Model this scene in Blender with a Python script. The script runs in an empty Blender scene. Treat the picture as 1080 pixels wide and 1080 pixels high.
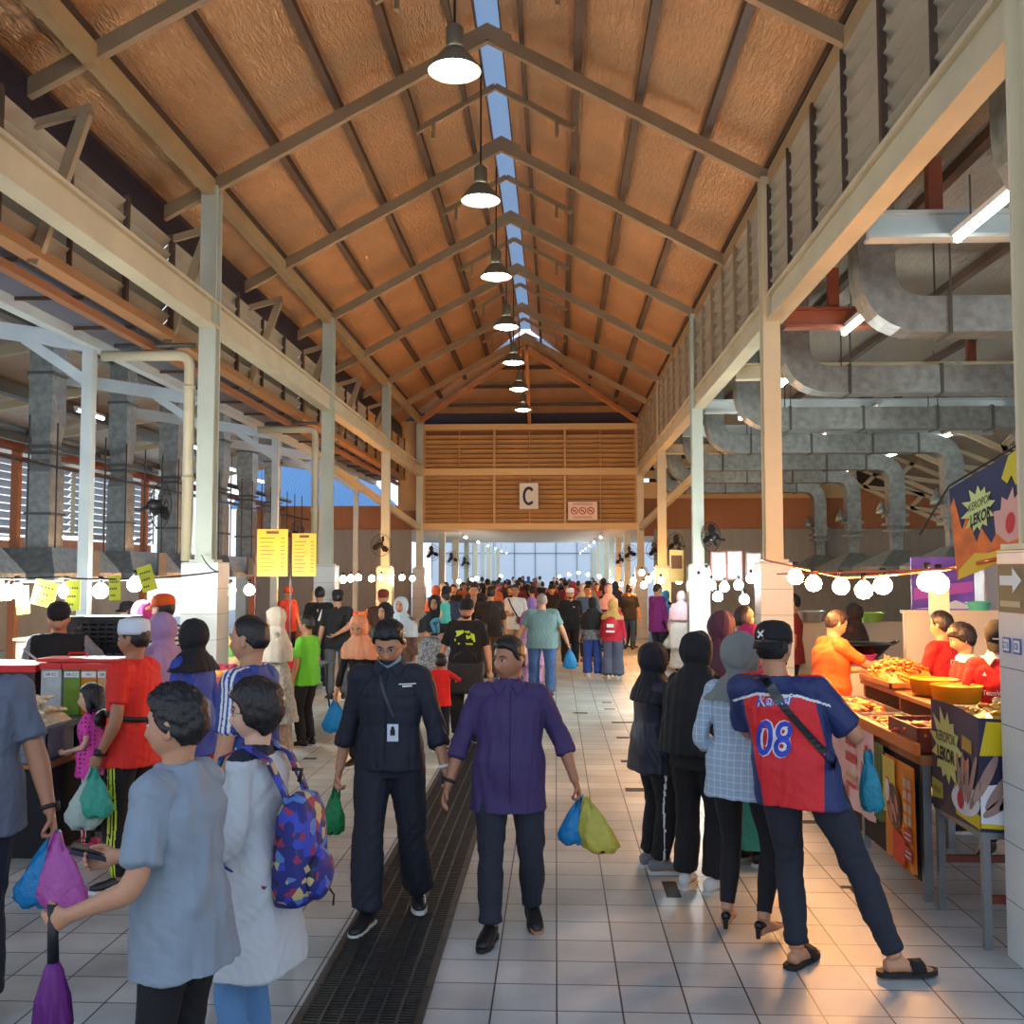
import bpy, math, random
import numpy as np
from mathutils import Vector, Matrix, Quaternion
from mathutils.bvhtree import BVHTree
PI = math.pi
SC = bpy.context.scene
COL = SC.collection
random.seed(7)

# ---------------------------------------------------------------- camera
PITCH, YAW, CAMZ, FPX = math.radians(3.34), math.radians(2.44), 2.0, 1080.0
cam_data = bpy.data.cameras.new('camera'); cam_data.sensor_width = 36; cam_data.lens = 36
cam_data.clip_start = .05; cam_data.clip_end = 400
cam = bpy.data.objects.new('camera', cam_data); COL.objects.link(cam)
cam.location = (0, 0, CAMZ); cam.rotation_euler = (PI/2+PITCH, 0, YAW)
SC.camera = cam
_R = cam.rotation_euler.to_matrix()
def ray(px, py): return _R @ Vector(((px-540)/FPX, (540-py)/FPX, -1))
def atY(px, py, Y):
    d = ray(px, py); t = Y/d.y; return Vector((d.x*t, Y, CAMZ+d.z*t))
def fl(px, py, z=0):
    d = ray(px, py); t = (z-CAMZ)/d.z; return Vector((d.x*t, d.y*t, z))

# ---------------------------------------------------------------- materials
def lin(c):
    return tuple((x/12.92 if x <= .04045 else ((x+.055)/1.055)**2.4) for x in c)
def C8(r, g, b): return lin((r/255, g/255, b/255))
_M = {}
def mat(name, col, rough=.6, metal=0., bump=None, var=None, emit=None, trans=0., alpha=None, sheen=0, coat=0, spec=.5):
    """bump: (kind, scale, strength[, (sx,sy,sz)]); var: (scale, amount[, (sx,sy,sz)]) ; colours are linear"""
    if name in _M: return _M[name]
    m = bpy.data.materials.new(name); m.use_nodes = True
    nt = m.node_tree; nt.nodes.clear(); N = nt.nodes.new; L = nt.links.new
    out = N('ShaderNodeOutputMaterial'); p = N('ShaderNodeBsdfPrincipled')
    p.inputs['Base Color'].default_value = (*col, 1); p.inputs['Roughness'].default_value = rough
    p.inputs['Metallic'].default_value = metal; p.inputs['Specular IOR Level'].default_value = spec
    if sheen: p.inputs['Sheen Weight'].default_value = sheen
    if coat: p.inputs['Coat Weight'].default_value = coat
    if emit:
        p.inputs['Emission Color'].default_value = (*emit[0], 1); p.inputs['Emission Strength'].default_value = emit[1]
    tc = None
    def coords(sc3):
        nonlocal tc
        if tc is None: tc = N('ShaderNodeTexCoord')
        mp = N('ShaderNodeMapping'); mp.inputs['Scale'].default_value = sc3
        L(tc.outputs['Object'], mp.inputs['Vector']); return mp.outputs['Vector']
    if var:
        n = N('ShaderNodeTexNoise'); n.inputs['Scale'].default_value = var[0]; n.inputs['Detail'].default_value = 4
        L(coords(var[2] if len(var) > 2 else (1, 1, 1)), n.inputs['Vector'])
        mr = N('ShaderNodeMapRange'); mr.inputs['From Min'].default_value = .3; mr.inputs['From Max'].default_value = .7
        mr.inputs['To Min'].default_value = 1-var[1]; mr.inputs['To Max'].default_value = 1+var[1]*.6
        L(n.outputs['Fac'], mr.inputs['Value'])
        vm = N('ShaderNodeVectorMath'); vm.operation = 'SCALE'; vm.inputs[0].default_value = col
        L(mr.outputs['Result'], vm.inputs['Scale']); L(vm.outputs['Vector'], p.inputs['Base Color'])
    if bump:
        kind, sc_, st = bump[:3]
        v = coords(bump[3] if len(bump) > 3 else (1, 1, 1))
        if kind == 'noise':
            n = N('ShaderNodeTexNoise'); n.inputs['Scale'].default_value = sc_; n.inputs['Detail'].default_value = 5
        elif kind == 'wave':
            n = N('ShaderNodeTexWave'); n.inputs['Scale'].default_value = sc_; n.inputs['Distortion'].default_value = 1.5
            n.inputs['Detail'].default_value = 2
        else:
            n = N('ShaderNodeTexVoronoi'); n.inputs['Scale'].default_value = sc_
        L(v, n.inputs['Vector'])
        b = N('ShaderNodeBump'); b.inputs['Strength'].default_value = st; b.inputs['Distance'].default_value = .02
        L(n.outputs['Fac' if 'Fac' in n.outputs else 'Distance'], b.inputs['Height']); L(b.outputs['Normal'], p.inputs['Normal'])
    sh = p.outputs['BSDF']
    if trans:
        t = N('ShaderNodeBsdfTranslucent'); t.inputs['Color'].default_value = (*col, 1)
        mx = N('ShaderNodeMixShader'); mx.inputs['Fac'].default_value = trans
        L(sh, mx.inputs[1]); L(t.outputs['BSDF'], mx.inputs[2]); sh = mx.outputs['Shader']
    if alpha is not None:
        t = N('ShaderNodeBsdfTransparent'); mx = N('ShaderNodeMixShader'); mx.inputs['Fac'].default_value = alpha
        L(t.outputs['BSDF'], mx.inputs[1]); L(sh, mx.inputs[2]); sh = mx.outputs['Shader']
    L(sh, out.inputs['Surface'])
    _M[name] = m; return m

# ---------------------------------------------------------------- mesh builder
class MB:
    def __init__(s): s.v = []; s.f = []; s.mi = []; s.m = 0
    def add(s, vs, fs):
        o = len(s.v); s.v += [tuple(v) for v in vs]
        for f in fs: s.f.append([i+o for i in f]); s.mi.append(s.m)
        return s
    def box(s, c, d, rot=None):
        hx, hy, hz = d[0]/2, d[1]/2, d[2]/2
        vs = [Vector((x, y, z)) for x in (-hx, hx) for y in (-hy, hy) for z in (-hz, hz)]
        if rot is not None:
            R = rot if isinstance(rot, (Matrix, Quaternion)) else Matrix.Rotation(rot, 3, 'Z')
            vs = [R @ v for v in vs]
        c = Vector(c); vs = [v+c for v in vs]
        return s.add(vs, [(0, 1, 3, 2), (4, 6, 7, 5), (0, 4, 5, 1), (2, 3, 7, 6), (0, 2, 6, 4), (1, 5, 7, 3)])
    def bb(s, a, b):   # box from two corners
        return s.box([(a[i]+b[i])/2 for i in range(3)], [abs(b[i]-a[i]) for i in range(3)])
    def bar(s, p, q, w, h, side=None):
        p, q = Vector(p), Vector(q); t = (q-p).normalized()
        sd = Vector(side) if side else (Vector((0, 0, 1)) if abs(t.z) < .9 else Vector((0, 1, 0))).cross(t)
        sd.normalize(); n = t.cross(sd).normalized(); sd = n.cross(t)
        vs = [b+sd*x*w/2+n*y*h/2 for b in (p, q) for x, y in ((-1, -1), (1, -1), (1, 1), (-1, 1))]
        return s.add(vs, [(3, 2, 1, 0), (4, 5, 6, 7), (0, 1, 5, 4), (1, 2, 6, 5), (2, 3, 7, 6), (3, 0, 4, 7)])
    def sweep(s, pts, prof, side, closed=True, cap=True, scales=None):
        """prof: list of (u along side, w along normal)."""
        pts = [Vector(p) for p in pts]; side = Vector(side).normalized(); n = len(prof); rings = []
        for i, p in enumerate(pts):
            t = (pts[min(i+1, len(pts)-1)]-pts[max(i-1, 0)]).normalized()
            sd = (side - t*side.dot(t)).normalized(); nn = sd.cross(t)
            k = scales[i] if scales else 1
            rings.append([p+sd*u*k+nn*w*k for u, w in prof])
        vs = [v for r in rings for v in r]; fs = []
        for i in range(len(pts)-1):
            for j in range(n if closed else n-1):
                a, b = i*n+j, i*n+(j+1) % n; fs.append((a, b, b+n, a+n))
        if cap and closed: fs += [tuple(range(n))[::-1], tuple(range(len(vs)-n, len(vs)))]
        return s.add(vs, fs)
    def tube(s, pts, r, seg=8, cap=True):
        pts = [Vector(p) for p in pts]
        if not isinstance(r, (list, tuple)): r = [r]*len(pts)
        t0 = (pts[1]-pts[0]).normalized()
        sd = t0.orthogonal().normalized(); rings = []
        for i, p in enumerate(pts):
            t = (pts[min(i+1, len(pts)-1)]-pts[max(i-1, 0)]).normalized()
            sd = (sd-t*sd.dot(t)).normalized(); nn = t.cross(sd)
            rings.append([p+(sd*math.cos(a)+nn*math.sin(a))*r[i] for a in (2*PI*k/seg for k in range(seg))])
        vs = [v for q in rings for v in q]; fs = []
        for i in range(len(pts)-1):
            for j in range(seg):
                a, b = i*seg+j, i*seg+(j+1) % seg; fs.append((a, b, b+seg, a+seg))
        if cap: fs += [tuple(range(seg))[::-1], tuple(range(len(vs)-seg, len(vs)))]
        return s.add(vs, fs)
    def lathe(s, c, prof, seg=20, axis=None, cap=True):
        """prof: (r, z) list, around local z through c"""
        c = Vector(c); Q = Vector((0, 0, 1)).rotation_difference(Vector(axis)) if axis else Quaternion()
        vs = []; n = len(prof)
        for r, z in prof:
            for k in range(seg):
                a = 2*PI*k/seg; vs.append(c+Q @ Vector((r*math.cos(a), r*math.sin(a), z)))
        fs = []
        for i in range(n-1):
            for j in range(seg):
                a, b = i*seg+j, i*seg+(j+1) % seg; fs.append((a, b, b+seg, a+seg))
        if cap: fs += [tuple(range(seg))[::-1], tuple(range(len(vs)-seg, len(vs)))]
        return s.add(vs, fs)
    def ball(s, c, r, seg=12, rings=8, rot=None):
        rx, ry, rz = r if isinstance(r, (list, tuple)) else (r, r, r); c = Vector(c)
        vs = []; 
        for i in range(1, rings):
            th = PI*i/rings
            for k in range(seg):
                a = 2*PI*k/seg; v = Vector((rx*math.sin(th)*math.cos(a), ry*math.sin(th)*math.sin(a), rz*math.cos(th)))
                vs.append(c+(rot @ v if rot is not None else v))
        tp = Vector((0, 0, rz)); vs.append(c+(rot @ tp if rot is not None else tp)); vs.append(c-(rot @ tp if rot is not None else tp))
        T, B = len(vs)-2, len(vs)-1; fs = []
        for i in range(rings-2):
            for k in range(seg):
                a, b = i*seg+k, i*seg+(k+1) % seg; fs.append((a, a+seg, b+seg, b))
        for k in range(seg):
            fs.append((T, k, (k+1) % seg)); o = (rings-2)*seg; fs.append((B, o+(k+1) % seg, o+k))
        return s.add(vs, fs)
    def plate(s, poly, th, fn):
        """flat polygon (2D) thickened; fn maps (u,v,w)->3D"""
        n = len(poly); vs = [fn(u, v, 0) for u, v in poly]+[fn(u, v, th) for u, v in poly]
        fs = [tuple(range(n))[::-1], tuple(range(n, 2*n))]+[(i, (i+1) % n, (i+1) % n+n, i+n) for i in range(n)]
        return s.add(vs, fs)
    def mesh(s, name, mats, smooth=False, off=None):
        me = bpy.data.meshes.new(name)
        vs = s.v if off is None else [(v[0]-off[0], v[1]-off[1], v[2]-off[2]) for v in s.v]
        me.from_pydata(vs, [], s.f)
        for m in (mats if isinstance(mats, (list, tuple)) else [mats]): me.materials.append(m)
        me.polygons.foreach_set('material_index', s.mi)
        if smooth: me.polygons.foreach_set('use_smooth', [True]*len(s.f))
        me.update(); return me
    def build(s, name, mats, parent=None, smooth=False, local=False):
        off = parent.matrix_world.translation if (parent is not None and not local) else None
        o = bpy.data.objects.new(name, s.mesh(name, mats, smooth, off)); COL.objects.link(o)
        if parent is not None: o.parent = parent
        return o
def sharp(o, ang=40):
    me = o.data
    me.polygons.foreach_set('use_smooth', [True]*len(me.polygons))
    try: me.set_sharp_from_angle(angle=math.radians(ang))
    except Exception: pass
    return o
def tag(o, label=None, cat=None, group=None, kind=None):
    if label: o['label'] = label
    if cat: o['category'] = cat
    if group: o['group'] = group
    if kind: o['kind'] = kind
    return o
def thing(name, label, cat, loc=(0, 0, 0), group=None):
    o = bpy.data.objects.new(name, None); COL.objects.link(o); o.location = loc; o.empty_display_size = .1
    o.matrix_world = Matrix.Translation(Vector(loc))
    return tag(o, label, cat, group)
def struct(o, label=None): return tag(o, label, None, None, 'structure')
def dup(r, loc, rotz=None, label=None, group=None, scale=None):
    c = r.copy(); COL.objects.link(c); c.location = loc
    if rotz is not None: c.rotation_euler = (0, 0, rotz)
    if scale: c.scale = (scale,)*3
    if label: c['label'] = label
    if group: c['group'] = group
    for ch in r.children:
        d = ch.copy(); COL.objects.link(d); d.parent = c
        for g in ch.children:
            e = g.copy(); COL.objects.link(e); e.parent = d
    return c
_txt = {}
def text_mb(s, size=1., bold=0., th=.001, sx=1., shear=0.):
    """returns verts (u,v,w), faces of a text centred at 0 with cap height ~ size"""
    key = (s, bold)
    if key not in _txt:
        cu = bpy.data.curves.new('t', 'FONT'); cu.body = s; cu.align_x = 'CENTER'; cu.align_y = 'CENTER'
        cu.size = 1; cu.offset = bold; cu.resolution_u = 3
        o = bpy.data.objects.new('t', cu); COL.objects.link(o)
        me = bpy.data.meshes.new_from_object(o.evaluated_get(bpy.context.evaluated_depsgraph_get()))
        vs = [tuple(v.co) for v in me.vertices]; fs = [tuple(p.vertices) for p in me.polygons]
        bpy.data.objects.remove(o); bpy.data.curves.remove(cu); bpy.data.meshes.remove(me)
        x0, x1 = min(v[0] for v in vs), max(v[0] for v in vs); y0, y1 = min(v[1] for v in vs), max(v[1] for v in vs)
        h = (y1-y0) or 1
        _txt[key] = ([((v[0]-(x0+x1)/2)/h, (v[1]-(y0+y1)/2)/h) for v in vs], fs)
    vs, fs = _txt[key]
    return [(v[0]*size*sx+v[1]*size*shear, v[1]*size, th) for v in vs], fs
def text_on(mb, s, fn, size, u=0, v=0, bold=.02, sx=1., th=.002, shear=0.):
    vs, fs = text_mb(s, size, bold, th, sx, shear)
    mb.add([fn(a+u, b+v, w) for a, b, w in vs], fs)
def arc_path(pts, r, n=6):
    """round the inner corners of a path"""
    pts = [Vector(p) for p in pts]; out = [pts[0]]
    for i in range(1, len(pts)-1):
        a = (pts[i-1]-pts[i]).normalized(); b = (pts[i+1]-pts[i]).normalized()
        p0, p1 = pts[i]+a*r, pts[i]+b*r
        for k in range(n+1):
            t = k/n; out.append(p0*(1-t)**2+pts[i]*2*t*(1-t)+p1*t*t)
    return out+[pts[-1]]
# ================================================================ materials of the hall
XL, XR, XM = -4.2, 2.6, -.82
cream = mat('cream_paint', C8(216, 205, 172), .45, var=(1.2, .12))
pale = mat('pale_green_paint', C8(205, 212, 196), .45, var=(1.5, .1))
tan = mat('tan_rafter_paint', C8(165, 140, 108), .5, var=(2, .15))
darkst = mat('dark_purlin_steel', C8(82, 64, 52), .55, var=(3, .2))
rust = mat('red_oxide_steel', C8(150, 82, 56), .6, var=(3, .25))
slatm = mat('louvre_sheet', C8(178, 168, 146), .5, var=(1.5, .15))
slatwarm = mat('louvre_timber_paint', C8(205, 165, 112), .5, var=(2, .12))
galv = mat('galvanised_sheet', C8(150, 158, 156), .42, .55, var=(9, .28), bump=('noise', 30, .1))
galvd = mat('galvanised_band', C8(95, 98, 96), .5, .4)
black = mat('black_plastic', C8(22, 22, 24), .45)
whitep = mat('white_paint', C8(232, 234, 230), .5)

def foil(name, col, metal, scale):
    m = mat(name, col, .38, metal)
    nt = m.node_tree; N = nt.nodes.new; L = nt.links.new
    p = [n for n in nt.nodes if n.type == 'BSDF_PRINCIPLED'][0]
    tc = N('ShaderNodeTexCoord'); mp = N('ShaderNodeMapping'); mp.inputs['Scale'].default_value = scale
    L(tc.outputs['Object'], mp.inputs['Vector'])
    n = N('ShaderNodeTexNoise'); n.inputs['Scale'].default_value = 1; n.inputs['Detail'].default_value = 4; n.inputs['Distortion'].default_value = 1.2
    L(mp.outputs['Vector'], n.inputs['Vector'])
    mp2 = N('ShaderNodeMapping'); mp2.inputs['Scale'].default_value = (1.1, .9, 1.1); L(tc.outputs['Object'], mp2.inputs['Vector'])
    n2 = N('ShaderNodeTexNoise'); n2.inputs['Scale'].default_value = 1; L(mp2.outputs['Vector'], n2.inputs['Vector'])
    # sheet laps every 0.6 m across the slope
    sx = N('ShaderNodeSeparateXYZ'); L(tc.outputs['Object'], sx.inputs['Vector'])
    md = N('ShaderNodeMath'); md.operation = 'PINGPONG'; md.inputs[1].default_value = .54; L(sx.outputs['Y'], md.inputs[0])
    lt = N('ShaderNodeMath'); lt.operation = 'LESS_THAN'; lt.inputs[1].default_value = .03; L(md.outputs[0], lt.inputs[0])
    ad = N('ShaderNodeMath'); ad.operation = 'MULTIPLY_ADD'; ad.inputs[1].default_value = .5; L(lt.outputs[0], ad.inputs[0]); L(n.outputs['Fac'], ad.inputs[2])
    b = N('ShaderNodeBump'); b.inputs['Strength'].default_value = 1.; b.inputs['Distance'].default_value = .06
    L(ad.outputs[0], b.inputs['Height']); L(b.outputs['Normal'], p.inputs['Normal'])
    mr = N('ShaderNodeMapRange'); mr.inputs['To Min'].default_value = .72; mr.inputs['To Max'].default_value = 1.15
    L(n2.outputs['Fac'], mr.inputs['Value'])
    vm = N('ShaderNodeVectorMath'); vm.operation = 'SCALE'; vm.inputs[0].default_value = col
    L(mr.outputs['Result'], vm.inputs['Scale']); L(vm.outputs['Vector'], p.inputs['Base Color'])
    return m
foil_m = foil('warm_light_roof_foil', C8(238, 192, 146), .72, (30, 6, 30))  # silver foil; the stalls' warm light on it is put into this colour
foil_s = foil('silver_roof_foil', C8(170, 168, 158), .6, (28, 6, 28))

def tile_mat():
    m = mat('floor_tiles', C8(205, 208, 202), .3)
    nt = m.node_tree; N = nt.nodes.new; L = nt.links.new
    p = [n for n in nt.nodes if n.type == 'BSDF_PRINCIPLED'][0]
    tc = N('ShaderNodeTexCoord')
    br = N('ShaderNodeTexBrick'); br.offset = 0; br.squash = 1
    for k, v in (('Scale', 1), ('Mortar Size', .0045), ('Mortar Smooth', .1), ('Bias', 0), ('Brick Width', .3), ('Row Height', .3)): br.inputs[k].default_value = v
    br.inputs['Color1'].default_value = (*C8(206, 209, 204), 1); br.inputs['Color2'].default_value = (*C8(184, 189, 184), 1); br.inputs['Mortar'].default_value = (*C8(62, 62, 58), 1)
    L(tc.outputs['Object'], br.inputs['Vector'])
    n = N('ShaderNodeTexNoise'); n.inputs['Scale'].default_value = 1.3; n.inputs['Detail'].default_value = 7; L(tc.outputs['Object'], n.inputs['Vector'])
    mr = N('ShaderNodeMapRange'); mr.inputs['From Min'].default_value = .35; mr.inputs['From Max'].default_value = .7; mr.inputs['To Min'].default_value = .62; mr.inputs['To Max'].default_value = 1.05
    L(n.outputs['Fac'], mr.inputs['Value'])
    vm = N('ShaderNodeVectorMath'); vm.operation = 'SCALE'; L(br.outputs['Color'], vm.inputs[0]); L(mr.outputs['Result'], vm.inputs['Scale'])
    L(vm.outputs['Vector'], p.inputs['Base Color'])
    r2 = N('ShaderNodeMapRange'); r2.inputs['To Min'].default_value = .3; r2.inputs['To Max'].default_value = .6; L(n.outputs['Fac'], r2.inputs['Value']); L(r2.outputs['Result'], p.inputs['Roughness'])
    b = N('ShaderNodeBump'); b.inputs['Strength'].default_value = .25; b.inputs['Distance'].default_value = .004; b.invert = True
    L(br.outputs['Fac'], b.inputs['Height']); L(b.outputs['Normal'], p.inputs['Normal'])
    return m
tiles_m = tile_mat()
def pillar_tile_mat():
    m = mat('pillar_tiles', C8(214, 218, 214), .25)
    nt = m.node_tree; N = nt.nodes.new; L = nt.links.new
    p = [n for n in nt.nodes if n.type == 'BSDF_PRINCIPLED'][0]
    tc = N('ShaderNodeTexCoord'); sx = N('ShaderNodeSeparateXYZ'); L(tc.outputs['Object'], sx.inputs['Vector'])
    md = N('ShaderNodeMath'); md.operation = 'PINGPONG'; md.inputs[1].default_value = .15; L(sx.outputs['Z'], md.inputs[0])
    lt = N('ShaderNodeMath'); lt.operation = 'LESS_THAN'; lt.inputs[1].default_value = .0025; L(md.outputs[0], lt.inputs[0])
    mx = N('ShaderNodeMix'); mx.data_type = 'RGBA'; mx.inputs[6].default_value = (*C8(214, 218, 214), 1); mx.inputs[7].default_value = (*C8(120, 122, 120), 1)
    L(lt.outputs[0], mx.inputs[0]); L(mx.outputs[2], p.inputs['Base Color'])
    return m
ptile = pillar_tile_mat()

# ================================================================ floor
mb = MB(); mb.bb((-17, -8, -.1), (17, 80, 0))
floor = struct(mb.build('floor', tiles_m), 'grey square tiled floor of the market hall')
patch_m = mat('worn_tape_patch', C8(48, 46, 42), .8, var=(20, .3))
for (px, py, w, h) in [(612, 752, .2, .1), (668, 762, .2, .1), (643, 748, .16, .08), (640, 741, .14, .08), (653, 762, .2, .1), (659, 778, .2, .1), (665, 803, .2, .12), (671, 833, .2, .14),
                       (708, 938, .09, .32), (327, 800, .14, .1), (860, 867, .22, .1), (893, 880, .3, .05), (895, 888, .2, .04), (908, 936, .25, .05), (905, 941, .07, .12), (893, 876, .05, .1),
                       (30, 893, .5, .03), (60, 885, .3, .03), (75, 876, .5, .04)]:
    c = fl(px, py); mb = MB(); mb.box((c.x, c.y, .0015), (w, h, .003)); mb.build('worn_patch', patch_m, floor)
# drain gratings
grate_m = mat('drain_steel', C8(60, 62, 62), .5, .5, var=(14, .35))
pit_m = mat('drain_pit', C8(26, 26, 26), .9)
g0 = thing('drain_grate', 'dark steel slotted drain cover set in the floor down the middle of the walkway', 'drain cover', (-.88, 2.0, 0), 'drain covers along the walkway')
mb = MB(); mb.box((0, .5, .002), (.54, 1.0, .004)); mb.build('pit', pit_m, g0, local=True)
mb = MB()
for k in range(7): mb.box((-.255+.085*k, .5, .011), (.014, .985, .014))
for k in range(34): mb.box((0, .015+k*.0294, .009), (.52, .012, .012))
mb.build('grid', grate_m, g0, local=True)
for sx_ in (-1, 1): mb = MB(); mb.box((sx_*.27, .5, .01), (.03, .995, .02)); mb.build('border', grate_m, g0, local=True)
for k in range(1, 16): dup(g0, (-.88, 2.0+k, 0))

# ================================================================ nave roof
def roofz(x, top=8.55, sl=.545): return top-abs(x-XM)*sl
Y0, YH, YE = 3.0, 28.4, 31.65
for nm, x0, x1 in (('ceiling', XM-.16, -5.05), ('ceiling', XM+.16, XR+.25)):
    mb = MB(); z0, z1 = roofz(x0)+.28, roofz(x1)+.28
    ye0, ye1 = YH, YE+.6
    # slope polygon incl. hip cut
    n = 5
    a = [(x0, Y0, z0), (x1, Y0, z1), (x1, YE+.3, z1), (x0, YH, z0)]
    vs = [Vector(p) for p in a]+[Vector(p)+Vector((0, 0, .05)) for p in a]
    fs = [(0, 1, 2, 3), (7, 6, 5, 4), (0, 4, 5, 1), (1, 5, 6, 2), (2, 6, 7, 3), (3, 7, 4, 0)]
    mb.add(vs, fs); struct(mb.build(nm, foil_m), 'crinkled foil underside of one nave roof slope')
mb = MB()   # hip end
zt = roofz(XM+.16)+.28; zb = roofz(XR+.25)+.28
zt = roofz(XM)+.28; hz = lambda y: zt+(zb-zt)*(y-YH)/(YE+.35-YH)
a = [(XM, YH+.38), (XM+1.05, YH+1.0), (XR+.32, YE+.4), (-5.2, YE+.4), (XM-1.05, YH+.9)]
vs = [Vector((x, y, hz(y))) for x, y in a]+[Vector((x, y+.02, hz(y)+.05)) for x, y in a]
mb.add(vs, [(0, 1, 2, 3, 4), (9, 8, 7, 6, 5)]+[(i, i+5, (i+1) % 5+5, (i+1) % 5) for i in range(5)])
struct(mb.build('ceiling', foil_m), 'foil underside of the hipped roof end')
# purlins
for sgn in (-1, 1):
    offs = [.42, 1.1, 1.85, 2.65, 3.42] + ([4.05] if sgn < 0 else [])
    for d in offs:
        x = XM+sgn*d; mb = MB(); yend = YH+ .9*(d) if d < 3.6 else YE
        mb.bar((x, Y0, roofz(x)+.2), (x, min(yend, YE+.2), roofz(x)+.2), .1 if d > .5 else .06, .1); struct(mb.build('purlin', darkst), 'dark steel purlin under the roof foil')
mb = MB()
for sgn in (-1, 1): mb.bar((XM+sgn*.17, Y0, roofz(XM)+.24), (XM+sgn*.17, YH, roofz(XM)+.24), .05, .1)
struct(mb.build('trim_1', darkst), 'steel edge of the ridge skylight')
gl = mat('skylight_sheet', C8(205, 215, 222), .3, trans=.9)
mb = MB(); mb.box((XM, (Y0+YH)/2+.2, roofz(XM)+.36), (.42, YH-Y0+.4, .02)); struct(mb.build('window_1', gl), 'long blue skylight along the ridge')
for sgn in (-1, 1):
    mb = MB(); x1 = XM+sgn*.95
    a = [(XM, YH-.05, roofz(XM)+.30), (x1, YH-.05, roofz(x1)+.26), (x1, YH+.28, roofz(x1)+.22), (XM, YH+.28, roofz(XM)+.26)]
    vs = [Vector(p) for p in a]+[Vector(p)+Vector((0, 0, -.02)) for p in a]
# rafters
yr = [5.65+3.25*k for k in range(8)]
for y in yr:
    for sgn, xe in ((-1, -4.9), (1, XR)):
        mb = MB(); mb.bar((XM, y, roofz(XM)), (xe, y, roofz(xe)), .09, .15, side=(0, 1, 0))
        struct(mb.build('rafter', tan), 'tan steel rafter')
    mb = MB(); mb.plate([(-.32, -.23), (-.3, -.02), (0, .14), (.3, -.02), (.32, -.23), (0, -.06)], .11, lambda u, v, w: (XM+u, y-.055+w, roofz(XM)+v)); struct(mb.build('trim_2', tan), 'ridge bracket')
for y in yr[1:]:
    yy = y+1.6
    if yy > YH: continue
    for sgn in (-1, 1):
        mb = MB(); x1 = XM+sgn*1.1
        mb.bar((XM, yy, roofz(XM)+.14), (x1, yy, roofz(x1)+.12), .06, .08, side=(0, 1, 0))
        mb.bar((XM+sgn*.85, yy, roofz(XM+.85)+.12), (XM+sgn*.85, yy-.05, roofz(XM+.85)-.15), .05, .05)
        struct(mb.build('skylight_strut', tan), 'short strut under the skylight')
# hip rafters and the hip end framing
hipm = mat('orange_timber_paint', C8(205, 140, 88), .5, var=(2, .1))
apx = (XM, YH+.6, roofz(XM)-.15)
for xe in (XL-.1, XR-.05):
    mb = MB(); mb.bar(apx, (xe, YE-.15, 6.62), .1, .14); struct(mb.build('hip_rafter', hipm), 'hip rafter to the corner of the end wall')
mb = MB(); mb.bar((apx[0], apx[1], apx[2]-.05), (XM+.02, YE-.1, 6.6), .1, .12, side=(1, 0, 0)); struct(mb.build('hip_rafter', hipm), 'middle rafter of the hipped end')
for t in (.3, .55, .8):
    mb = MB(); z = apx[2]*(1-t)+6.62*t+.12; y = apx[1]*(1-t)+(YE-.15)*t; w = 3.4*t
    mb.bar((XM-w, y, z), (XM+w, y, z), .07, .1); struct(mb.build('purlin', darkst), 'cross purlin of the hipped end')
for sgn in (-1, 1):     # pale blue light strips where the roof opens over the hip
    mb = MB(); x1 = XM+sgn*1.05
    mb.bar((XM, YH+.42, hz(YH+.42)+.12), (x1, YH+1.0, hz(YH+1.0)+.12), .5, .01, side=(0, 1, 0))
    struct(mb.build('window_2', gl), 'blue skylight strip over the hipped end')
# eave beams (longitudinal, tan)
for x in (XL, XR):
    mb = MB(); mb.bar((x, Y0, 6.68), (x, YE, 6.68), .12, .2); struct(mb.build('eave_beam', mat('eave_paint', C8(196, 166, 120), .5, var=(1.5, .1))), 'tan eave beam along the nave')
# ================================================================ columns
cols = [(XL, 12.15), (XL, 18.65), (XL, 25.15), (XL, 31.5), (2.56, 5.36), (2.55, 12.15), (2.57, 18.65), (2.6, 25.15), (2.6, 31.5)]
for i, (x, y) in enumerate(cols):
    m = cream if (x, y) != (XR, 18.65) and x != XL and y != 18.65 else pale
    mb = MB(); w = .2 if y > 6 else .26
    mb.box((x, y-w*.42, 4.4), (w, .035, 4.6)); mb.box((x, y+w*.42, 4.4), (w, .035, 4.6)); mb.box((x, y, 4.4), (w*.55, w*.8, 4.58))
    mb.box((x, y, 2.13), (w*1.5, w*1.5, .03))
    struct(mb.build('column', m), 'painted steel column of the nave')
    mb = MB(); b = (.42 if y < 6 else .37) if x > 0 else (.44 if y < 13 else .38); mb.box((x, y, 1.055), (b, b, 2.11)); struct(mb.build('column', ptile), 'tiled pillar base under a steel column')
# near columns beyond the frame carry the same roof
# big longitudinal beams between columns
for x in (XL, XR):
    mb = MB(); z = 5.12; w = .2
    mb.bb((x-w/2, Y0 if x > 0 else 3, z+.13), (x+w/2, YE, z+.17)); mb.bb((x-w/2, Y0, z-.17), (x+w/2, YE, z-.13)); mb.bb((x-.05, Y0, z-.15), (x+.05, YE, z+.15))
    struct(mb.build('long_beam', cream), 'cream steel beam along the column row')

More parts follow.
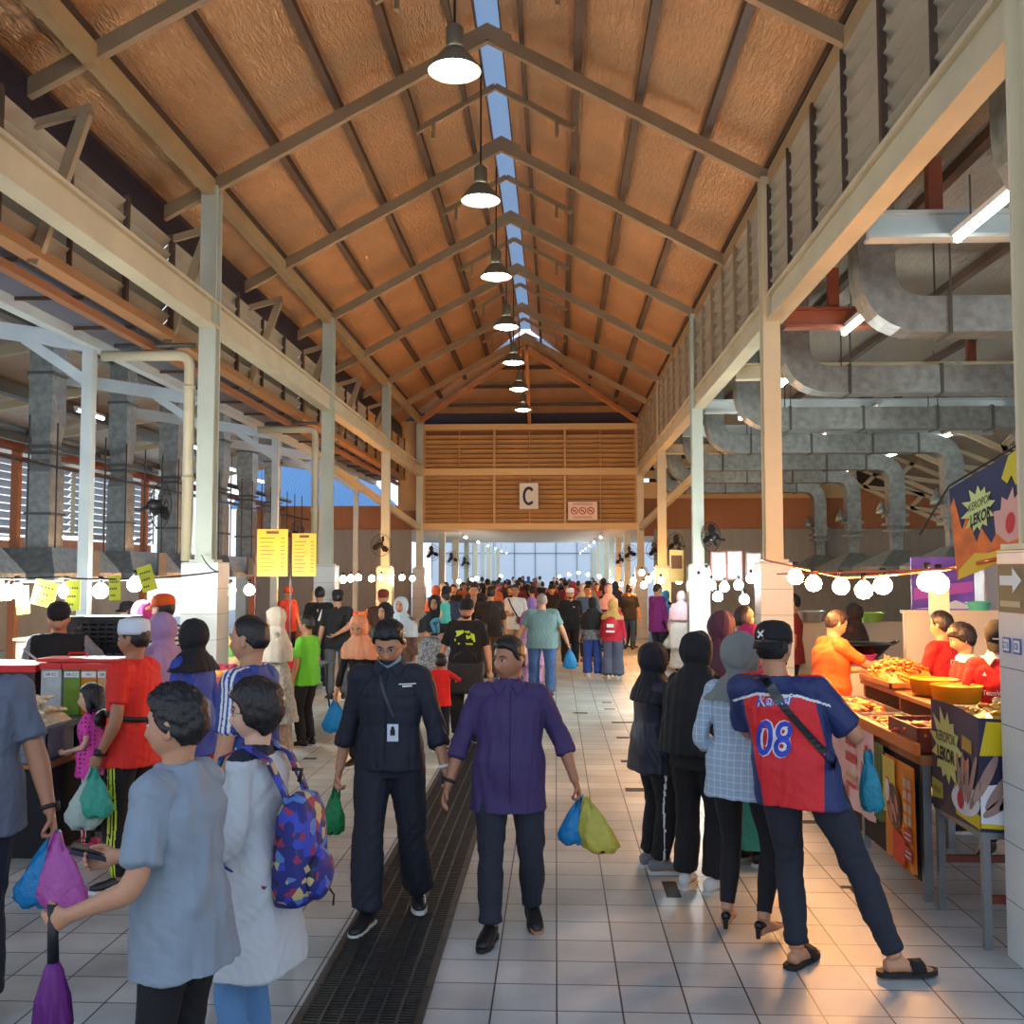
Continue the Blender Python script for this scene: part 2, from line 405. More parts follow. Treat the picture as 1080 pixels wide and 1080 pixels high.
def louvres(name, p0, p1, z0, z1, nrm, pitch, m, mm, mull=1.08, depth=.13, label='louvred wall panel'):
    """horizontal blades from p0 to p1 (x,y), nrm = horizontal unit towards the hall"""
    p0, p1, nrm = Vector((*p0, 0)), Vector((*p1, 0)), Vector((*nrm, 0)); L_ = (p1-p0).length; t = (p1-p0)/L_
    root = MB(); n = int((z1-z0)/pitch)
    for k in range(n):
        z = z0+(k+.5)*pitch
        a = p0-nrm*(depth*.5); b = p0+nrm*(depth*.5)
        vs = []
        for q in (Vector((0, 0, 0)), t*L_):
            vs += [a+q+Vector((0, 0, z-pitch*.37)), a+q+Vector((0, 0, z-pitch*.37+.012)), b+q+Vector((0, 0, z+pitch*.38)), b+q+Vector((0, 0, z+pitch*.38-.012))]
        root.add(vs, [(0, 1, 2, 3), (7, 6, 5, 4), (0, 4, 5, 1), (1, 5, 6, 2), (2, 6, 7, 3), (3, 7, 4, 0)])
    o = struct(root.build(name, m), label)
    n = max(1, round(L_/mull)); 
    for k in range(n+1):
        q = p0+t*(L_*k/n); mb = MB(); w = .07 if k % 2 == 0 else .025
        mb.bar((*(q+nrm*depth*.5).xy, z0), (*(q+nrm*depth*.5).xy, z1), w, .05, side=t); mb.build('mullion', mm, o)
    return o
# right louvres, bay by bay
ys = [3.0, 5.65, 12.15, 18.65, 25.15, 31.5]
for k in range(5):
    louvres('wall_right', (XR+.02, ys[k]+.08), (XR+.02, ys[k+1]-.08), 5.27, 6.6, (-1, 0), .19, slatm, darkst if k < 2 else tan, 1.08, .16, 'grey louvred strip above the columns')
for k in range(5):
    louvres('wall_left', (-4.75, ys[k]+.02), (-4.75, ys[k+1]-.02), 4.95, 6.12, (1, 0), .19, slatm if k < 4 else slatwarm, darkst, 1.3, .12, 'louvred strip outside the column row')
mb = MB(); mb.bb((-4.82, Y0, 6.12), (-4.78, YE, 6.5)); struct(mb.build('wall_left', mat('navy_flashing', C8(52, 48, 66), .4, .4, bump=('noise', 30, .4, (1, .2, 1)))), 'dark flashing above the louvres')
mb = MB(); mb.bb((-4.84, Y0, 4.84), (-4.66, YE, 4.94)); struct(mb.build('trim_3', mat('brown_edge', C8(176, 128, 84), .5)), 'brown rail under the louvres')
mb = MB(); mb.bb((-4.95, Y0, 4.68), (-4.85, YE, 4.76)); struct(mb.build('trim_4', mat('brown_edge2', C8(150, 98, 62), .5)), 'lower brown rail')
for y in (12.15, 18.65, 25.15, 15.4, 21.9, 8.9):
    mb = MB(); mb.bar((-4.25, y, 6.15), (-4.75, y+.1, 4.8), .08, .1, side=(0, 1, 0)); mb.bar((-4.2, y, 6.2), (-4.95, y, 6.0), .06, .08, side=(0, 1, 0)); struct(mb.build('brace', tan), 'diagonal brace to the louvre rail')
# left soffit and gutter
soff = mat('blue_grey_soffit', C8(96, 98, 112), .5, .2, bump=('wave', 3, .3, (0, 1, 0)))
mb = MB(); a = [(-4.85, Y0, 4.84), (-4.85, YE, 4.84), (-5.6, YE, 4.84), (-5.6, Y0, 4.84)]
mb.add([*a, *[(x, y, z+.04) for x, y, z in a]], [(0, 1, 2, 3), (7, 6, 5, 4), (0, 4, 5, 1), (1, 5, 6, 2), (2, 6, 7, 3), (3, 7, 4, 0)])
struct(mb.build('ceiling', soff), 'dark soffit beside the nave')
mb = MB()
for k in range(20): mb.bb((-5.6, 5+k*1.3, 4.80), (-4.85, 5.03+k*1.3, 4.84))
struct(mb.build('trim_5', darkst), 'soffit battens')
palebeam = mat('pale_blue_beam', C8(196, 206, 206), .45, var=(2, .12))
mb = MB(); mb.bb((-5.72, Y0, 4.72), (-5.58, YE, 4.86)); struct(mb.build('long_beam', palebeam), 'pale gutter beam on the outer left column row')
for y in (8.9, 12.15, 16.3, 20.5, 24.7, 28.9):
    mb = MB(); mb.box((-5.68, y, 2.4), (.13, .13, 4.8)); struct(mb.build('column', palebeam), 'slender outer column')
    mb = MB(); mb.bar((-5.68, y, 4.78), (-8.6, y, 5.25), .1, .2, side=(0, 1, 0)); mb.bar((-5.68, y, 4.3), (-6.5, y, 4.85), .08, .12, side=(0, 1, 0)); struct(mb.build('rafter', palebeam), 'pale portal rafter over the left stalls')
# downpipes
for i, y in enumerate((12.1, 18.6)):
    nm = ['nearest the striped cap seller', 'beside the menu boards'][i]
    d = thing('drain_pipe', 'cream rainwater pipe with elbow and long overhead run, ' + ['first along the left column row' , 'second along the left column row'][i], 'pipe', (-4.4, y, 2.1))
    mb = MB(); mb.tube(arc_path([(-5.5, y, 4.62), (-4.42, y, 4.62), (-4.42, y, 2.13)], .15), .065, 12); mb.build('pipe', cream, d, True)
    for z in (3.1, 4.2): mb = MB(); mb.tube([(-4.42, y, z), (-4.42, y, z+.05)], .074, 12); mb.build('pipe_clip', cream, d, True)
    mb = MB(); mb.tube([(-5.35, y, 4.74), (-4.36, y, 4.74)], .03, 8); mb.build('conduit', galvd, d, True)
# ================================================================ end wall
louvres('wall_back', (XL+.12, YE), (XR-.12, YE), 3.50, 4.98, (0, -1), .148, slatwarm, slatwarm, 1.1, .12, 'timber coloured louvred end wall, lower band')
louvres('wall_back', (XL+.12, YE), (XR-.12, YE), 5.22, 6.40, (0, -1), .148, slatwarm, slatwarm, 1.1, .12, 'timber coloured louvred end wall, upper band')
mb = MB(); mb.bb((XL, YE+.12, 3.4), (XR, YE+.14, 6.6)); struct(mb.build('wall_back', mat('backing_sheet', C8(150, 105, 65), .7)), 'sheet behind the louvres')
for z0, z1 in ((3.30, 3.50), (4.98, 5.20), (6.40, 6.58)):
    mb = MB(); mb.bb((XL+.02, YE-.14, z0), (XR-.02, YE+.1, z1)); struct(mb.build('trim_6', mat('end_beam', C8(224, 190, 134), .5)), 'long cream beam of the end wall')
s = thing('hall_sign', 'square white sign with large navy letter C on the louvred end wall', 'sign', (-.82, YE-.16, 4.29))
mb = MB(); c = (-.82, YE-.18, 4.33); mb.box(c, (.58, .03, .80)); mb.build('board', mat('sign_white', C8(226, 224, 214), .5), s)
mb = MB(); fn = lambda u, v, w: (-.82+u, YE-.197-w, 4.33+v)
ar = [(.19*math.cos(a), .29*math.sin(a)) for a in [math.radians(x) for x in range(42, 319, 6)]]; ai = [(.11*math.cos(a), .20*math.sin(a)) for a in [math.radians(x) for x in range(318, 41, -6)]]
mb.plate(ar+ai, .006, fn); mb.build('letter', mat('navy_ink', C8(22, 22, 72), .5), s)
s = thing('no_smoking_sign', 'small white sign with three red prohibition circles on the louvred end wall', 'sign', (1.0, YE-.16, 3.86))
fn = lambda u, v, w: (.83+u, YE-.17-w, 3.87+v)
mb = MB(); mb.plate([(-.45, -.28), (.45, -.28), (.45, .28), (-.45, .28)], .02, fn); mb.build('board', mat('sign_cream', C8(236, 214, 196), .5), s)
mb = MB()
for dx in (-.25, 0, .25):
    n = 20; o_ = [(dx+.115*math.cos(2*PI*k/n), .115*math.sin(2*PI*k/n)) for k in range(n)]; i_ = [(dx+.085*math.cos(2*PI*k/n), .085*math.sin(2*PI*k/n)) for k in range(n)]
    for k in range(n): mb.plate([o_[k], o_[(k+1) % n], i_[(k+1) % n], i_[k]], .004, lambda u, v, w: fn(u, v, w+.021))
    mb.plate([(dx-.07, .055), (dx-.055, .07), (dx+.07, -.055), (dx+.055, -.07)], .004, lambda u, v, w: fn(u, v, w+.021))
    mb.plate([(dx-.05, -.02), (dx+.04, -.02), (dx+.04, .02), (dx-.05, .02)], .003, lambda u, v, w: fn(u, v, w+.021))
for v in (.22, .185, -.19, -.225): mb.plate([(-.3, v), (.3, v), (.3, v+.014), (-.3, v+.014)], .003, lambda u, v, w: fn(u, v, w+.021))
mb.build('print', mat('sign_red', C8(178, 42, 32), .5), s)
# corrugated band walls beside the end wall, and the passage beyond it
corr = mat('brown_corrugated', C8(176, 116, 74), .55, .1, bump=('wave', 9, .6, (1, 0, 0)))
mb = MB(); mb.bb((-9.5, YE+.0, 3.3), (XL-.1, YE+.06, 4.05)); struct(mb.build('wall_back', corr), 'brown corrugated band beside the end wall')
mb = MB(); mb.bb((XR+.1, YE+.0, 3.1), (14, YE+.06, 4.6)); struct(mb.build('wall_back', corr), 'brown corrugated band beyond the right stalls')
mb = MB(); mb.bb((XR+.1, YE-.1, 4.25), (9, YE-.04, 4.75)); struct(mb.build('trim_7', mat('end_beam', C8(224, 190, 134), .5)), 'cream beam over the corrugated band')
for x0, x1 in ((XL, -5.6), (XR, 3.7)):
    mb = MB(); mb.bar((x0, YE-.2, 3.35), (x1, YE-6, 4.6), .12, .18); struct(mb.build('brace', cream), 'haunch brace by the end wall')
lightwall = mat('pale_blue_panel', C8(236, 242, 246), .6)
mb = MB(); mb.bb((-9, 74, 0), (8, 74.2, 4.6)); struct(mb.build('wall_back', lightwall), 'pale far wall at the end of the passage')
mb = MB()
for k in range(12): mb.bb((-9+k*1.5, 73.93, 1.5), (-8.95+k*1.5, 74, 4.6))
mb.bb((-9, 73.93, 3.3), (8, 74, 3.36)); struct(mb.build('trim_8', mat('panel_joint', C8(130, 150, 160), .5)), 'panel joints of the far wall')
passc = mat('passage_ceiling', C8(190, 178, 160), .6, bump=('wave', 4, .3, (0, 1, 0)))
mb = MB(); mb.bb((-9, YE+.3, 3.32), (8, 74, 3.4)); mb.bb((-9, 50, 3.8), (8, 74, 3.84)); 
mb = MB(); mb.bb((-6.5, YE+.3, 3.36), (5, 48, 3.42)); struct(mb.build('ceiling', passc), 'low ceiling of the passage beyond the end wall')
for y in range(36, 72, 5):
    for x in (-4.0, 2.5):
        mb = MB(); mb.box((x, y, 1.8), (.22, .22, 3.6)); struct(mb.build('column', [cream, pale][(y//5) % 2]), 'column of the far passage')
for x0, x1, c in ((-7.5, -4.6, 'l'), (3.0, 6, 'r')):
    mb = MB(); mb.bb((x0, 33, 0), (x0+.1 if c == 'l' else x0+3, 72, 2.9)); 
# ================================================================ pendant lamps
lampm = mat('lamp_grey', C8(128, 122, 104), .45, .3); lampin = mat('lamp_inner', C8(225, 225, 220), .3)
bulb_em = mat('lamp_glow', (1, 1, 1), .5, emit=((1, .96, .88), 38))
cordm = black
L0 = None
for k in range(7):
    y = 8.95+3.23*k; z = 6.5; loc = (XM-.08, y, z)
    lab = ['large hanging bell lamp nearest the entrance under the ridge', 'second hanging bell lamp along the ridge', 'third hanging bell lamp along the ridge', 'fourth hanging bell lamp along the ridge',
           'fifth hanging bell lamp, dark against the foil', 'sixth hanging bell lamp before the hipped end', 'last hanging bell lamp above the louvred end wall'][k]
    if L0 is None:
        t = thing('pendant_lamp', lab, 'hanging lamp', loc, 'bell lamps hanging along the ridge')
        mb = MB(); mb.lathe((0, 0, 0), [(.245, 0), (.235, .03), (.14, .15), (.10, .2), (.085, .2), (.12, .14), (.225, .03), (.238, 0)], 28, cap=False); mb.build('lamp_shade', lampm, t, True, local=True)
        mb = MB(); mb.lathe((0, 0, 0), [(.075, .19), (.08, .22), (.08, .40), (.05, .43)], 16); mb.build('gear_housing', lampm, t, True, local=True)
        mb = MB(); mb.tube([(0, 0, .42), (0, 0, 1.72)], .012, 6); mb.build('cord', cordm, t, local=True)
        mb = MB(); mb.lathe((0, 0, 0), [(.001, -.05), (.12, -.03), (.2, 0.01), (.2, .02), (.001, .05)], 24); mb.build('diffuser', bulb_em, t, True, local=True)
        L0 = t
    else: dup(L0, loc, label=lab)

mb = MB(); mb.bb((-5.0, YE+.12, 6.5), (XR+.3, YE+.2, 7.05)); struct(mb.build('wall_back', mat('dark_fascia', C8(50, 48, 62), .7)), 'dark fascia above the louvred end wall')
mb = MB(); mb.bb((-4.9, YE-.02, 3.9), (XL+.1, YE+.1, 6.7)); struct(mb.build('wall_back', slatwarm), 'narrow end panel beside the louvred end wall')
# ================================================================ shared small makers
tube_em = mat('tube_glow', (1, 1, 1), .5, emit=((.93, 1, .95), 22))
def flz(px, py, z):
    d = ray(px, py); t = (z-CAMZ)/d.z; return Vector((d.x*t, d.y*t, z))
FL = None
def fluoro(x, y, z, label, rot=0, grp='tube lights under the side roofs'):
    global FL
    if FL is None:
        t = thing('tube_light', label, 'tube light', (x, y, z), grp)
        mb = MB(); mb.box((0, 0, .05), (.09, 1.24, .05)); mb.build('batten', whitep, t, local=True)
        mb = MB(); mb.tube([(0, -.59, 0), (0, .59, 0)], .032, 10); mb.build('tube', tube_em, t, True, local=True)
        mb = MB()
        for yy in (-.6, .6):
            mb = MB(); mb.box((0, yy, .01), (.07, .03, .08)); mb.build('end_cap', whitep, t, local=True)
        mb = MB(); mb.tube([(0, .3, .07), (0, .3, .45)], .008, 6); mb.build('hanger', galvd, t, local=True)
        FL = t; return t
    return dup(FL, (x, y, z), rot, label, grp)
fanblk = mat('fan_black', C8(28, 28, 30), .4); 
FAN = None
def fan(x, y, z, rz, label, grp='wall fans on the columns'):
    global FAN
    if FAN is None:
        t = thing('wall_fan', label, 'fan', (x, y, z), grp)
        mb = MB(); R_ = .27
        for k in range(24):
            a = 2*PI*k/24; c, s_ = math.cos(a), math.sin(a)
            mb.tube([(.05*c, -.12, .05*s_), (.16*c, -.115, .16*s_), (R_*c, -.05, R_*s_), (.2*c, .03, .2*s_), (.05*c, .05, .05*s_)], .0025, 4)
        for rr, yy in ((R_, -.05), (.16, -.115), (.05, -.12)): mb.tube([(rr*math.cos(2*PI*k/28), yy, rr*math.sin(2*PI*k/28)) for k in range(29)], .006, 5, cap=False)
        mb.build('guard', fanblk, t, local=True)
        for k in range(3):
            mb = MB(); a = 2*PI*k/3+.3
            rot = Matrix.Rotation(a, 3, 'Y'); pts = [(.03, -.02), (.10, -.07), (.22, -.06), (.235, .02), (.15, .07), (.04, .03)]
            mb.plate(pts, .004, lambda u, v, w: rot @ Vector((u, -.05+v*.35+w, v))); mb.build('blade', fanblk, t, local=True)
        mb = MB(); mb.lathe((0, .02, 0), [(.03, -.09), (.07, -.06), (.075, .03), (.04, .09)], 16, axis=(0, 1, 0)); mb.build('motor', fanblk, t, True, local=True)
        mb = MB(); mb.tube([(0, .08, 0), (0, .16, -.06), (0, .26, -.06)], .022, 8); mb.build('bracket', fanblk, t, True, local=True)
        FAN = t; t.rotation_euler = (0, 0, rz); return t
    return dup(FAN, (x, y, z), rz, label, grp)
# bulbs: glass globe + socket + cord
B = {}
def bulb(kind, x, y, z, label, group, cord=.12):
    if kind not in B:
        col, st = {'warm': ((1, .45, .14), 330), 'cool': ((.93, 1, .97), 260), 'gold': ((1, .60, .22), 700)}[kind]
        e = mat('bulb_'+kind, (1, .9, .75) if kind != 'cool' else (1, 1, 1), .4, emit=(col, st))
        t = thing('light_bulb', label, 'light bulb', (x, y, z), group)
        mb = MB(); mb.lathe((0, 0, 0), [(.001, -.062), (.03, -.056), (.052, -.034), (.06, -.005), (.052, .025), (.03, .05), (.018, .06), (.001, .061)], 20, cap=False); mb.build('globe', e, t, True, local=True)
        mb = MB(); mb.lathe((0, 0, 0), [(.018, .055), (.02, .06), (.022, .11), (.01, .115)], 10); mb.build('socket', fanblk, t, True, local=True)
        t.scale = (1.2,)*3; B[kind] = t; return t
    return dup(B[kind], (x, y, z), None, label, group)
def cable(pts, label, name='cable', r=.008, m=None, sag=.0, cat='cable'):
    P = []
    for i in range(len(pts)-1):
        a, b = Vector(pts[i]), Vector(pts[i+1])
        for k in range(8):
            t = k/8; p = a.lerp(b, t); p.z -= sag*4*t*(1-t); P.append(p)
    P.append(Vector(pts[-1])); mb = MB(); mb.tube(P, r, 6)
    return tag(mb.build(name, m or fanblk, None, True), label, cat)

# ================================================================ RIGHT WING
mb = MB(); fsil = foil_s
def slab(mb, a, th=.05):
    vs = [Vector(p) for p in a]+[Vector(p)+Vector((0, 0, th)) for p in a]
    mb.add(vs, [(0, 1, 2, 3), (7, 6, 5, 4), (0, 4, 5, 1), (1, 5, 6, 2), (2, 6, 7, 3), (3, 7, 4, 0)])
slab(mb, [(XR+.12, 3, 5.75), (8.6, 3, 5.45), (8.6, YE, 5.45), (XR+.12, YE, 5.75)]); slab(mb, [(8.6, 3, 5.45), (14, 3, 3.3), (14, YE, 3.3), (8.6, YE, 5.45)])
struct(mb.build('ceiling', fsil), 'silver foil underside of the right side roof')
for x in (3.6, 4.9, 6.2, 7.5):
    mb = MB(); z = 5.72-(x-2.7)*.05; mb.bb((x-.05, 3, z-.12), (x+.05, YE, z-.02)); struct(mb.build('purlin', darkst), 'purlin of the right side roof')
for k in range(8):
    y = 8.9+3.25*k; m = rust if k == 1 else (palebeam if k in (0, 3, 4) else cream)
    mb = MB(); z = 5.0
    mb.bb((XR+.12, y-.09, z-.12), (9.2, y+.09, z-.09)); mb.bb((XR+.12, y-.09, z+.09), (9.2, y+.09, z+.12)); mb.bb((XR+.12, y-.03, z-.1), (9.2, y+.03, z+.1))
    struct(mb.build('cross_beam', m), 'steel beam across the right stall roof')
    for x in (3.3, 6.2): mb = MB(); mb.bb((x-.06, y-.05, 5.12), (x+.06, y+.05, 5.6)); struct(mb.build('post', rust), 'short post on the cross beam')
    if k > 2:
        for (a, b) in (((8.3, 5.1), (13.0, 2.9)), ((9.2, 5.2), (13.6, 3.3)), ((9.4, 4.6), (9.8, 5.0)), ((10.8, 3.95), (11.2, 4.35)), ((9.4, 4.6), (11.2, 4.35)), ((10.8, 3.95), (12.6, 3.7))):
            mb = MB(); mb.bar((a[0], y, a[1]), (b[0], y, b[1]), .09, .12, side=(0, 1, 0)); struct(mb.build('truss_bar', cream), 'bar of the sloping side truss')
sq = lambda w, h: [(-w/2, -h/2), (w/2, -h/2), (w/2, h/2), (-w/2, h/2)]
ordn = ['first', 'second', 'third', 'fourth', 'fifth', 'sixth', 'seventh', 'eighth', 'ninth', 'tenth']
for k in range(8):
    y = 6.9+3.45*k; z = 4.55
    d = thing('exhaust_duct', f'{ordn[k]} galvanised overhead exhaust duct over the right stalls, counted from the entrance', 'duct', (3.2, y, z), 'exhaust ducts over the right stalls')
    y2 = min(y, 31)
    path = arc_path([(3.2, y, 5.7), (3.2, y, z), (7.9, y, z), (7.9, y, 3.1)], .5, 8)
    mb = MB(); mb.sweep(path, sq(.36, .36), (0, 1, 0)); mb.build('duct_run', galv, d)
    for x in (3.9, 5.1, 6.3, 7.2):
        mb = MB(); mb.bb((x-.02, y-.2, z-.2), (x+.02, y+.2, z+.2)); mb.build('flange', galvd, d)
        if x in (3.9, 6.3):
            for s_ in (-1, 1): mb = MB(); mb.tube([(x, y+s_*.21, z-.2), (x, y+s_*.21, 5.55)], .01, 5); mb.build('hanger_rod', galvd, d)
    for zz in (3.3, 3.1, 2.95): mb = MB(); mb.bb((7.9-.24, y-.24, zz-.03), (7.9+.24, y+.24, zz+.03)); mb.build('collar', galv, d)
    mb = MB(); mb.sweep([(7.9, y, 3.12), (7.9, y, 2.8), (7.9, y, 2.5)], sq(.3, .3), (0, 1, 0), scales=[1.1, .8, .8]); mb.build('lower_duct', galv, d)
    mb = MB(); mb.lathe((7.55, y-.1, 3.33), [(.13, 0), (.12, .08), (.001, .36)], 12); mb.build('cowl', galv, d, True)
    h = thing('range_hood', f'{ordn[k]} grey metal cooking hood under the ducts of the right stalls', 'range hood', (7.9, y, 2.0), 'cooking hoods over the right stalls')
    mb = MB()
    mb.sweep([(7.9, y, 2.0), (7.9, y, 2.12), (7.9, y, 2.5)], sq(2.2, 1.4), (0, 1, 0), scales=[1, 1, .22]); mb.build('canopy', galv, h)
    mb = MB(); mb.bb((7.15, y-1.12, 1.97), (8.65, y+1.12, 2.0)); mb.build('rim', galvd, h)
for i, x in enumerate((3.45, 5.65, 8.2)):
    for k in range(8):
        y = 8.2+3.45*k
        if i == 2 and k < 3: continue
        fluoro(x, y, 4.85, f'lit tube light under the right roof, {["by the louvred nave wall","over the stall aisle","over the cooking hoods"][i]}, {ordn[k]} of its row')
# back wall of the right wing
mb = MB(); mb.bb((XR+.3, YE+.08, 4.5), (14, YE+.14, 6.2)); struct(mb.build('wall_back', mat('dark_gable', C8(70, 56, 48), .8)), 'dark gable end of the right side roof')
mb = MB(); mb.bb((12.6, 5, 0), (12.7, YE, 2.1)); struct(mb.build('wall_right', mat('beige_wall', C8(188, 172, 148), .7, var=(1, .15))), 'plastered low outer wall behind the right stalls')
for k in range(4): louvres('wall_right', (12.6, 10+5.4*k), (12.6, 15.3+5.4*k), 2.1, 3.9, (-1, 0), .2, mat('pale_louvre', C8(214, 206, 190), .5), tan, 2.6, .12, 'pale outer louvred wall behind the right stalls')
mb = MB(); mb.bb((3.0, YE-.2, 0), (14, YE-.1, 3.3)); struct(mb.build('wall_back', mat('grey_panelling', C8(150, 146, 138), .6, bump=('wave', 5, .5, (1, 0, 0)))), 'ribbed panelling at the back of the right stalls')
# ================================================================ LEFT WING
mb = MB(); tanroof = foil('tan_side_roof', C8(206, 190, 166), .45, (3, 10, 3))
slab(mb, [(-14.4, 3, 5.0), (-6.9, 3, 6.3), (-6.9, YE+4, 6.3), (-14.4, YE+4, 5.0)]); struct(mb.build('ceiling', tanroof), 'reflective underside of the left side roof')
for x in (-8.2, -10.5, -12.6):
    mb = MB(); z = 6.3-(-6.9-x)*.1733; mb.bb((x-.1, 4, z-.28), (x+.1, YE, z-.03)); struct(mb.build('purlin', galvd), 'dark purlin of the left side roof')
for k in range(9):
    mb = MB(); y = 6+k*3.6; mb.bar((-6.9, y, 6.15), (-14.2, y, 4.9), .12, .16, side=(0, 1, 0)); struct(mb.build('rafter', cream), 'rafter of the left side roof')
mb = MB()
mb.bb((-8.65, 6, 3.93), (-8.5, YE, 4.05)); struct(mb.build('rack_beam', rust), 'long rusty beam carrying the exhaust ducts')
mb = MB(); mb.tube([(-8.3, 6, 4.2), (-8.3, YE, 4.2)], .06, 8); struct(mb.build('pipe_run', galvd, smooth=True), 'service pipe along the rack beam')
mb = MB(); mb.tube([(-8.3, 6, 3.75), (-8.3, YE, 3.75)], .04, 8); struct(mb.build('pipe_run', rust, smooth=True), 'thin rusty pipe along the rack beam')
for y in np.arange(13.6, 31, 2.6):
    mb = MB(); mb.bb((-8.8, y-.06, 0), (-8.68, y+.06, 4.1)); struct(mb.build('post', mat('orange_post', C8(196, 118, 72), .5)), 'orange steel post behind the ducts')
for y in np.arange(12.9, 31, .85):
    mb = MB(); mb.tube([(-7.7, y, 2.3), (-7.7, y, 4.3)], .014, 5); struct(mb.build('hanger_rod', fanblk), 'thin vertical hanging rod')
mb = MB(); mb.bb((-7.72, 12, 3.6), (-7.68, YE, 3.63)); struct(mb.build('hanger_rail', fanblk), 'thin rail of the hanging frame')
for k, (y, w) in enumerate([(12.6, .42), (15.7, .46), (18.5, .42), (21.0, .5), (23.9, .5), (26.2, .5), (28.6, .46)]):
    d = thing('exhaust_duct', f'{ordn[k]} upright galvanised exhaust duct over the left stalls, counted from the entrance', 'duct', (-8, y, 2.3), 'upright exhaust ducts over the left stalls')
    mb = MB(); mb.sweep([(-8, y, 2.37), (-8, y, 3.55), (-8, y, 3.75), (-8, y, 4.05), (-8, y, 4.3), (-8, y, 5.85)], sq(w, w*.8), (0, 1, 0), scales=[1, 1, .8, .8, 1, 1]); mb.build('duct_run', galv, d)
    for zz in (3.95, 3.85, 5.1, 2.9): mb = MB(); mb.bb((-8-w*.47, y-w*.53, zz-.02), (-8+w*.47, y+w*.53, zz+.02)); mb.build('flange', galvd, d)
    h = thing('range_hood', f'{ordn[k]} grey metal cooking hood under the upright ducts of the left stalls', 'range hood', (-8, y, 1.9), 'cooking hoods over the left stalls')
    mb = MB(); mb.sweep([(-8, y, 1.88), (-8, y, 1.98), (-8, y, 2.36)], sq(2.3, 1.5), (0, 1, 0), scales=[1, 1, .72]); mb.build('canopy', galv, h)
    mb = MB(); mb.bb((-7.22, y-.2, 1.93), (-7.19, y+.2, 2.34)); mb.build('dark_panel', galvd, h)
for k in range(5): louvres('wall_left', (-14, 5+6*k), (-14, 10.9+6*k), 2.95, 4.95, (1, 0), .2, mat('blue_grey_louvre', C8(186, 198, 208), .5), cream, 1.9, .14, 'pale outer louvred wall behind the left stalls')
mb = MB(); mb.bb((-14.1, 5, 2.55), (-13.9, YE+3, 2.9)); struct(mb.build('trim_9', mat('orange_post', C8(196, 118, 72), .5)), 'orange beam under the outer louvres')
mb = MB(); mb.bb((-14.1, 5, 0), (-14, YE+3, 1.7)); struct(mb.build('wall_left', mat('beige_wall', C8(188, 172, 148), .7)), 'low outer wall of the left stalls')
mb = MB(); mb.bb((-9.6, YE-.2, 0), (-4.45, YE-.1, 3.3)); struct(mb.build('wall_back', mat('grey_panelling', C8(150, 146, 138), .6)), 'ribbed grey panelling behind the far left stalls')
for j, (px, py, X) in enumerate([(17, 361, -9.5), (95, 437, -9.5), (200, 470, -9.5), (5, 568, -13), (75, 567, -12), (133, 567, -12), (241, 494, -9.5), (273, 507, -9.5)]):
    d = ray(px, py); t = X/d.x
    fluoro(X, d.y*t, CAMZ+d.z*t, f'lit tube light over the left stalls, {ordn[j]} of the scattered ones', .0, 'tube lights over the left stalls')
# neighbouring blue roof
bluer = mat('blue_tin_roof', C8(120, 168, 205), .45, .2, bump=('wave', 2.2, .8, (1, 0, 0)))
t = tag(thing('neighbour_building', 'building with a blue corrugated tin roof seen between the left columns', 'building', (-11, 46, 0)))
mb = MB(); slab(mb, [(-13.5, 42, 4.6), (-6.5, 42, 4.6), (-9.5, 48, 7.0), (-13.5, 48, 8.0)], .1); mb.build('roof', bluer, t)
mb = MB(); mb.bb((-13.4, 42.5, 0), (-6.8, 42.6, 4.6)); mb.build('wall', mat('beige_wall', C8(188, 172, 148), .7), t)
# fans
for i, (px, py, Y, rz) in enumerate([(165, 533, 11.9, 2.4), (311, 564, 18.3, 2.2), (401, 575, 25, 2.9), (455, 583, 33, .5), (476, 589, 38, .5), (490, 593, 43, .5),
                                     (752, 566, 18.4, -2.4), (714, 574, 24, -2.5), (690, 580, 29, .3), (665, 583, 34, -.5), (655, 590, 39, -.5)]):
    p = atY(px, py, Y)
    fan(p.x, p.y, p.z, rz, ['black wall fan hung beside the first left column', 'black wall fan tilted over the yellow menu boards', 'round wall fan beside the third left column', 'fan on the first left column of the far passage',
        'fan on the second left column of the far passage', 'fan on the third left column of the far passage', 'dark fan on the pale green column among the menu pictures', 'dark fan beyond the pale green column',
        'orange lit fan near the end wall, right side', 'fan on the first right column of the far passage', 'fan on the second right column of the far passage'][i])

for k in range(6):  # tubes added to brighten the far wall of the passage
    for x in (-3.2, 1.6): fluoro(x, 36+k*6.0, 3.22, f'{ordn[k]} tube light added to brighten the low passage, {"left" if x < 0 else "right"} row', 0, 'tube lights added to brighten the far passage')
# ================================================================ people
V3 = Vector
def nz(*a): return V3(a)
def remesh(mb, voxel, smooth=2):
    me = bpy.data.meshes.new('tmp'); me.from_pydata([tuple(v) for v in mb.v], [], mb.f)
    o = bpy.data.objects.new('tmp', me); COL.objects.link(o)
    r = o.modifiers.new('r', 'REMESH'); r.mode = 'VOXEL'; r.voxel_size = voxel; r.use_smooth_shade = True
    if smooth:
        s_ = o.modifiers.new('s', 'SMOOTH'); s_.factor = .5; s_.iterations = smooth
    dg = bpy.context.evaluated_depsgraph_get(); out = bpy.data.meshes.new_from_object(o.evaluated_get(dg))
    bpy.data.objects.remove(o); bpy.data.meshes.remove(me); return out
def coords(me):
    a = np.empty(len(me.vertices)*3); me.vertices.foreach_get('co', a); return a.reshape(-1, 3)
def normals(me):
    a = np.empty(len(me.vertices)*3); me.vertices.foreach_get('normal', a); return a.reshape(-1, 3)
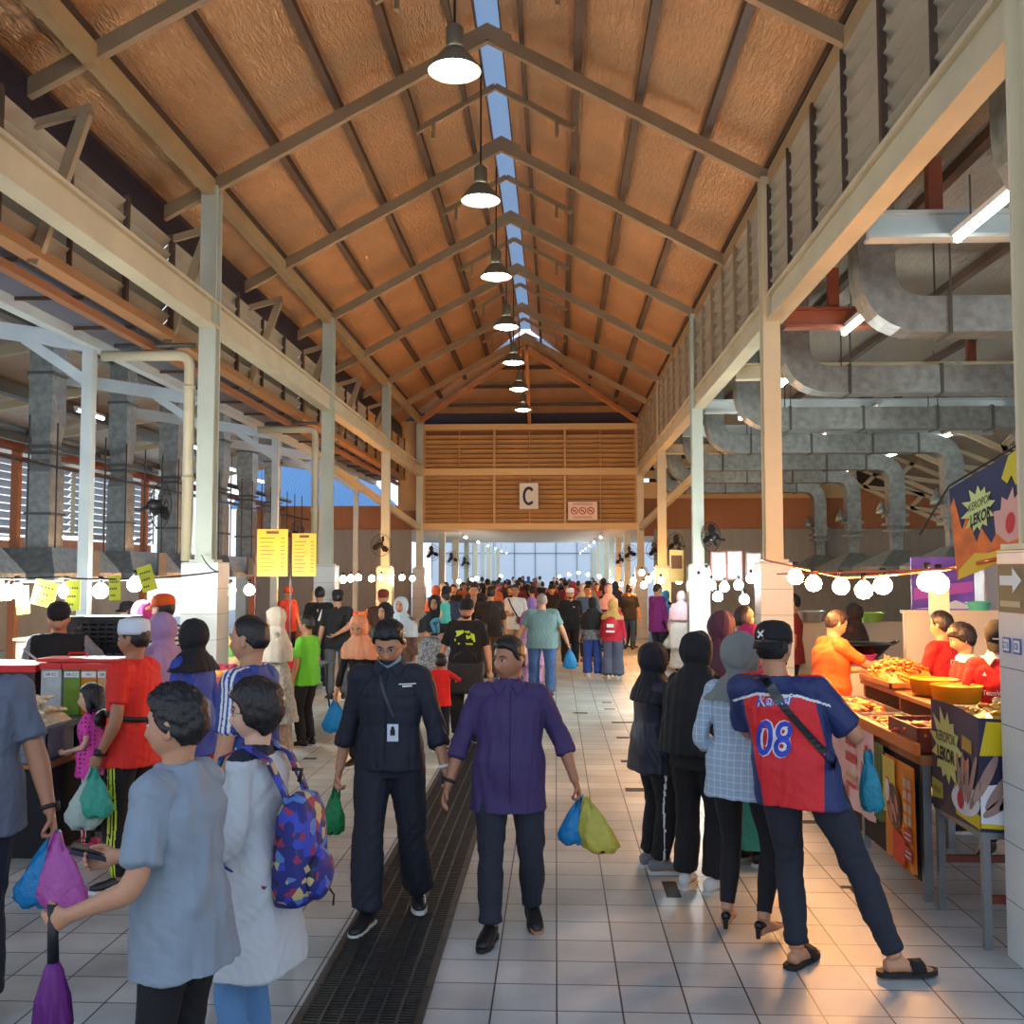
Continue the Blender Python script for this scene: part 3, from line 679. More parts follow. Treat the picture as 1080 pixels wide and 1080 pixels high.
def folds(me, amp, seed=0, f=(22, 22, 14), zone=None):
    """cloth folds: sums of bent sine waves pushed along the normal"""
    p, n = coords(me), normals(me); rs = np.random.RandomState(seed+3); d = 0
    for k, (fr, a) in enumerate(((1, 1), (2.1, .6), (3.9, .35), (7.5, .16))):
        v = rs.uniform(-1, 1, 3)*np.array(f)*fr; w = rs.uniform(-1, 1, 3)*np.array(f)*fr*.6
        s_ = np.sin(p@v+rs.uniform(0, 6)+1.8*np.sin(p@w+rs.uniform(0, 6)))
        d = d+a*np.sign(s_)*np.abs(s_)**1.0
    d = d*amp
    if zone is not None: d = d*zone(p)
    me.vertices.foreach_set('co', (p+n*d[:, None]).ravel()); me.update()
def mesh_obj(me, name, mats, parent, zone=None):
    o = bpy.data.objects.new(name, me); COL.objects.link(o); me.name = name; me.materials.clear()
    for m in (mats if isinstance(mats, (list, tuple)) else [mats]): me.materials.append(m)
    if zone is not None:
        nf = len(me.polygons); c = np.empty(nf*3); me.polygons.foreach_get('center', c); me.polygons.foreach_set('material_index', zone(c.reshape(-1, 3)).astype(np.int32))
    else: me.polygons.foreach_set('material_index', np.zeros(len(me.polygons), np.int32))
    me.polygons.foreach_set('use_smooth', [True]*len(me.polygons)); me.update()
    if parent is not None: o.parent = parent
    return o
def etube(mb, pts, rad, side=None, seg=14, e=1.0):
    """tube with elliptical rings (rx along side, ry across)"""
    pts = [V3(p) for p in pts]; n = len(pts)
    t0 = (pts[1]-pts[0]).normalized(); sd = V3(side) if side is not None else t0.orthogonal(); rings = []
    for i, p in enumerate(pts):
        t = (pts[min(i+1, n-1)]-pts[max(i-1, 0)]).normalized(); s_ = (sd-t*sd.dot(t)).normalized(); q = t.cross(s_)
        rx, ry = rad[i] if isinstance(rad[i], (tuple, list)) else (rad[i], rad[i]*e)
        rings.append([p+s_*math.cos(a)*rx+q*math.sin(a)*ry for a in (2*PI*k/seg for k in range(seg))])
    # rounded caps
    vs = [v for r in rings for v in r]; fs = []
    for i in range(n-1):
        for j in range(seg):
            a, b = i*seg+j, i*seg+(j+1) % seg; fs.append((a, b, b+seg, a+seg))
    c0 = len(vs); r0 = rad[0] if not isinstance(rad[0], (tuple, list)) else min(rad[0]); r1 = rad[-1] if not isinstance(rad[-1], (tuple, list)) else min(rad[-1])
    vs.append(pts[0]-(pts[1]-pts[0]).normalized()*r0*.5); vs.append(pts[-1]+(pts[-1]-pts[-2]).normalized()*r1*.5)
    for j in range(seg):
        fs.append((c0, (j+1) % seg, j)); o = (n-1)*seg; fs.append((c0+1, o+j, o+(j+1) % seg))
    mb.add(vs, fs)
def ik(a, c, l1, l2, hint):
    """joint position between a and c"""
    a, c, hint = V3(a), V3(c), V3(hint); d = c-a; L_ = d.length
    if L_ > (l1+l2)*.995: c = a+d*((l1+l2)*.995/L_); d = c-a; L_ = d.length
    x = (l1*l1-l2*l2+L_*L_)/(2*L_); h = math.sqrt(max(l1*l1-x*x, 0)); u = d/L_
    w = (hint-u*hint.dot(u)); w = w.normalized() if w.length > 1e-4 else u.orthogonal().normalized()
    return a+u*x+w*h, c
# ---- head: a sphere grid shaped into a skull with a face
def head_grid(nth=44, nph=56, off=None, female=False):
    vs = []; D = []
    for i in range(1, nth):
        th = PI*i/nth
        for k in range(nph):
            ph = 2*PI*k/nph; D.append((math.sin(th)*math.sin(ph), math.sin(th)*math.cos(ph), math.cos(th)))
    D.append((0, 0, 1)); D.append((0, 0, -1)); D = np.array(D)
    dx, dy, dz = D.T
    fx = .076*np.ones_like(dx); fy = np.where(dy > 0, .092, .100); fz = np.where(dz > 0, .113, .112)
    x, y, z = dx*fx, dy*fy, dz*fz
    low = np.clip(-dz, 0, 1)
    x *= 1-.20*low**2.2*np.where(dy > -.3, 1, .6)
    tp = np.clip(dz, 0, 1); bx = 1+.17*tp**2*(1-tp**2)*2; x *= bx; y *= bx
    z = np.where(dz < -.8, z*(1-.10*(low-.8)/.2*0), z)
    y = np.where(dy < 0, y*(1-.45*low**1.2), y*(1-.02*low)+.012*low*np.clip(dy+.2, 0, 1))
    y = np.where((dy > 0) & (np.abs(z) < .09), y*.98, y)
    fr = np.clip(dy*1.6, 0, 1)
    g = lambda cx, cz, sx, sz: np.exp(-((np.abs(x)-cx)/sx)**2-((z-cz)/sz)**2)*fr
    y += .013*g(0, -.022, .010, .026)+.013*g(0, -.038, .013, .012)+.004*g(.012, -.040, .007, .008)
    y -= .009*g(.031, .002, .018, .013); y += .005*g(.03, .026, .026, .010)+.004*g(0, .012, .008, .016)
    y += .006*g(0, -.066, .021, .012)-.004*g(0, -.0655, .024, .0022)-.004*g(0, -.084, .016, .006)
    y += .007*g(0, -.102, .020, .012)+.003*g(.042, -.02, .02, .02)
    P = np.stack([x, y, z], 1)
    if off is not None: P = P+D*off(D, P)[:, None]
    fs = []
    for i in range(nth-2):
        for k in range(nph):
            a, b = i*nph+k, i*nph+(k+1) % nph; fs.append((a, b, b+nph, a+nph))
    T = len(P)-2; B_ = len(P)-1; o = (nth-2)*nph
    for k in range(nph): fs.append((T, (k+1) % nph, k)); fs.append((B_, o+k, o+(k+1) % nph))
    return P, fs
def sstep(a, b, x): t = np.clip((x-a)/(b-a), 0, 1); return t*t*(3-2*t)
SKIN = {}
def skin(tone):
    c = {'fair': (222, 176, 148), 'tan': (196, 142, 108), 'mid': (172, 118, 86), 'dark': (140, 92, 66)}[tone]
    if tone not in SKIN:
        m = mat('skin_'+tone, C8(*c), .5, var=(14, .07)); p = [n for n in m.node_tree.nodes if n.type == 'BSDF_PRINCIPLED'][0]
        p.inputs['Subsurface Weight'].default_value = .08; p.inputs['Subsurface Radius'].default_value = (.02, .008, .004); p.inputs['Subsurface Scale'].default_value = .5
        SKIN[tone] = m
    return SKIN[tone]
hair_m = mat('black_hair', C8(26, 21, 20), .42, bump=('noise', 60, .5, (1, 1, .25)))
hairb_m = mat('dark_brown_hair', C8(44, 30, 26), .45, bump=('noise', 60, .5, (1, 1, .25)))
hairg_m = mat('grey_hair', C8(140, 134, 128), .5, bump=('noise', 60, .5))
eyew = mat('eye_white', C8(225, 220, 214), .3); iris_m = mat('iris_brown', C8(26, 16, 12), .2); brow_m = mat('eyebrow', C8(32, 24, 22), .7)
lip_m = mat('lips', C8(170, 92, 80), .5)
def cloth(name, rgb, rough=.85, **k):
    k.setdefault('bump', ('noise', 90, .12)); k.setdefault('var', (3, .08)); return mat('cloth_'+name, C8(*rgb), rough, **k)

def person(label, x, y, yaw, H=1.68, hero=1, **P):
    """yaw: degrees, 0 faces away from the camera (+Y), 90 faces -X, 180 faces the camera. Authored at 1.70 m."""
    g = P.get
    s = H/1.70; vox = {2: .0054, 1: .0085, 0: .015}[hero]/s; w = g('w', 1.); bel = g('belly', 0.); fem = g('fem', False); kid = g('kid', False)
    lean = math.radians(g('lean', 0)); tw = math.radians(g('twist', 0)); crouch = g('crouch', 0)
    hipz = .90-crouch; hx = .088*w
    root = None
    # skeleton
    sp = lambda h: V3((g('sway', 0)*h/.5, math.sin(lean)*h, math.cos(lean)*h))   # along the spine from the hips
    Rt = Matrix.Rotation(tw, 3, 'Z')
    hips = V3((0, 0, hipz)); shw = (.148 if fem else .166)*(.5+.5*w)
    if kid: shw *= .85
    sc_ = hips+sp(.472); neck0 = hips+sp(.545); headc = hips+sp(.585)+V3((0, .01, .085))+V3((0, math.sin(math.radians(g('hp', 0)))*.045, -abs(math.sin(math.radians(g('hp', 0))))*.02))
    if kid: headc += V3((0, 0, -.02))
    SH = {sd: sc_+Rt @ V3((sgn*shw, 0, -.01+g('shrug', 0))) for sd, sgn in (('L', -1), ('R', 1))}
    HJ = {sd: hips+V3((sgn*hx, 0, 0)) for sd, sgn in (('L', -1), ('R', 1))}
    feet = {'L': g('fL', (-.10, 0, 0)), 'R': g('fR', (.10, 0, 0))}; toe = {'L': g('tL', 12), 'R': g('tR', -12)}
    AN, KN, EL, WR = {}, {}, {}, {}
    for sd, sgn in (('L', -1), ('R', 1)):
        f = V3(feet[sd]); an = f+V3((0, 0, .085)); KN[sd], AN[sd] = ik(HJ[sd], an, .425, .40, V3((sgn*.12, 1, 0)))
        hand = V3(g('h'+sd, (sgn*(shw+.10*w), .06, .80))); EL[sd], WR[sd] = ik(SH[sd], hand, .285, .25, V3(g('e'+sd, (sgn*.5, -1, -.15))))
    # torso rings: (height above hips, rx, ry, y)
    if fem: T = [(-.09, .12, .10, 0), (0, .165, .118, -.005), (.10, .145, .10, 0), (.20, .125, .088, 0), (.33, .140, .105, .012), (.39, .145, .105, .01), (.44, .130, .085, 0), (.475, .092, .068, 0), (.51, .068, .056, 0), (.54, .048, .050, .0)]
    else: T = [(-.09, .12, .10, 0), (0, .160, .112, 0), (.10, .150, .102, 0), (.20, .148, .10, 0), (.33, .166, .112, .005), (.39, .170, .11, 0), (.44, .152, .092, 0), (.475, .108, .076, 0), (.51, .072, .062, 0), (.54, .054, .056, .0)]
    def torso(mb, grow=0, z0=-.09, z1=.6, flare=0, bk=0, neckr=None):
        pts, rad = [], []
        for h, rx, ry, yo in T:
            if flare and h < .12: rx, ry = max(rx, .166 if not fem else .170), max(ry, .118)
            if h < z0-.001 or h > z1: continue
            be = bel*math.exp(-((h-.12)/.16)**2); fl_ = flare*max(0, (.15-h)/.2)
            c = hips+sp(h)+V3((0, yo+be*.5, 0)); kk = 1 if h < .35 else .5+.5*w
            ww = w if h < .5 else 1
            gr = grow if h < .47 else grow*.55
            pts.append(c); rad.append((rx*ww+gr+fl_+be*.3, ry*(.4+.6*ww)+gr+fl_+be*.55))
        if z0 < T[0][0]-.001 or (z0 > T[0][0]+.001):
            h = z0; c = hips+sp(h); r = next((q for q in T if q[0] >= h), T[1]); r = (0, .168, .120, 0) if h < .1 else r
            be = bel*math.exp(-((h-.12)/.16)**2); fl_ = flare*max(0, (.15-h)/.2)
            pts.insert(0, c+V3((0, r[3]+be*.5, 0))); rad.insert(0, (r[1]*w+grow+fl_+be*.3, r[2]*(.4+.6*w)+grow+fl_+be*.55))
        # rotate rings gradually with the twist
        seg = 26; vs = []; n = len(pts)
        for i in range(n):
            h = (pts[i]-hips).length; q = Matrix.Rotation(tw*min(1, max(0, (pts[i].z-hips.z)/.45)), 3, 'Z'); t = sp(1).normalized()
            for k in range(seg):
                a = 2*PI*k/seg; ca, sa = math.cos(a), math.sin(a); ex = .82
                u = math.copysign(abs(ca)**ex, ca)*rad[i][0]; v = math.copysign(abs(sa)**ex, sa)*rad[i][1]
                d = q @ V3((u, v*math.cos(lean), -v*math.sin(lean))); vs.append(pts[i]+d)
        fs = [(i*seg+j, i*seg+(j+1) % seg, (i+1)*seg+(j+1) % seg, (i+1)*seg+j) for i in range(n-1) for j in range(seg)]
        fs += [tuple(range(seg))[::-1], tuple(range((n-1)*seg, n*seg))]; mb.add(vs, fs)
    def limb(mb, a, b, c, r, t0=0, t1=2., grow=0, side=None, first=0):
        """three-joint limb; r radii at t=0,.25,.5,.. ; t in 0..2"""
        ts = np.linspace(t0, t1, max(3, int((t1-t0)*8)+1)); pts, rad = [], []
        for t in ts:
            p = a.lerp(b, t) if t <= 1 else b.lerp(c, t-1)
            if .8 < t < 1.2: p = a.lerp(b, .8).lerp(b, (t-.8)/.4).lerp(b.lerp(b.lerp(c, .2), 1) if False else b.lerp(c, .2), (t-.8)/.4) if True else p
            pts.append(p); rad.append(np.interp(t, np.linspace(0, 2, len(r)), r)+grow)
        etube(mb, pts, rad, seg=14)
    armr = [.056, .050, .044, .040, .041, .040, .034, .028, .026]; legr = [.088, .084, .076, .064, .053, .054, .053, .042, .036]
    aw = (.85 if fem else 1.)*(.5+.5*w)*(.85 if kid else 1)
    armr = [q*aw for q in armr]; legr = [q*(.6+.4*w)*(.85 if kid else 1) for q in legr]
    # ---------------- body (one continuous surface)
    mb = MB(); torso(mb, -.016 if g('top') is not None else 0)
    hy, hp, ht = math.radians(g('hy', 0))+tw, math.radians(g('hp', 0)), math.radians(g('ht', 0))
    HR = Matrix.Rotation(hy, 3, 'Z') @ Matrix.Rotation(-hp-lean*.5, 3, 'X') @ Matrix.Rotation(ht, 3, 'Y')
    hsc = 1.0 if not kid else 1.22
    hsc *= g('hs', 1.04)
    def hw(p): return headc+HR @ (V3(p)*hsc)
    res = (44, 56) if hero == 2 else (30, 36)
    Pg, fs = head_grid(*res); mb.add([hw(p) for p in Pg], [f[::-1] for f in fs])
    etube(mb, [neck0-V3((0, 0, .06)), neck0, headc+HR @ V3((0, -.018, -.06))*hsc, headc+HR @ V3((0, -.012, -.01))*hsc], [.062*aw, .055*(.5+.5*w), .052*hsc, .05], seg=16)
    for sgn in (-1, 1):
        mb.ball(hw((sgn*.078, -.008, -.008)), (.009*hsc, .020*hsc, .032*hsc), 10, 8, HR @ Matrix.Rotation(sgn*.35, 3, 'Z') @ Matrix.Rotation(-.15, 3, 'X'))
        mb.ball(hw((sgn*.082, -.012, .010)), (.007*hsc, .018*hsc, .014*hsc), 8, 6, HR)
    for sd, sgn in (('L', -1), ('R', 1)):
        sl0 = g('sleeve', .62) if g('top') is not None else 0; ar_ = [q-.010*(1 if i/4 < sl0-.12 else 0) for i, q in enumerate(armr)]
        pl0 = (g('plen', 1.93) if not g('skirt') else 1.9) if g('bottom') is not None else 0; lr_ = [q-.010*(1 if i/4 < pl0-.12 else 0) for i, q in enumerate(legr)]
        etube(mb, [sc_+Rt @ V3((sgn*.05, 0, .0)), SH[sd]], [.04*aw, .045*aw])
        limb(mb, SH[sd], EL[sd], WR[sd], ar_); limb(mb, HJ[sd], KN[sd], AN[sd], lr_)
        # hand
        fd = (WR[sd]-EL[sd]).normalized(); fd = (fd+V3(g('d'+sd, (0, 0, 0)))).normalized()
        pn = V3(g('n'+sd, (-sgn, .15, 0))); pn = (pn-fd*pn.dot(fd)).normalized(); ax = fd.cross(pn)   # palm normal; ax spans the knuckles
        th_ = 1 if ax.dot(V3((0, 1, 0)) if abs(fd.z) > .5 else V3((0, 0, 1))) > 0 else -1    # the thumb side
        ax = ax*th_; hs = .95*(.9 if fem else 1)*(.85 if kid else 1)
        curl = g('c'+sd, .45); W0 = WR[sd]
        seg_ = 8
        kn = W0+fd*.088*hs
        etube(mb, [W0-fd*.01, W0+fd*.03*hs, W0+fd*.06*hs, kn], [(.026*hs, .021*hs), (.034*hs, .019*hs), (.040*hs, .017*hs), (.038*hs, .014*hs)], side=ax, seg=12)
        if hero:
            for j, (o_, ln) in enumerate(((.030, .072), (.0105, .080), (-.0095, .074), (-.029, .058))):
                b0 = kn+ax*o_*hs-fd*.015*hs; pts = [b0]; d = fd.copy(); a_ = curl*.9
                p_ = kn+ax*o_*hs*1.08
                pts.append(p_)
                for q, fr in enumerate((.45, .32, .26)):
                    d = (Matrix.Rotation(0, 3, 'X') @ d); d = (fd*math.cos(a_)+pn*math.sin(a_)).normalized(); p_ = p_+d*ln*fr*hs; pts.append(p_); a_ += curl*1.15
                etube(mb, pts, [.0095*hs, .0098*hs, .0090*hs, .0082*hs, .0068*hs], seg=seg_)
            tb = W0+fd*.025*hs+ax*.022*hs; td = (ax*.75+fd*.75+pn*.35).normalized(); t2 = (ax*.15+fd*.85+pn*(.35+curl*.5)).normalized()
            etube(mb, [tb, tb+td*.036*hs, tb+td*.036*hs+t2*.030*hs, tb+td*.036*hs+t2*.052*hs], [.014*hs, .0115*hs, .0105*hs, .0075*hs], seg=seg_)
        else: mb.ball(kn+fd*.02, (.03, .03, .035), 8, 6)
        # foot
        f = AN[sd]; a = math.radians(toe[sd]); fwd = V3((-math.sin(a), math.cos(a), -g('pt'+sd, 0))).normalized(); up = V3((0, 0, 1)); sdv = fwd.cross(up).normalized()
        etube(mb, [f-fwd*.045-up*.045, f+fwd*.02-up*.035, f+fwd*.09-up*.056, f+fwd*.155-up*.066, f+fwd*.185-up*.07], [(.030, .034), (.034, .042), (.042, .026), (.040, .016), (.022, .010)], side=sdv, seg=12)
    me = remesh(mb, vox, 2)
    hinv = HR.inverted(); HM = np.array(hinv); hc = np.array(headc)
    def bodyzone(c):
        q = (c-hc)@HM.T/hsc; m = ((np.abs(q[:, 0])/.024)**2+((q[:, 2]+.066)/.0095)**2 < 1) & (q[:, 1] > .06); return m.astype(int)
    body = mesh_obj(me, 'person', [skin(g('skin', 'tan')), lip_m], None, bodyzone)
    root = body; bvh = None
    parts = {'person': body}
    # face pieces
    if hero:
        for sgn in (-1, 1):
            mb = MB(); mb.m = 0; mb.ball(hw((sgn*.031, .0745, .002)), (.0135*hsc, .010*hsc, .0062*hsc), 12, 8, HR); mb.m = 1; mb.ball(hw((sgn*.031+.001, .0825, .002)), (.0058*hsc, .0035*hsc, .0058*hsc), 10, 6, HR)
            mb.build('eye', [eyew, iris_m], root, True, local=True)
            mb = MB(); q = [hw((sgn*x_, y_, z_)) for x_, y_, z_ in ((.012, .0885, .021), (.025, .0885, .0265), (.038, .082, .026), (.050, .070, .020))]
            mb.tube(q, [.0028*hsc, .0036*hsc, .003*hsc, .0014*hsc], 6); mb.build('eyebrow', brow_m, root, True, local=True)
            if not g('lids_off'):
                mb = MB(); q = [hw((sgn*x_, y_, z_)) for x_, y_, z_ in ((.018, .0805, .0045), (.026, .0850, .0085), (.034, .0845, .0088), (.044, .0765, .0045))]
                mb.tube(q, .0016*hsc, 5); mb.build('eyelid', brow_m, root, True, local=True)
    # hair / head cover
    hair = g('hair', 'short'); hm = {'b': hairb_m, 'g': hairg_m}.get(g('hairc'), hair_m)
    rs = np.random.RandomState(len(label))
    def shell(offn, name, m, voxel=None, extra=None, fold=0, rz=res, zone=None):
        Pq, fq = head_grid(rz[0]+8, rz[1]+8, offn); mq = MB(); mq.add([hw(p) for p in Pq], [f[::-1] for f in fq])
        if extra: extra(mq)
        if voxel: me_ = remesh(mq, voxel, 1)
        else: me_ = mq.mesh(name, m, True)
        if fold: folds(me_, fold, len(label), (30, 30, 10))
        return mesh_obj(me_, name, m, root, zone)
    def hairoff(front, side, back, thick, tuft=.004, top=0):
        def f(D, Pp):
            phi = np.degrees(np.arctan2(np.abs(D[:, 0]), D[:, 1]))   # 0 front .. 180 back
            line = np.interp(phi, [0, 35, 60, 75, 92, 112, 130, 180], [front, front+.0, front-.015, side+.02, side, side*.6+back*.4, back, back])
            in_ = sstep(-.006, .008, Pp[:, 2]-line)
            n_ = np.sin(D[:, 0]*37+3*np.sin(D[:, 1]*19))*np.sin(D[:, 1]*31+2*np.sin(D[:, 0]*23+D[:, 2]*9))
            t_ = thick*(.55+.45*np.clip(D[:, 2]+.25, 0, 1))+top*np.clip(D[:, 2], 0, 1)**2*(.4+.6*np.clip(D[:, 1]+.6, 0, 1))
            return in_*(t_+tuft*n_)-(1-in_)*.02
        return f
    if hair == 'short': shell(hairoff(.066, -.012, -.052, .013, .0025, g('htop', .010)), 'hair', hm)
    elif hair == 'messy': shell(hairoff(.060, -.016, -.062, .017, .007, .016), 'hair', hm)
    elif hair == 'crop': shell(hairoff(.074, .0, -.045, .006, .001, .002), 'hair', hm)
    elif hair == 'bob': shell(hairoff(.045, -.055, -.088, .030, .003, .006), 'hair', hm)
    elif hair == 'fringe': shell(hairoff(.036, -.03, -.07, .020, .004, .012), 'hair', hm)
    elif hair == 'long':
        def ex(mq):
            pts = [hw((0, -.03, .02)), hw((0, -.075, -.05)), hw((0, -.09, -.12)), hw((0, -.09, -.19)), hw((0, -.085, -.25))]
            etube(mq, pts, [(.085*hsc, .06*hsc), (.088*hsc, .042*hsc), (.085*hsc, .032*hsc), (.078*hsc, .026*hsc), (.05*hsc, .015*hsc)], side=HR @ V3((1, 0, 0)))
            for sg in (-1, 1): etube(mq, [hw((sg*.066, .0, .02)), hw((sg*.076, -.01, -.06)), hw((sg*.072, -.02, -.15))], [.026*hsc, .026*hsc, .014*hsc])
        shell(hairoff(.052, -.055, -.09, .016, .002), 'hair', hm, .008, ex)
    elif hair in ('hijab',):
        hc_ = g('hijabm'); ln = g('hlen', .22); fr_ = g('hface', 1.)
        def off(D, Pp):
            e = ((D[:, 0]/(.66*fr_))**2+((D[:, 2]+.18)/.80)**2); inn = sstep(.85, 1.12, e); inn = np.where(D[:, 1] < .1, 1, inn)
            return inn*(.017+.010*np.clip(-D[:, 1], 0, 1)+.008*np.clip(-D[:, 2], 0, 1))-(1-inn)*.022
        def ex(mq):
            c0 = headc+HR @ V3((0, -.02, -.075))*hsc; ch = hips+sp(.46)
            seg = 30; vs = []; rows = [(c0, .070*hsc, .080*hsc, 0), (c0.lerp(neck0, .55)+V3((0, 0, 0)), .076*hsc, .085*hsc, 0), (neck0+V3((0, 0, -.005)), .115, .105, 0), (hips+sp(.50), shw*.75+.045, .125, 0), (hips+sp(.465), shw+.045, .135, 0), (hips+sp(.42), shw+.085, .148, 0)]
            hl = ln
            k = .40
            while k > .46-hl: rows.append((hips+sp(k-.04), shw+.09+.10*(.40-k), .155+.08*(.46-k)+(.012 if fem else 0), 1)); k -= .06
            for c, rx, ry, _ in rows:
                for j in range(seg):
                    a = 2*PI*j/seg; v = Rt @ V3((math.cos(a)*rx, math.sin(a)*ry, 0))
                    vs.append(c+v)
            n = len(rows); fs_ = [(i*seg+j, (i+1)*seg+j, (i+1)*seg+(j+1) % seg, i*seg+(j+1) % seg) for i in range(n-1) for j in range(seg)]+[tuple(range(seg)), tuple(range((n-1)*seg, n*seg))[::-1]]
            mq.add(vs, [tuple(reversed(f)) for f in fs_])
        o = shell(off, 'headscarf', hc_, max(vox*1.1, .0075), ex, .0045 if hero else .004)
        parts['headscarf'] = o
    if hair in ('cap', 'capback', 'kopiah', 'beanie', 'chef'):
        shell(hairoff(.055, -.015, -.055, .010, .002), 'hair', hm)
        cm = g('capm')
        if hair == 'kopiah':
            mb = MB(); rows = [(.086, .098, .030), (.088, .100, .055), (.086, .097, .095), (.078, .088, .118), (.045, .05, .128), (.004, .004, .130)]
        elif hair == 'beanie': mb = MB(); rows = [(.086, .103, .022), (.092, .108, .05), (.090, .104, .085), (.070, .082, .118), (.036, .042, .134), (.003, .003, .138)]
        else: mb = MB(); rows = [(.084, .102, .028), (.087, .104, .045), (.086, .102, .075), (.074, .088, .108), (.045, .054, .126), (.004, .004, .131)]
        seg = 28; vs = []
        for rx, ry, z_ in rows:
            for j in range(seg): a = 2*PI*j/seg; vs.append(hw((math.cos(a)*rx, math.sin(a)*ry-.003, z_-(.012*(-math.sin(a)) if z_ < .05 and hair != 'kopiah' else 0)*-1)))
        mb.add(vs, [(i*seg+j, i*seg+(j+1) % seg, (i+1)*seg+(j+1) % seg, (i+1)*seg+j) for i in range(len(rows)-1) for j in range(seg)]+[tuple(range(seg))[::-1]])
        co = mb.build('cap', cm, root, True, local=True); parts['cap'] = co
        if hair in ('cap', 'capback'):
            mb = MB(); sg = 1 if hair == 'cap' else -1; vs = []; 
            for r_, z_ in ((0, .034), (.5, .033), (1, .022)):
                for j in range(13):
                    a = PI*(j/12); vs.append(hw((math.cos(a)*.072*(1-.08*r_), sg*(.06+math.sin(a)*(.036+.075*r_)), z_-.012*r_-abs(math.cos(a))*.008*r_)))
            fs_ = [(i*13+j, i*13+j+1, (i+1)*13+j+1, (i+1)*13+j) for i in range(2) for j in range(12)]; n0 = len(vs)
            vs += [v-HR @ V3((0, 0, .005)) for v in vs]; fs_ += [tuple(q+n0 for q in f[::-1]) for f in fs_]
            mb.add(vs, fs_); vb = mb.build('visor', g('visorm', cm), co, True, local=True)
    if g('glasses'):
        mb = MB()
        for sgn in (-1, 1):
            mb.tube([hw((sgn*.032+.021*math.cos(a), .093-.012*abs(sgn*.032+.021*math.cos(a))/.05, .001+.015*math.sin(a))) for a in [2*PI*k/16 for k in range(17)]], .0013, 5)
            mb.tube([hw((sgn*.052, .083, .004)), hw((sgn*.077, .05, .004)), hw((sgn*.082, -.01, .0))], .0013, 5)
        mb.tube([hw((-.011, .095, .003)), hw((.011, .095, .003))], .0013, 5); mb.build('glasses', galvd, root, local=True)
    if g('mask'):
        mz = g('mask'); low_ = g('masklow', 0); mb = MB(); vs = []; nx, nz_ = 9, 6
        for j in range(nz_):
            for i in range(nx):
                u = -1+2*i/(nx-1); v = j/(nz_-1); x_ = .062*u*(1-.18*v); z_ = -.018-.088*v-low_*(1-.25*abs(u)); y_ = .100-.040*abs(u)**1.8-.02*abs(v-.45)*(1 if not low_ else .3)+(.004 if low_ else .006)
                vs.append(hw((x_, y_, z_)))
        if low_: vs = [hw((.074*(-1+2*(k % nx)/(nx-1))*(1-.1*(k//nx)/5), .104-.045*abs(-1+2*(k % nx)/(nx-1))**1.7-.012*(k//nx)/5, -.080-.036*(k//nx)/5+.040*abs(-1+2*(k % nx)/(nx-1))**1.5)) for k in range(nx*nz_)]
        mb.add(vs, [(j*nx+i, j*nx+i+1, (j+1)*nx+i+1, (j+1)*nx+i) for j in range(nz_-1) for i in range(nx-1)]); o_ = mb.build('face_mask', mz, root, True, local=True)
    if g('beard'):
        def bo(D, Pp):
            inn = sstep(-.055, -.075, Pp[:, 2])*sstep(.0, .2, D[:, 1])*(1-np.exp(-((np.abs(Pp[:, 0])/.022)**2+((Pp[:, 2]+.066)/.010)**2)))
            return inn*.006-(1-inn)*.02
        shell(bo, 'beard', hm)
    # ---------------- clothes
    top = g('top'); sl = g('sleeve', .62); tl = g('tail', -.10)
    if top is not None:
        mb = MB(); gr = g('loose', .016); torso(mb, gr, z0=tl, z1=.545, flare=g('flare', .01))
        if g('collar', 0): etube(mb, [hips+sp(.50), hips+sp(.535)+V3((0, -.004, 0)), hips+sp(.548)+V3((0, -.012, 0))], [(.085, .078), (.070, .070), (.064, .066)], side=(1, 0, 0))
        for sd, sgn in (('L', -1), ('R', 1)):
            etube(mb, [sc_+Rt @ V3((sgn*.045, 0, .008)), sc_+Rt @ V3((sgn*shw*.65, 0, .004)), SH[sd]], [.046*aw+.006, .054*aw+gr*.6, .058*aw+gr*.6])
            mb.ball(tuple(SH[sd]), (.058*aw+gr*.6)*1.02, 14, 10)
            fl2 = g('cuff', .008)
            rr = [q+gr*.55 for q in armr]; rr = [q+fl2*(i/8)*2/max(sl, .6)*.8 for i, q in enumerate(rr)]
            limb(mb, SH[sd], EL[sd], WR[sd], rr, 0, sl)
            if g('rolled') and sl > .9:
                t = sl-1; p = EL[sd].lerp(WR[sd], t) if sl > 1 else SH[sd].lerp(EL[sd], sl); d = (WR[sd]-EL[sd]).normalized(); r_ = np.interp(sl, np.linspace(0, 2, 9), rr)
                etube(mb, [p-d*.045, p+d*.005], [r_+.006, r_+.007])
        me = remesh(mb, vox*1.05, 6 if hero == 2 else 4); folds(me, g('fold', .0058), len(label)+1, (24, 24, 13))
        tz = g('topzone'); tm = top
        frames = dict(hips=np.array(hips), SH={k: np.array(v) for k, v in SH.items()}, EL={k: np.array(v) for k, v in EL.items()}, shw=shw, WR={k: np.array(v) for k, v in WR.items()})
        parts['shirt'] = mesh_obj(me, g('topname', 'shirt'), tm, root, (lambda c: tz(c, frames)) if tz else None)
    bot = g('bottom')
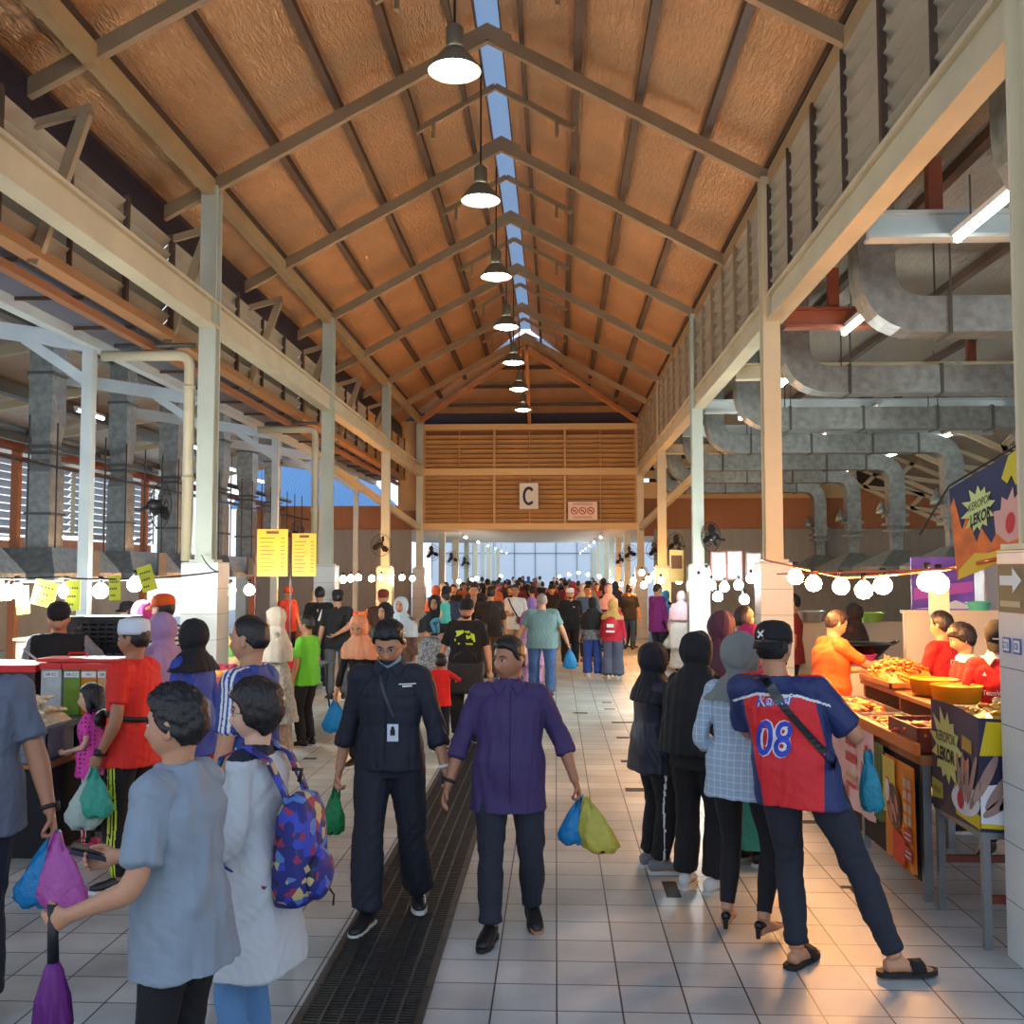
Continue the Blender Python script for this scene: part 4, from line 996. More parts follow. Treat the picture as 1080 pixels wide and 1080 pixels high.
    if bot is not None:
        mb = MB()
        if g('skirt'):
            seg = 30; vs = []; zb = g('skirt'); rows = [(.10, .155, .11), (0, .18, .13), (-.15, .195, .15), (-.45, .20, .17), (-.65, .21, .185), (zb-hipz+.02, .225, .20), (zb-hipz, .22, .195)]
            fm = (V3(feet['L'])+V3(feet['R']))/2
            for h, rx, ry in rows:
                k = min(1, max(0, -h/.9)); c = V3((fm.x*k, fm.y*k, hipz+h))+ (sp(h)-V3((0, 0, h)) if h > 0 else V3((0, 0, 0)))
                for j in range(seg): a = 2*PI*j/seg; q = 1+.035*math.sin(a*7+h*3)*min(1, max(0, -h*2)); vs.append(c+V3((math.cos(a)*rx*w*q, math.sin(a)*ry*w*q, 0)))
            n = len(rows); mb.add(vs, [(i*seg+j, (i+1)*seg+j, (i+1)*seg+(j+1) % seg, i*seg+(j+1) % seg) for i in range(n-1) for j in range(seg)]+[tuple(range(seg)), tuple(range((n-1)*seg, n*seg))[::-1]])
        else:
            torso(mb, .008, z0=-.09, z1=.13); pw = g('pw', .016); pl = g('plen', 1.93)
            for sd, sgn in (('L', -1), ('R', 1)):
                rr = [q+pw*.8 for q in legr]; fl2 = g('pflare', .6)
                rr = [q+pw*fl2*max(0, (i-3)/5) for i, q in enumerate(rr)]
                limb(mb, HJ[sd]+V3((0, 0, .02)), KN[sd], AN[sd], rr, 0, pl)
        me = remesh(mb, vox*1.1, 3)
        kz = (np.array(KN['L'])+np.array(KN['R']))/2
        folds(me, g('bfold', .0055), len(label)+5, (24, 24, 20), None if g('skirt') else (lambda p: .45+.55*np.exp(-((p[:, 2]-kz[2])/.12)**2)+.7*np.exp(-((p[:, 2]-.14)/.09)**2)))
        bz = g('botzone'); fr2 = dict(HJ=HJ, KN=KN, AN=AN)
        parts['trousers'] = mesh_obj(me, g('botname', 'trousers'), bot, root, (lambda c: bz(c, fr2)) if bz else None)
    # ---------------- shoes
    sh = g('shoes', 'shoe'); sm = g('shoem', black_shoe); solem = g('solem', sole_w)
    if sh:
        for sd, sgn in (('L', -1), ('R', 1)):
            f = AN[sd]; a = math.radians(toe[sd]); fwd = V3((-math.sin(a), math.cos(a), -g('pt'+sd, 0))).normalized(); up0 = V3((0, 0, 1)); sdv = fwd.cross(up0).normalized(); up = sdv.cross(fwd)
            fn = lambda u, v, w_: f+sdv*u+fwd*v+up*(w_-.085)
            sole = [(-.030, -.075), (-.036, -.03), (-.034, .03), (-.046, .10), (-.042, .15), (-.022, .195), (0, .203), (.024, .19), (.040, .15), (.045, .10), (.036, .03), (.036, -.03), (.030, -.075), (0, -.088)]
            if sh == 'shoe' or sh == 'clog':
                mb = MB(); etube(mb, [fn(0, -.075, .052), fn(0, -.03, .062), fn(0, .03, .062), fn(0, .09, .044), fn(0, .15, .034), fn(0, .188, .028)], [(.028, .040), (.038, .052), (.040, .046), (.046, .034), (.042, .026), (.022, .016)], side=sdv, seg=16)
                up_ = mb.build('shoe', sm, root, True, local=True)
                mb = MB(); mb.plate([(u*1.04, v*1.02) for u, v in sole][::-1], .022, lambda u, v, w_: fn(u, v, w_)); mb.build('sole', solem, up_, local=True)
            elif sh == 'heel':
                mb = MB(); etube(mb, [fn(0, -.06, .07), fn(0, .02, .045), fn(0, .09, .028), fn(0, .15, .022), fn(0, .19, .018)], [(.026, .026), (.030, .022), (.036, .02), (.034, .018), (.012, .010)], side=sdv, seg=14)
                up_ = mb.build('shoe', sm, root, True, local=True)
                mb = MB(); mb.tube([fn(0, -.06, .06), fn(0, -.062, 0)], [.018, .012], 8); mb.build('heel', sm, up_, local=True)
            elif sh in ('sandal', 'flip'):
                mb = MB(); mb.plate([(u*1.08, v*1.04) for u, v in sole][::-1], .024, lambda u, v, w_: fn(u, v, w_)); o_ = mb.build('sandal', solem, root, local=True)
                mb = MB()
                if sh == 'sandal': mb.sweep([fn(-.050, .10, .02), fn(-.040, .095, .055), fn(0, .09, .072), fn(.040, .095, .055), fn(.050, .10, .02)], [(-.035, -.003), (.035, -.003), (.035, .003), (-.035, .003)], fwd)
                else:
                    for q in (-1, 1): mb.tube([fn(q*.045, .06, .024), fn(q*.03, .10, .05), fn(0, .15, .03)], .006, 6)
                mb.build('strap', sm, o_, True, local=True)
    # finish: scale, place, turn
    root.scale = (s, s, s); root.rotation_euler = (0, 0, math.radians(yaw)); root.location = (x, y, g('z', 0))
    tag(root, label, 'person', g('group'))
    M4 = Matrix.Translation((x, y, g('z', 0))) @ Matrix.Rotation(math.radians(yaw), 4, 'Z') @ Matrix.Scale(s, 4)
    return dict(root=root, M=M4, WR=WR, EL=EL, SH=SH, hw=hw, HR=HR, headc=headc, parts=parts, hips=hips, s=s, KN=KN, AN=AN, sp=sp, Rt=Rt, name=label)
black_shoe = mat('black_shoe', C8(24, 24, 27), .45); sole_w = mat('white_sole', C8(215, 214, 208), .6); sole_k = mat('black_sole', C8(30, 27, 26), .7)
def W(p, q): return p['M'] @ V3(q)           # a point in the person's own frame -> world
def decal(p, on, mb, name, m, dirv, eps=.003, parent=None):
    """lay a flat print (in the person's frame) onto a garment by projecting it along dirv"""
    o = p['parts'][on]; me = o.data
    bv = BVHTree.FromPolygons([v.co for v in me.vertices], [tuple(f.vertices) for f in me.polygons]); d = V3(dirv).normalized(); vs = []
    for v in mb.v:
        h = bv.ray_cast(V3(v)-d*.5, d); vs.append(tuple((h[0]-d*eps) if h[0] is not None else V3(v)))
    mb.v = vs; return mb.build(name, m, parent or o, local=True)
def dense(poly, fn, n=10):
    """grid-filled rectangle poly=(u0,v0,u1,v1) as many small quads"""
    u0, v0, u1, v1 = poly; mb = MB(); vs = [fn(u0+(u1-u0)*i/n, v0+(v1-v0)*j/n, 0) for j in range(n+1) for i in range(n+1)]
    mb.add(vs, [(j*(n+1)+i, j*(n+1)+i+1, (j+1)*(n+1)+i+1, (j+1)*(n+1)+i) for j in range(n) for i in range(n)]); return mb
# ================================================================ the people in the photograph
def px2(px, Y): return ((atY(px, 700, Y)).x, Y)
navy = cloth('navy', (30, 33, 48)); blk = cloth('black', (24, 24, 27)); jeans = cloth('jeans', (62, 92, 140), bump=('noise', 140, .25)); dkjeans = cloth('dark_jeans', (38, 42, 54), bump=('noise', 140, .2))
purple = cloth('plum_shirt', (66, 50, 96), .8); uni = cloth('uniform_navy', (28, 32, 46), .75); wht = cloth('white', (228, 228, 224)); grey = cloth('grey', (128, 132, 136))
yel = cloth('yellow_stripe', (214, 226, 60)); redc = cloth('red', (216, 34, 30)); khaki = cloth('khaki', (178, 140, 96)); brown = cloth('brown', (78, 46, 34))
H_ = {}
def hj(name, rgb): 
    return cloth('scarf_'+name, rgb, .8, var=(6, .08), bump=('wave', 5, .25, (1, 1, .4)))
pr = {}
fp = fl(537, 985)
pr['plum'] = person('man in a plum shirt with rolled sleeves carrying a blue and a yellow bag', fp.x, fp.y, 180, 1.635, 2, w=1.1, belly=.03, skin='mid', hy=-42, hp=2,
    top=purple, sleeve=1.34, rolled=1, collar=1, tail=-.19, loose=.02, bottom=dkjeans, pw=.02, fR=(.10, .13, 0), fL=(-.13, -.16, .04), ptL=.3, hR=(.36, .10, .82), hL=(-.38, .04, .88), cR=.35, cL=1.0, solem=sole_k, htop=.018, hair='short')
fp = fl(410, 972)
pr['officer'] = person('man in a dark uniform with a name tag, looking down', fp.x, fp.y, 178, 1.73, 2, w=1.03, skin='tan', hp=27, hy=-4, hair='messy', glasses=1,
    top=uni, sleeve=1.42, rolled=1, collar=1, tail=-.04, loose=.018, bottom=uni, pw=.03, pflare=.9, fR=(.10, .12, 0), fL=(-.13, -.22, .03), hL=(-.33, .08, .86), hR=(.29, .0, .84), cL=.4, cR=.9, eR=(.6, -1, 0), eL=(-.6, -1, 0), mask=cloth('mask_blue', (150, 196, 214)), masklow=.02)
# jersey 08
def z08(c, f):
    r = np.zeros(len(c), int); sx_ = np.abs(c[:, 0]-f['hips'][0]-(-.10)*(c[:, 2]-f['hips'][2])/.5); zz = c[:, 2]
    dl = np.linalg.norm(c-f['SH']['L'], axis=1); dr = np.linalg.norm(c-f['SH']['R'], axis=1)
    top_ = zz > f['SH']['R'][2]-.012+.0*sx_-.35*np.clip(sx_-.10, 0, 1)
    navy_ = top_ | (sx_ > f['shw']-.002) ; r[navy_] = 1
    edge = np.abs(zz-(f['SH']['R'][2]-.012-.35*np.clip(sx_-.10, 0, 1))) < .0055; r[edge & (sx_ < f['shw']+.06)] = 2
    side = (c[:, 0] > .125) & (zz < f['SH']['R'][2]-.25); r[side & (c[:, 0] < .30)] = 1
    r[(zz > f['SH']['R'][2]+.075)] = 0
    return r
jred = cloth('jersey_red', (214, 28, 36), .6); jnavy = cloth('jersey_navy', (36, 48, 98), .6)
pr['jersey'] = person('man in a red and navy number 08 football shirt and backwards black cap', 1.25, 5.38, -20, 1.79, 2, w=1.1, skin='tan', hair='capback', capm=cloth('cap_black', (24, 24, 26)), beard=1, hy=-14,
    top=[jred, jnavy, wht], topzone=z08, sleeve=.78, cuff=.02, tail=-.08, loose=.022, sway=-.10, bottom=dkjeans, pw=.012, fL=(-.03, 0, 0), fR=(.42, .02, 0), crouch=.045, tL=-20, tR=-62,
    hR=(.20, .27, 1.10), hL=(-.10, .30, 1.12), eR=(1, -.5, -.9), eL=(-1, -.5, -.9), shoes='sandal', shoem=blk, solem=sole_k, cR=.9)
chk = cloth('blue_check', (156, 178, 196), .8)
nt = chk.node_tree; pp = [n for n in nt.nodes if n.type == 'BSDF_PRINCIPLED'][0]; tc_ = nt.nodes.new('ShaderNodeTexCoord'); sx_n = nt.nodes.new('ShaderNodeSeparateXYZ'); nt.links.new(tc_.outputs['Object'], sx_n.inputs[0]); prev = None
for ax_ in ('X', 'Z'):
    md = nt.nodes.new('ShaderNodeMath'); md.operation = 'PINGPONG'; md.inputs[1].default_value = .02; nt.links.new(sx_n.outputs[ax_], md.inputs[0])
    lt = nt.nodes.new('ShaderNodeMath'); lt.operation = 'LESS_THAN'; lt.inputs[1].default_value = .0016; nt.links.new(md.outputs[0], lt.inputs[0])
    if prev is None: prev = lt
    else: mx0 = nt.nodes.new('ShaderNodeMath'); mx0.operation = 'MAXIMUM'; nt.links.new(prev.outputs[0], mx0.inputs[0]); nt.links.new(lt.outputs[0], mx0.inputs[1])
mxc = nt.nodes.new('ShaderNodeMix'); mxc.data_type = 'RGBA'; mxc.inputs[6].default_value = (*C8(160, 182, 200), 1); mxc.inputs[7].default_value = (*C8(214, 226, 232), 1); nt.links.new(mx0.outputs[0], mxc.inputs[0]); nt.links.new(mxc.outputs[2], pp.inputs['Base Color'])
pr['check'] = person('woman in a pale blue checked blouse and grey headscarf with black heels, watching the stall', 1.03, 5.8, -28, 1.66, 2, fem=True, hair='hijab', hijabm=hj('greygreen', (124, 130, 126)), hlen=.04, hy=-30,
    top=chk, sleeve=1.9, tail=-.12, loose=.02, bottom=blk, pw=.003, bfold=.002, plen=1.9, hL=(-.12, .12, .97), hR=(.02, .22, 1.0), eL=(-.9, -1, 0), fL=(-.10, .0, .045), fR=(.13, -.06, .045), shoes='heel', shoem=mat('patent_black', C8(20, 20, 22), .2), w=1.05)
pr['longscarf'] = person('woman under a waist-length black headscarf in black trousers and white shoes, back turned', .90, 6.62, -35, 1.62, 1, fem=True, hair='hijab', hijabm=hj('black', (24, 24, 27)), hlen=.44, hy=-20,
    top=blk, sleeve=1.8, bottom=blk, pw=.03, hL=(-.12, .2, 1.0), hR=(.12, .2, 1.0), shoem=wht)
pr['track'] = person('short woman in a black headscarf and navy tracksuit with folded arms, in profile', .66, 7.05, -72, 1.52, 1, fem=True, hair='hijab', hijabm=hj('navyblack', (28, 27, 36)), hlen=.12, w=1.15, hy=0,
    top=cloth('track_navy', (34, 36, 54), .5), sleeve=1.85, tail=-.16, loose=.03, bottom=[blk, wht], botzone=lambda c, f: ((np.abs(c[:, 1]-.005) < .006) & (c[:, 0] > .13)).astype(int), pw=.026, hL=(.06, .22, 1.12), hR=(-.06, .22, 1.08), eL=(-1, 0, -1), eR=(1, 0, -1), shoem=grey)
pr['maroon'] = person('woman in a maroon headscarf and black face mask behind the queue', 1.31, 8.2, -72, 1.69, 1, fem=True, hair='hijab', hijabm=hj('maroon', (84, 50, 66)), hlen=.2, top=blk, sleeve=1.8, bottom=blk, mask=cloth('mask_black', (30, 28, 30)))
pr['pinkcap'] = person('woman in a bright pink headscarf among the queue at the snack stall', 1.36, 7.25, -62, 1.64, 1, fem=True, hair='hijab', hijabm=hj('pink', (206, 44, 96)), hlen=.16, top=cloth('pink_floral', (206, 84, 96), var=(30, .6)), sleeve=1.8, bottom=cloth('teal', (60, 150, 130)), skirt=.12)
pr['bald'] = person('man with cropped reddish hair and a navy and white shirt facing the stall', 1.58, 8.75, -35, 1.72, 1, hair='crop', hairc='b', skin='tan', top=[cloth('royal', (48, 70, 130)), wht], topzone=lambda c, f: (c[:, 0] > .06).astype(int), bottom=navy)
pr['seller_orange'] = person('seller in a bright orange shirt reaching over the fried snacks', 2.45, 9.45, -78, 1.66, 1, w=1.15, belly=.03, hair='short', hairc='b', skin='tan', top=cloth('orange', (240, 92, 28), .7), sleeve=.72, loose=.024, bottom=navy, hR=(.14, .50, 1.22), hL=(-.14, .40, 1.12), lean=8, hp=14, cR=.8)
def jersey_white(c, f): return (np.linalg.norm(c-f['SH']['R'], axis=1) < .07).astype(int)
pr['boy_back'] = person('young seller in a plain red T-shirt, back half turned, behind the counter', 3.34, 9.05, 38, 1.66, 1, hair='short', skin='tan', top=redc, bottom=navy, hL=(-.15, .3, 1.05), hR=(.15, .3, 1.05))
pr['boy_fringe'] = person('young seller with a bowl haircut and red shirt with white shoulders, looking down', 3.2, 8.2, 75, 1.60, 1, hair='fringe', skin='tan', top=[redc, wht], topzone=lambda c, f: (c[:, 2] > f['SH']['R'][2]+.03).astype(int), bottom=navy, hL=(-.15, .32, 1.08), hR=(.12, .33, 1.05), hp=15)
pr['boy_cap'] = person('seller in a black cap and white-collared red football shirt, head bowed', 3.14, 7.45, 150, 1.66, 1, hair='cap', capm=cloth('cap_black', (24, 24, 26)), skin='mid', top=[redc, wht], topzone=lambda c, f: ((c[:, 2] > f['SH']['R'][2]+.062) & (np.abs(c[:, 0]) < .12)).astype(int), collar=1, bottom=navy, hL=(-.12, .34, 1.06), hR=(.14, .32, 1.05), hp=30)
# ------- left side
tgrey = cloth('tshirt_greyblue', (136, 149, 160), .85)
pr['umbman'] = person('young man in a grey-blue T-shirt with tousled hair holding a purple umbrella, nearest the camera', -1.20, 3.33, 78, 1.625, 2, hair='messy', skin='tan', hy=6, hp=-3, top=tgrey, sleeve=.74, cuff=.018, tail=-.13, loose=.024, flare=.018, bottom=blk, pw=.006, lean=4,
    hL=(-.27, .245, 1.0), hR=(.17, .38, 1.06), eL=(-.3, -1, -.6), eR=(.4, -1, -.8), cL=1.1, cR=.8, nL=(.9, 0, .2), w=.9)
def zcard(c, f): return ((c[:, 1] > .045) & (np.abs(c[:, 0]) < .085) | (c[:, 2] > f['SH']['R'][2]+.035)).astype(int)
pr['bob'] = person('woman with bobbed hair and a pale grey cardigan wearing a floral backpack', -1.16, 3.98, 80, 1.575, 2, fem=True, hair='bob', skin='fair', glasses=1, hy=14, top=[cloth('cardigan', (196, 200, 202)), navy], topzone=zcard, sleeve=1.35, rolled=1,
    tail=-.36, flare=.022, w=.94, loose=.024, bottom=cloth('light_jeans', (96, 140, 186)), pw=.006, hL=(-.20, .20, .98), hR=(.15, .25, 1.02), eL=(-.4, -1, -.4))
def zj(c, f):
    r = np.zeros(len(c), int)
    for k in 'LR':
        a, b = f['SH'][k], f['EL'][k]; u = (b-a)/np.linalg.norm(b-a); q = c-a; t = q@u; side = np.sign(a[0])
        lat = q[:, 1]
        m = (np.abs(c[:, 0]) > .07) & (t > -.15) & ((np.abs(lat-.0) < .006) | (np.abs(lat-.024) < .006) | (np.abs(lat+.024) < .006)) & ((c[:, 0]*side > abs(a[0])+.01) | (c[:, 2] > a[2]+.03)); r[m] = 1
    return r
pr['striped'] = person('tall young man in a blue sports shirt with white shoulder stripes', -1.60, 5.35, 78, 1.78, 2, hair='crop', htop=.02, skin='tan', hy=-2, top=[cloth('sports_blue', (40, 66, 140), .6), wht], topzone=zj, sleeve=.8, cuff=.02, tail=-.16, loose=.022,
    bottom=blk, pw=.01, hL=(-.22, .08, .84), fL=(-.12, .05, 0), fR=(.10, -.12, 0), shoes='flip', shoem=black, solem=sole_k)
def ztrk(c, f):
    r = np.zeros(len(c), int); lat = c[:, 1]; m = (np.abs(c[:, 0]) > .09)
    for o in (-.018, .002, .022): r[m & (np.abs(lat-o-.03) < .0055) & (np.abs(c[:, 0]) > .15-.35*np.clip(.75-c[:, 2], 0, .2))] = 1
    return r
pr['songkok'] = person('man in a white prayer cap and bright red T-shirt holding plastic bags', -2.70, 6.5, 82, 1.70, 1, hair='kopiah', capm=cloth('cap_white', (214, 222, 228)), skin='mid', beard=0, top=cloth('bright_red', (226, 40, 26), .75), sleeve=.66, tail=-.12, loose=.026, w=1.05,
    bottom=[blk, yel], botzone=ztrk, pw=.02, hL=(-.24, .08, .87), cL=1., hR=(.2, .1, .87))
dots = cloth('pink_dots', (226, 70, 168), .8)
nt = dots.node_tree; pp = [n for n in nt.nodes if n.type == 'BSDF_PRINCIPLED'][0]; tc_ = nt.nodes.new('ShaderNodeTexCoord'); vo = nt.nodes.new('ShaderNodeTexVoronoi'); vo.inputs['Scale'].default_value = 22; vo.inputs['Randomness'].default_value = .25
lt_ = nt.nodes.new('ShaderNodeMath'); lt_.operation = 'LESS_THAN'; lt_.inputs[1].default_value = .3; mx_ = nt.nodes.new('ShaderNodeMix'); mx_.data_type = 'RGBA'; mx_.inputs[6].default_value = (*C8(226, 70, 168), 1); mx_.inputs[7].default_value = (*C8(120, 24, 92), 1)
nt.links.new(tc_.outputs['Object'], vo.inputs['Vector']); nt.links.new(vo.outputs['Distance'], lt_.inputs[0]); nt.links.new(lt_.outputs[0], mx_.inputs[0]); nt.links.new(mx_.outputs[2], pp.inputs['Base Color'])
pr['girl'] = person('small girl with long black hair in a spotted pink shirt and pink clogs', -3.36, 7.35, 98, 1.19, 1, kid=True, fem=True, hair='long', skin='fair', top=dots, sleeve=.6, tail=-.14, bottom=[blk, redc, wht], botzone=lambda c, f: np.where((np.abs(c[:, 1]-.01) < .008), 1, np.where(np.abs(np.abs(c[:, 1]-.01)-.018) < .004, 2, 0))*(c[:, 0] < -.1), pw=.012,
    hL=(-.10, .22, 1.02), hR=(.1, .2, 1.0), shoes='clog', shoem=mat('pink_foam', C8(214, 56, 110), .6), solem=mat('pink_foam', C8(214, 56, 110), .6))
pr['edge'] = person('man in a slate T-shirt holding a blue and a pink bag', -2.67, 4.6, 196, 1.80, 2, w=1.15, skin='mid', top=cloth('slate', (98, 106, 122)), sleeve=.72, cuff=.02, tail=-.12, loose=.025, bottom=navy, hL=(-.36, .10, .84), cL=1.0)
def zsleeve(c, f):
    return (np.abs(c[:, 0]) > f['shw']+.03).astype(int)
pr['ladle'] = person('smiling drinks seller in a black beanie and black vest with grey sleeves', -4.28, 8.7, 200, 1.74, 1, w=1.15, hair='beanie', capm=blk, skin='tan', hp=16, top=[blk, grey], topzone=zsleeve, sleeve=1.75, bottom=navy, hL=(-.34, .30, 1.12), hR=(.12, .36, 1.2), cR=.9, cL=.6)
pr['lavender'] = person('woman in a long lavender headscarf at the drinks stall', -3.14, 8.1, 68, 1.67, 1, fem=True, hair='hijab', hijabm=hj('lavender', (176, 140, 178)), hlen=.38, top=cloth('mauve', (150, 120, 150)), sleeve=1.8, bottom=cloth('mauve2', (150, 120, 150)), skirt=.08)
strp = cloth('stripes', (222, 222, 218)); strk = cloth('stripe_dark', (40, 42, 48))
pr['stripes'] = person('bearded man in an orange cap and black and white striped shirt', -3.52, 9.1, 70, 1.80, 1, w=1.1, hair='cap', capm=cloth('cap_orange', (230, 92, 32)), beard=1, skin='tan', top=[strp, strk], topzone=lambda c, f: (np.sin(c[:, 2]*150+np.sin(c[:, 0]*9)) > .25).astype(int), sleeve=1.0, bottom=navy)
pr['pinkscarf'] = person('woman in a bright pink headscarf behind the black crate', -4.0, 9.8, 40, 1.72, 1, fem=True, hair='hijab', hijabm=hj('magenta', (214, 70, 150)), hlen=.2, top=blk, sleeve=1.8, bottom=blk, skirt=.1)
pr['bluejersey'] = person('woman in a black headscarf and bright blue jersey, in profile', -2.62, 7.35, 66, 1.66, 1, fem=True, hair='hijab', hijabm=hj('black2', (26, 28, 34)), hlen=.05, top=cloth('cobalt', (38, 74, 176), .6), sleeve=1.8, tail=-.2, bottom=blk, pw=.03)
flor = cloth('floral_cream', (206, 196, 176), var=(24, .35))
pr['cream'] = person('woman in a cream headscarf and long pale floral dress reading her phone', -3.04, 11.1, 100, 1.62, 1, fem=True, hair='hijab', hijabm=hj('cream', (222, 208, 184)), hlen=.26, top=flor, sleeve=1.85, bottom=cloth('floral_brown', (188, 166, 140), var=(24, .35)), skirt=.06, tail=-.5, flare=.04, hL=(-.05, .26, 1.12), hR=(.05, .26, 1.1), hp=12)
pr['greenboy'] = person('boy in a bright green football shirt and black trousers beside the red basket', -2.86, 11.75, 70, 1.50, 1, hair='short', skin='tan', top=cloth('lime', (110, 214, 50), .7), sleeve=.7, bottom=blk)
pr['folded'] = person('man in a black T-shirt with one arm folded behind his back', -3.42, 16.0, 20, 1.72, 1, w=1.1, hair='cap', capm=blk, skin='tan', top=blk, sleeve=.8, bottom=cloth('charcoal', (84, 86, 90)), hR=(-.05, -.2, 1.02), eR=(1, -.4, 0))
pr['peach'] = person('woman in a peach headscarf and dark clothes bending forward with a blue bag', -1.98, 10.6, 165, 1.58, 1, fem=True, hair='hijab', hijabm=hj('peach', (222, 152, 112)), hlen=.16, top=blk, sleeve=1.8, lean=12, hp=20, bottom=blk, pw=.02, hR=(.28, .12, .82))
pr['browntee'] = person('man in a dark brown T-shirt and khaki trousers walking towards the camera', -2.75, 16.3, 185, 1.72, 1, w=1.12, belly=.02, hair='cap', capm=cloth('cap_maroon', (120, 40, 34)), skin='tan', top=brown, sleeve=.72, bottom=khaki, pw=.022)
pr['mother'] = person('woman in a black headscarf and black and white patterned robe carrying a toddler', -1.77, 15.0, 175, 1.66, 1, fem=True, hair='hijab', hijabm=hj('black3', (22, 22, 26)), hlen=.2, top=cloth('bw_print', (150, 156, 164), var=(38, .95)), sleeve=1.85, tail=-.6, flare=.05, bottom=blk, skirt=.1, hL=(.02, .30, 1.12), hR=(-.12, .3, 1.1))
tod = person('toddler in a turquoise shirt carried on a woman\'s arm', -1.58, 14.66, 60, .82, 0, kid=True, hs=1.25, z=.88, hair='short', skin='fair', top=cloth('turquoise', (80, 190, 180)), bottom=cloth('turq2', (80, 150, 180)), fL=(-.08, .3, .40), fR=(.08, .3, .40))
pr['greenprint'] = person('man in a black T-shirt with a lime print and a black cap', -1.06, 12.2, 178, 1.68, 1, w=1.15, hair='cap', capm=blk, skin='tan', beard=1, top=blk, sleeve=.8, bottom=blk, pw=.024, hR=(.32, .06, .88))
pr['redkid'] = person('small child in a red shirt holding the hand of the man with the black bag', -1.29, 11.5, 10, 1.08, 1, kid=True, hair='short', skin='tan', top=redc, sleeve=1.2, bottom=navy, hR=(.30, .05, 1.22))
pr['teal'] = person('heavy man in a grey-green T-shirt walking away with two bags', -.22, 16.5, 2, 1.66, 1, w=1.35, belly=.03, hair='crop', hairc='g', skin='tan', top=cloth('sage', (104, 134, 136)), sleeve=.72, loose=.03, bottom=jeans, pw=.03, fL=(-.13, .1, 0), fR=(.13, -.08, 0), hL=(-.42, .02, .88), hR=(.42, .02, .88))
pr['polo'] = person('bearded man in a white cap and black polo shirt and trousers walking towards the camera', .30, 21.8, 182, 1.66, 1, w=1.25, belly=.04, hair='kopiah', capm=wht, skin='tan', beard=1, top=blk, sleeve=.85, bottom=blk, pw=.03)
pr['slateblue'] = person('man in a slate blue T-shirt behind the man in the black polo', .72, 23.2, 180, 1.70, 1, w=1.25, hair='short', skin='mid', top=cloth('slateblue', (70, 96, 124)), sleeve=.8, bottom=navy, shoes='sandal', shoem=blk, solem=sole_k)
pr['jeanslady'] = person('woman in a long black headscarf, patterned blouse and flared blue jeans walking away', .70, 19.6, 8, 1.52, 1, fem=True, w=1.15, hair='hijab', hijabm=hj('black4', (22, 22, 26)), hlen=.34, top=cloth('grey_print', (120, 124, 130), var=(30, .8)), sleeve=1.7, bottom=cloth('royal_jeans', (44, 74, 150)), pw=.03, pflare=1.2, shoem=wht, fL=(-.1, .1, 0), fR=(.1, -.1, 0))
pr['redjacket'] = person('woman in a red jacket and patterned headscarf with a red backpack walking away', 1.06, 19.3, -12, 1.50, 1, fem=True, w=1.1, hair='hijab', hijabm=hj('patterned', (196, 160, 90)), hlen=.1, top=cloth('crimson', (196, 40, 62)), sleeve=1.85, tail=-.1, bottom=cloth('greyblue_trousers', (84, 90, 110)), pw=.045, pflare=1.6, shoem=wht)
pr['rust'] = person('man in a rust orange shirt and black trousers at a lit stall on the right', 1.92, 27, -40, 1.70, 1, w=1.15, hair='crop', hairc='b', skin='tan', top=cloth('rust_shirt', (190, 104, 70)), sleeve=1.0, bottom=blk)
pr['violet'] = person('man in a purple long-sleeved shirt beside the tiled pillar', 2.18, 22.2, -55, 1.75, 1, w=1.05, hair='crop', skin='tan', top=cloth('violet', (122, 36, 118)), sleeve=1.85, tail=-.2, bottom=navy, pw=.02, fL=(-.1, 0, 0), fR=(.1, 0, 0))
pr['bluescarf'] = person('woman in a bright blue headscarf behind the man in purple', 2.42, 22.9, -60, 1.6, 1, fem=True, hair='hijab', hijabm=hj('cyan', (50, 140, 190)), hlen=.4, top=navy, sleeve=1.8, bottom=navy, skirt=.1)
pr['whitelady'] = person('woman in a pale pink headscarf and white patterned tunic with a white handbag', 2.52, 20.8, -20, 1.62, 1, fem=True, w=1.15, hair='hijab', hijabm=hj('palepink', (226, 190, 204)), hlen=.26, top=cloth('white_print', (214, 214, 212), var=(30, .12)), sleeve=1.85, tail=-.4, flare=.03, bottom=cloth('offwhite', (206, 204, 198)), skirt=.08)
pr['navycap'] = person('man in a navy cap and navy printed T-shirt behind the mother', -1.98, 18.6, 178, 1.74, 1, w=1.15, hair='cap', capm=navy, skin='tan', top=cloth('navy_tee', (44, 54, 76)), sleeve=.8, bottom=navy)
pr['vneck'] = person('man in an open black jacket walking beside the navy capped man', -1.60, 20, 184, 1.76, 1, hair='short', skin='tan', top=[blk, skin('tan')], topzone=lambda c, f: ((c[:, 1] > .03) & (np.abs(c[:, 0]) < (c[:, 2]-1.22)*.3)).astype(int), sleeve=1.8, bottom=blk)
pr['brownback'] = person('man in a dark brown shirt and brown trousers walking away with a green bag', -1.22, 19.2, 10, 1.72, 1, w=1.15, hair='short', skin='tan', top=cloth('umber', (62, 48, 42)), sleeve=.9, bottom=cloth('umber2', (120, 90, 66)))
pr['whitetee'] = person('man in a white T-shirt with a brown crossbody bag carrying a small child', -.84, 21.2, 170, 1.74, 1, hair='short', skin='mid', top=wht, sleeve=.7, bottom=khaki, hR=(.02, .3, 1.1))
pr['rosetunic'] = person('woman in a violet headscarf and pink patterned robe beside the heavy man', -.42, 18.2, 5, 1.55, 1, fem=True, hair='hijab', hijabm=hj('violet', (146, 110, 176)), hlen=.2, top=cloth('rose_print', (206, 150, 190), var=(20, .4)), sleeve=1.8, tail=-.5, flare=.04, bottom=cloth('rose', (206, 150, 190)), skirt=.08)
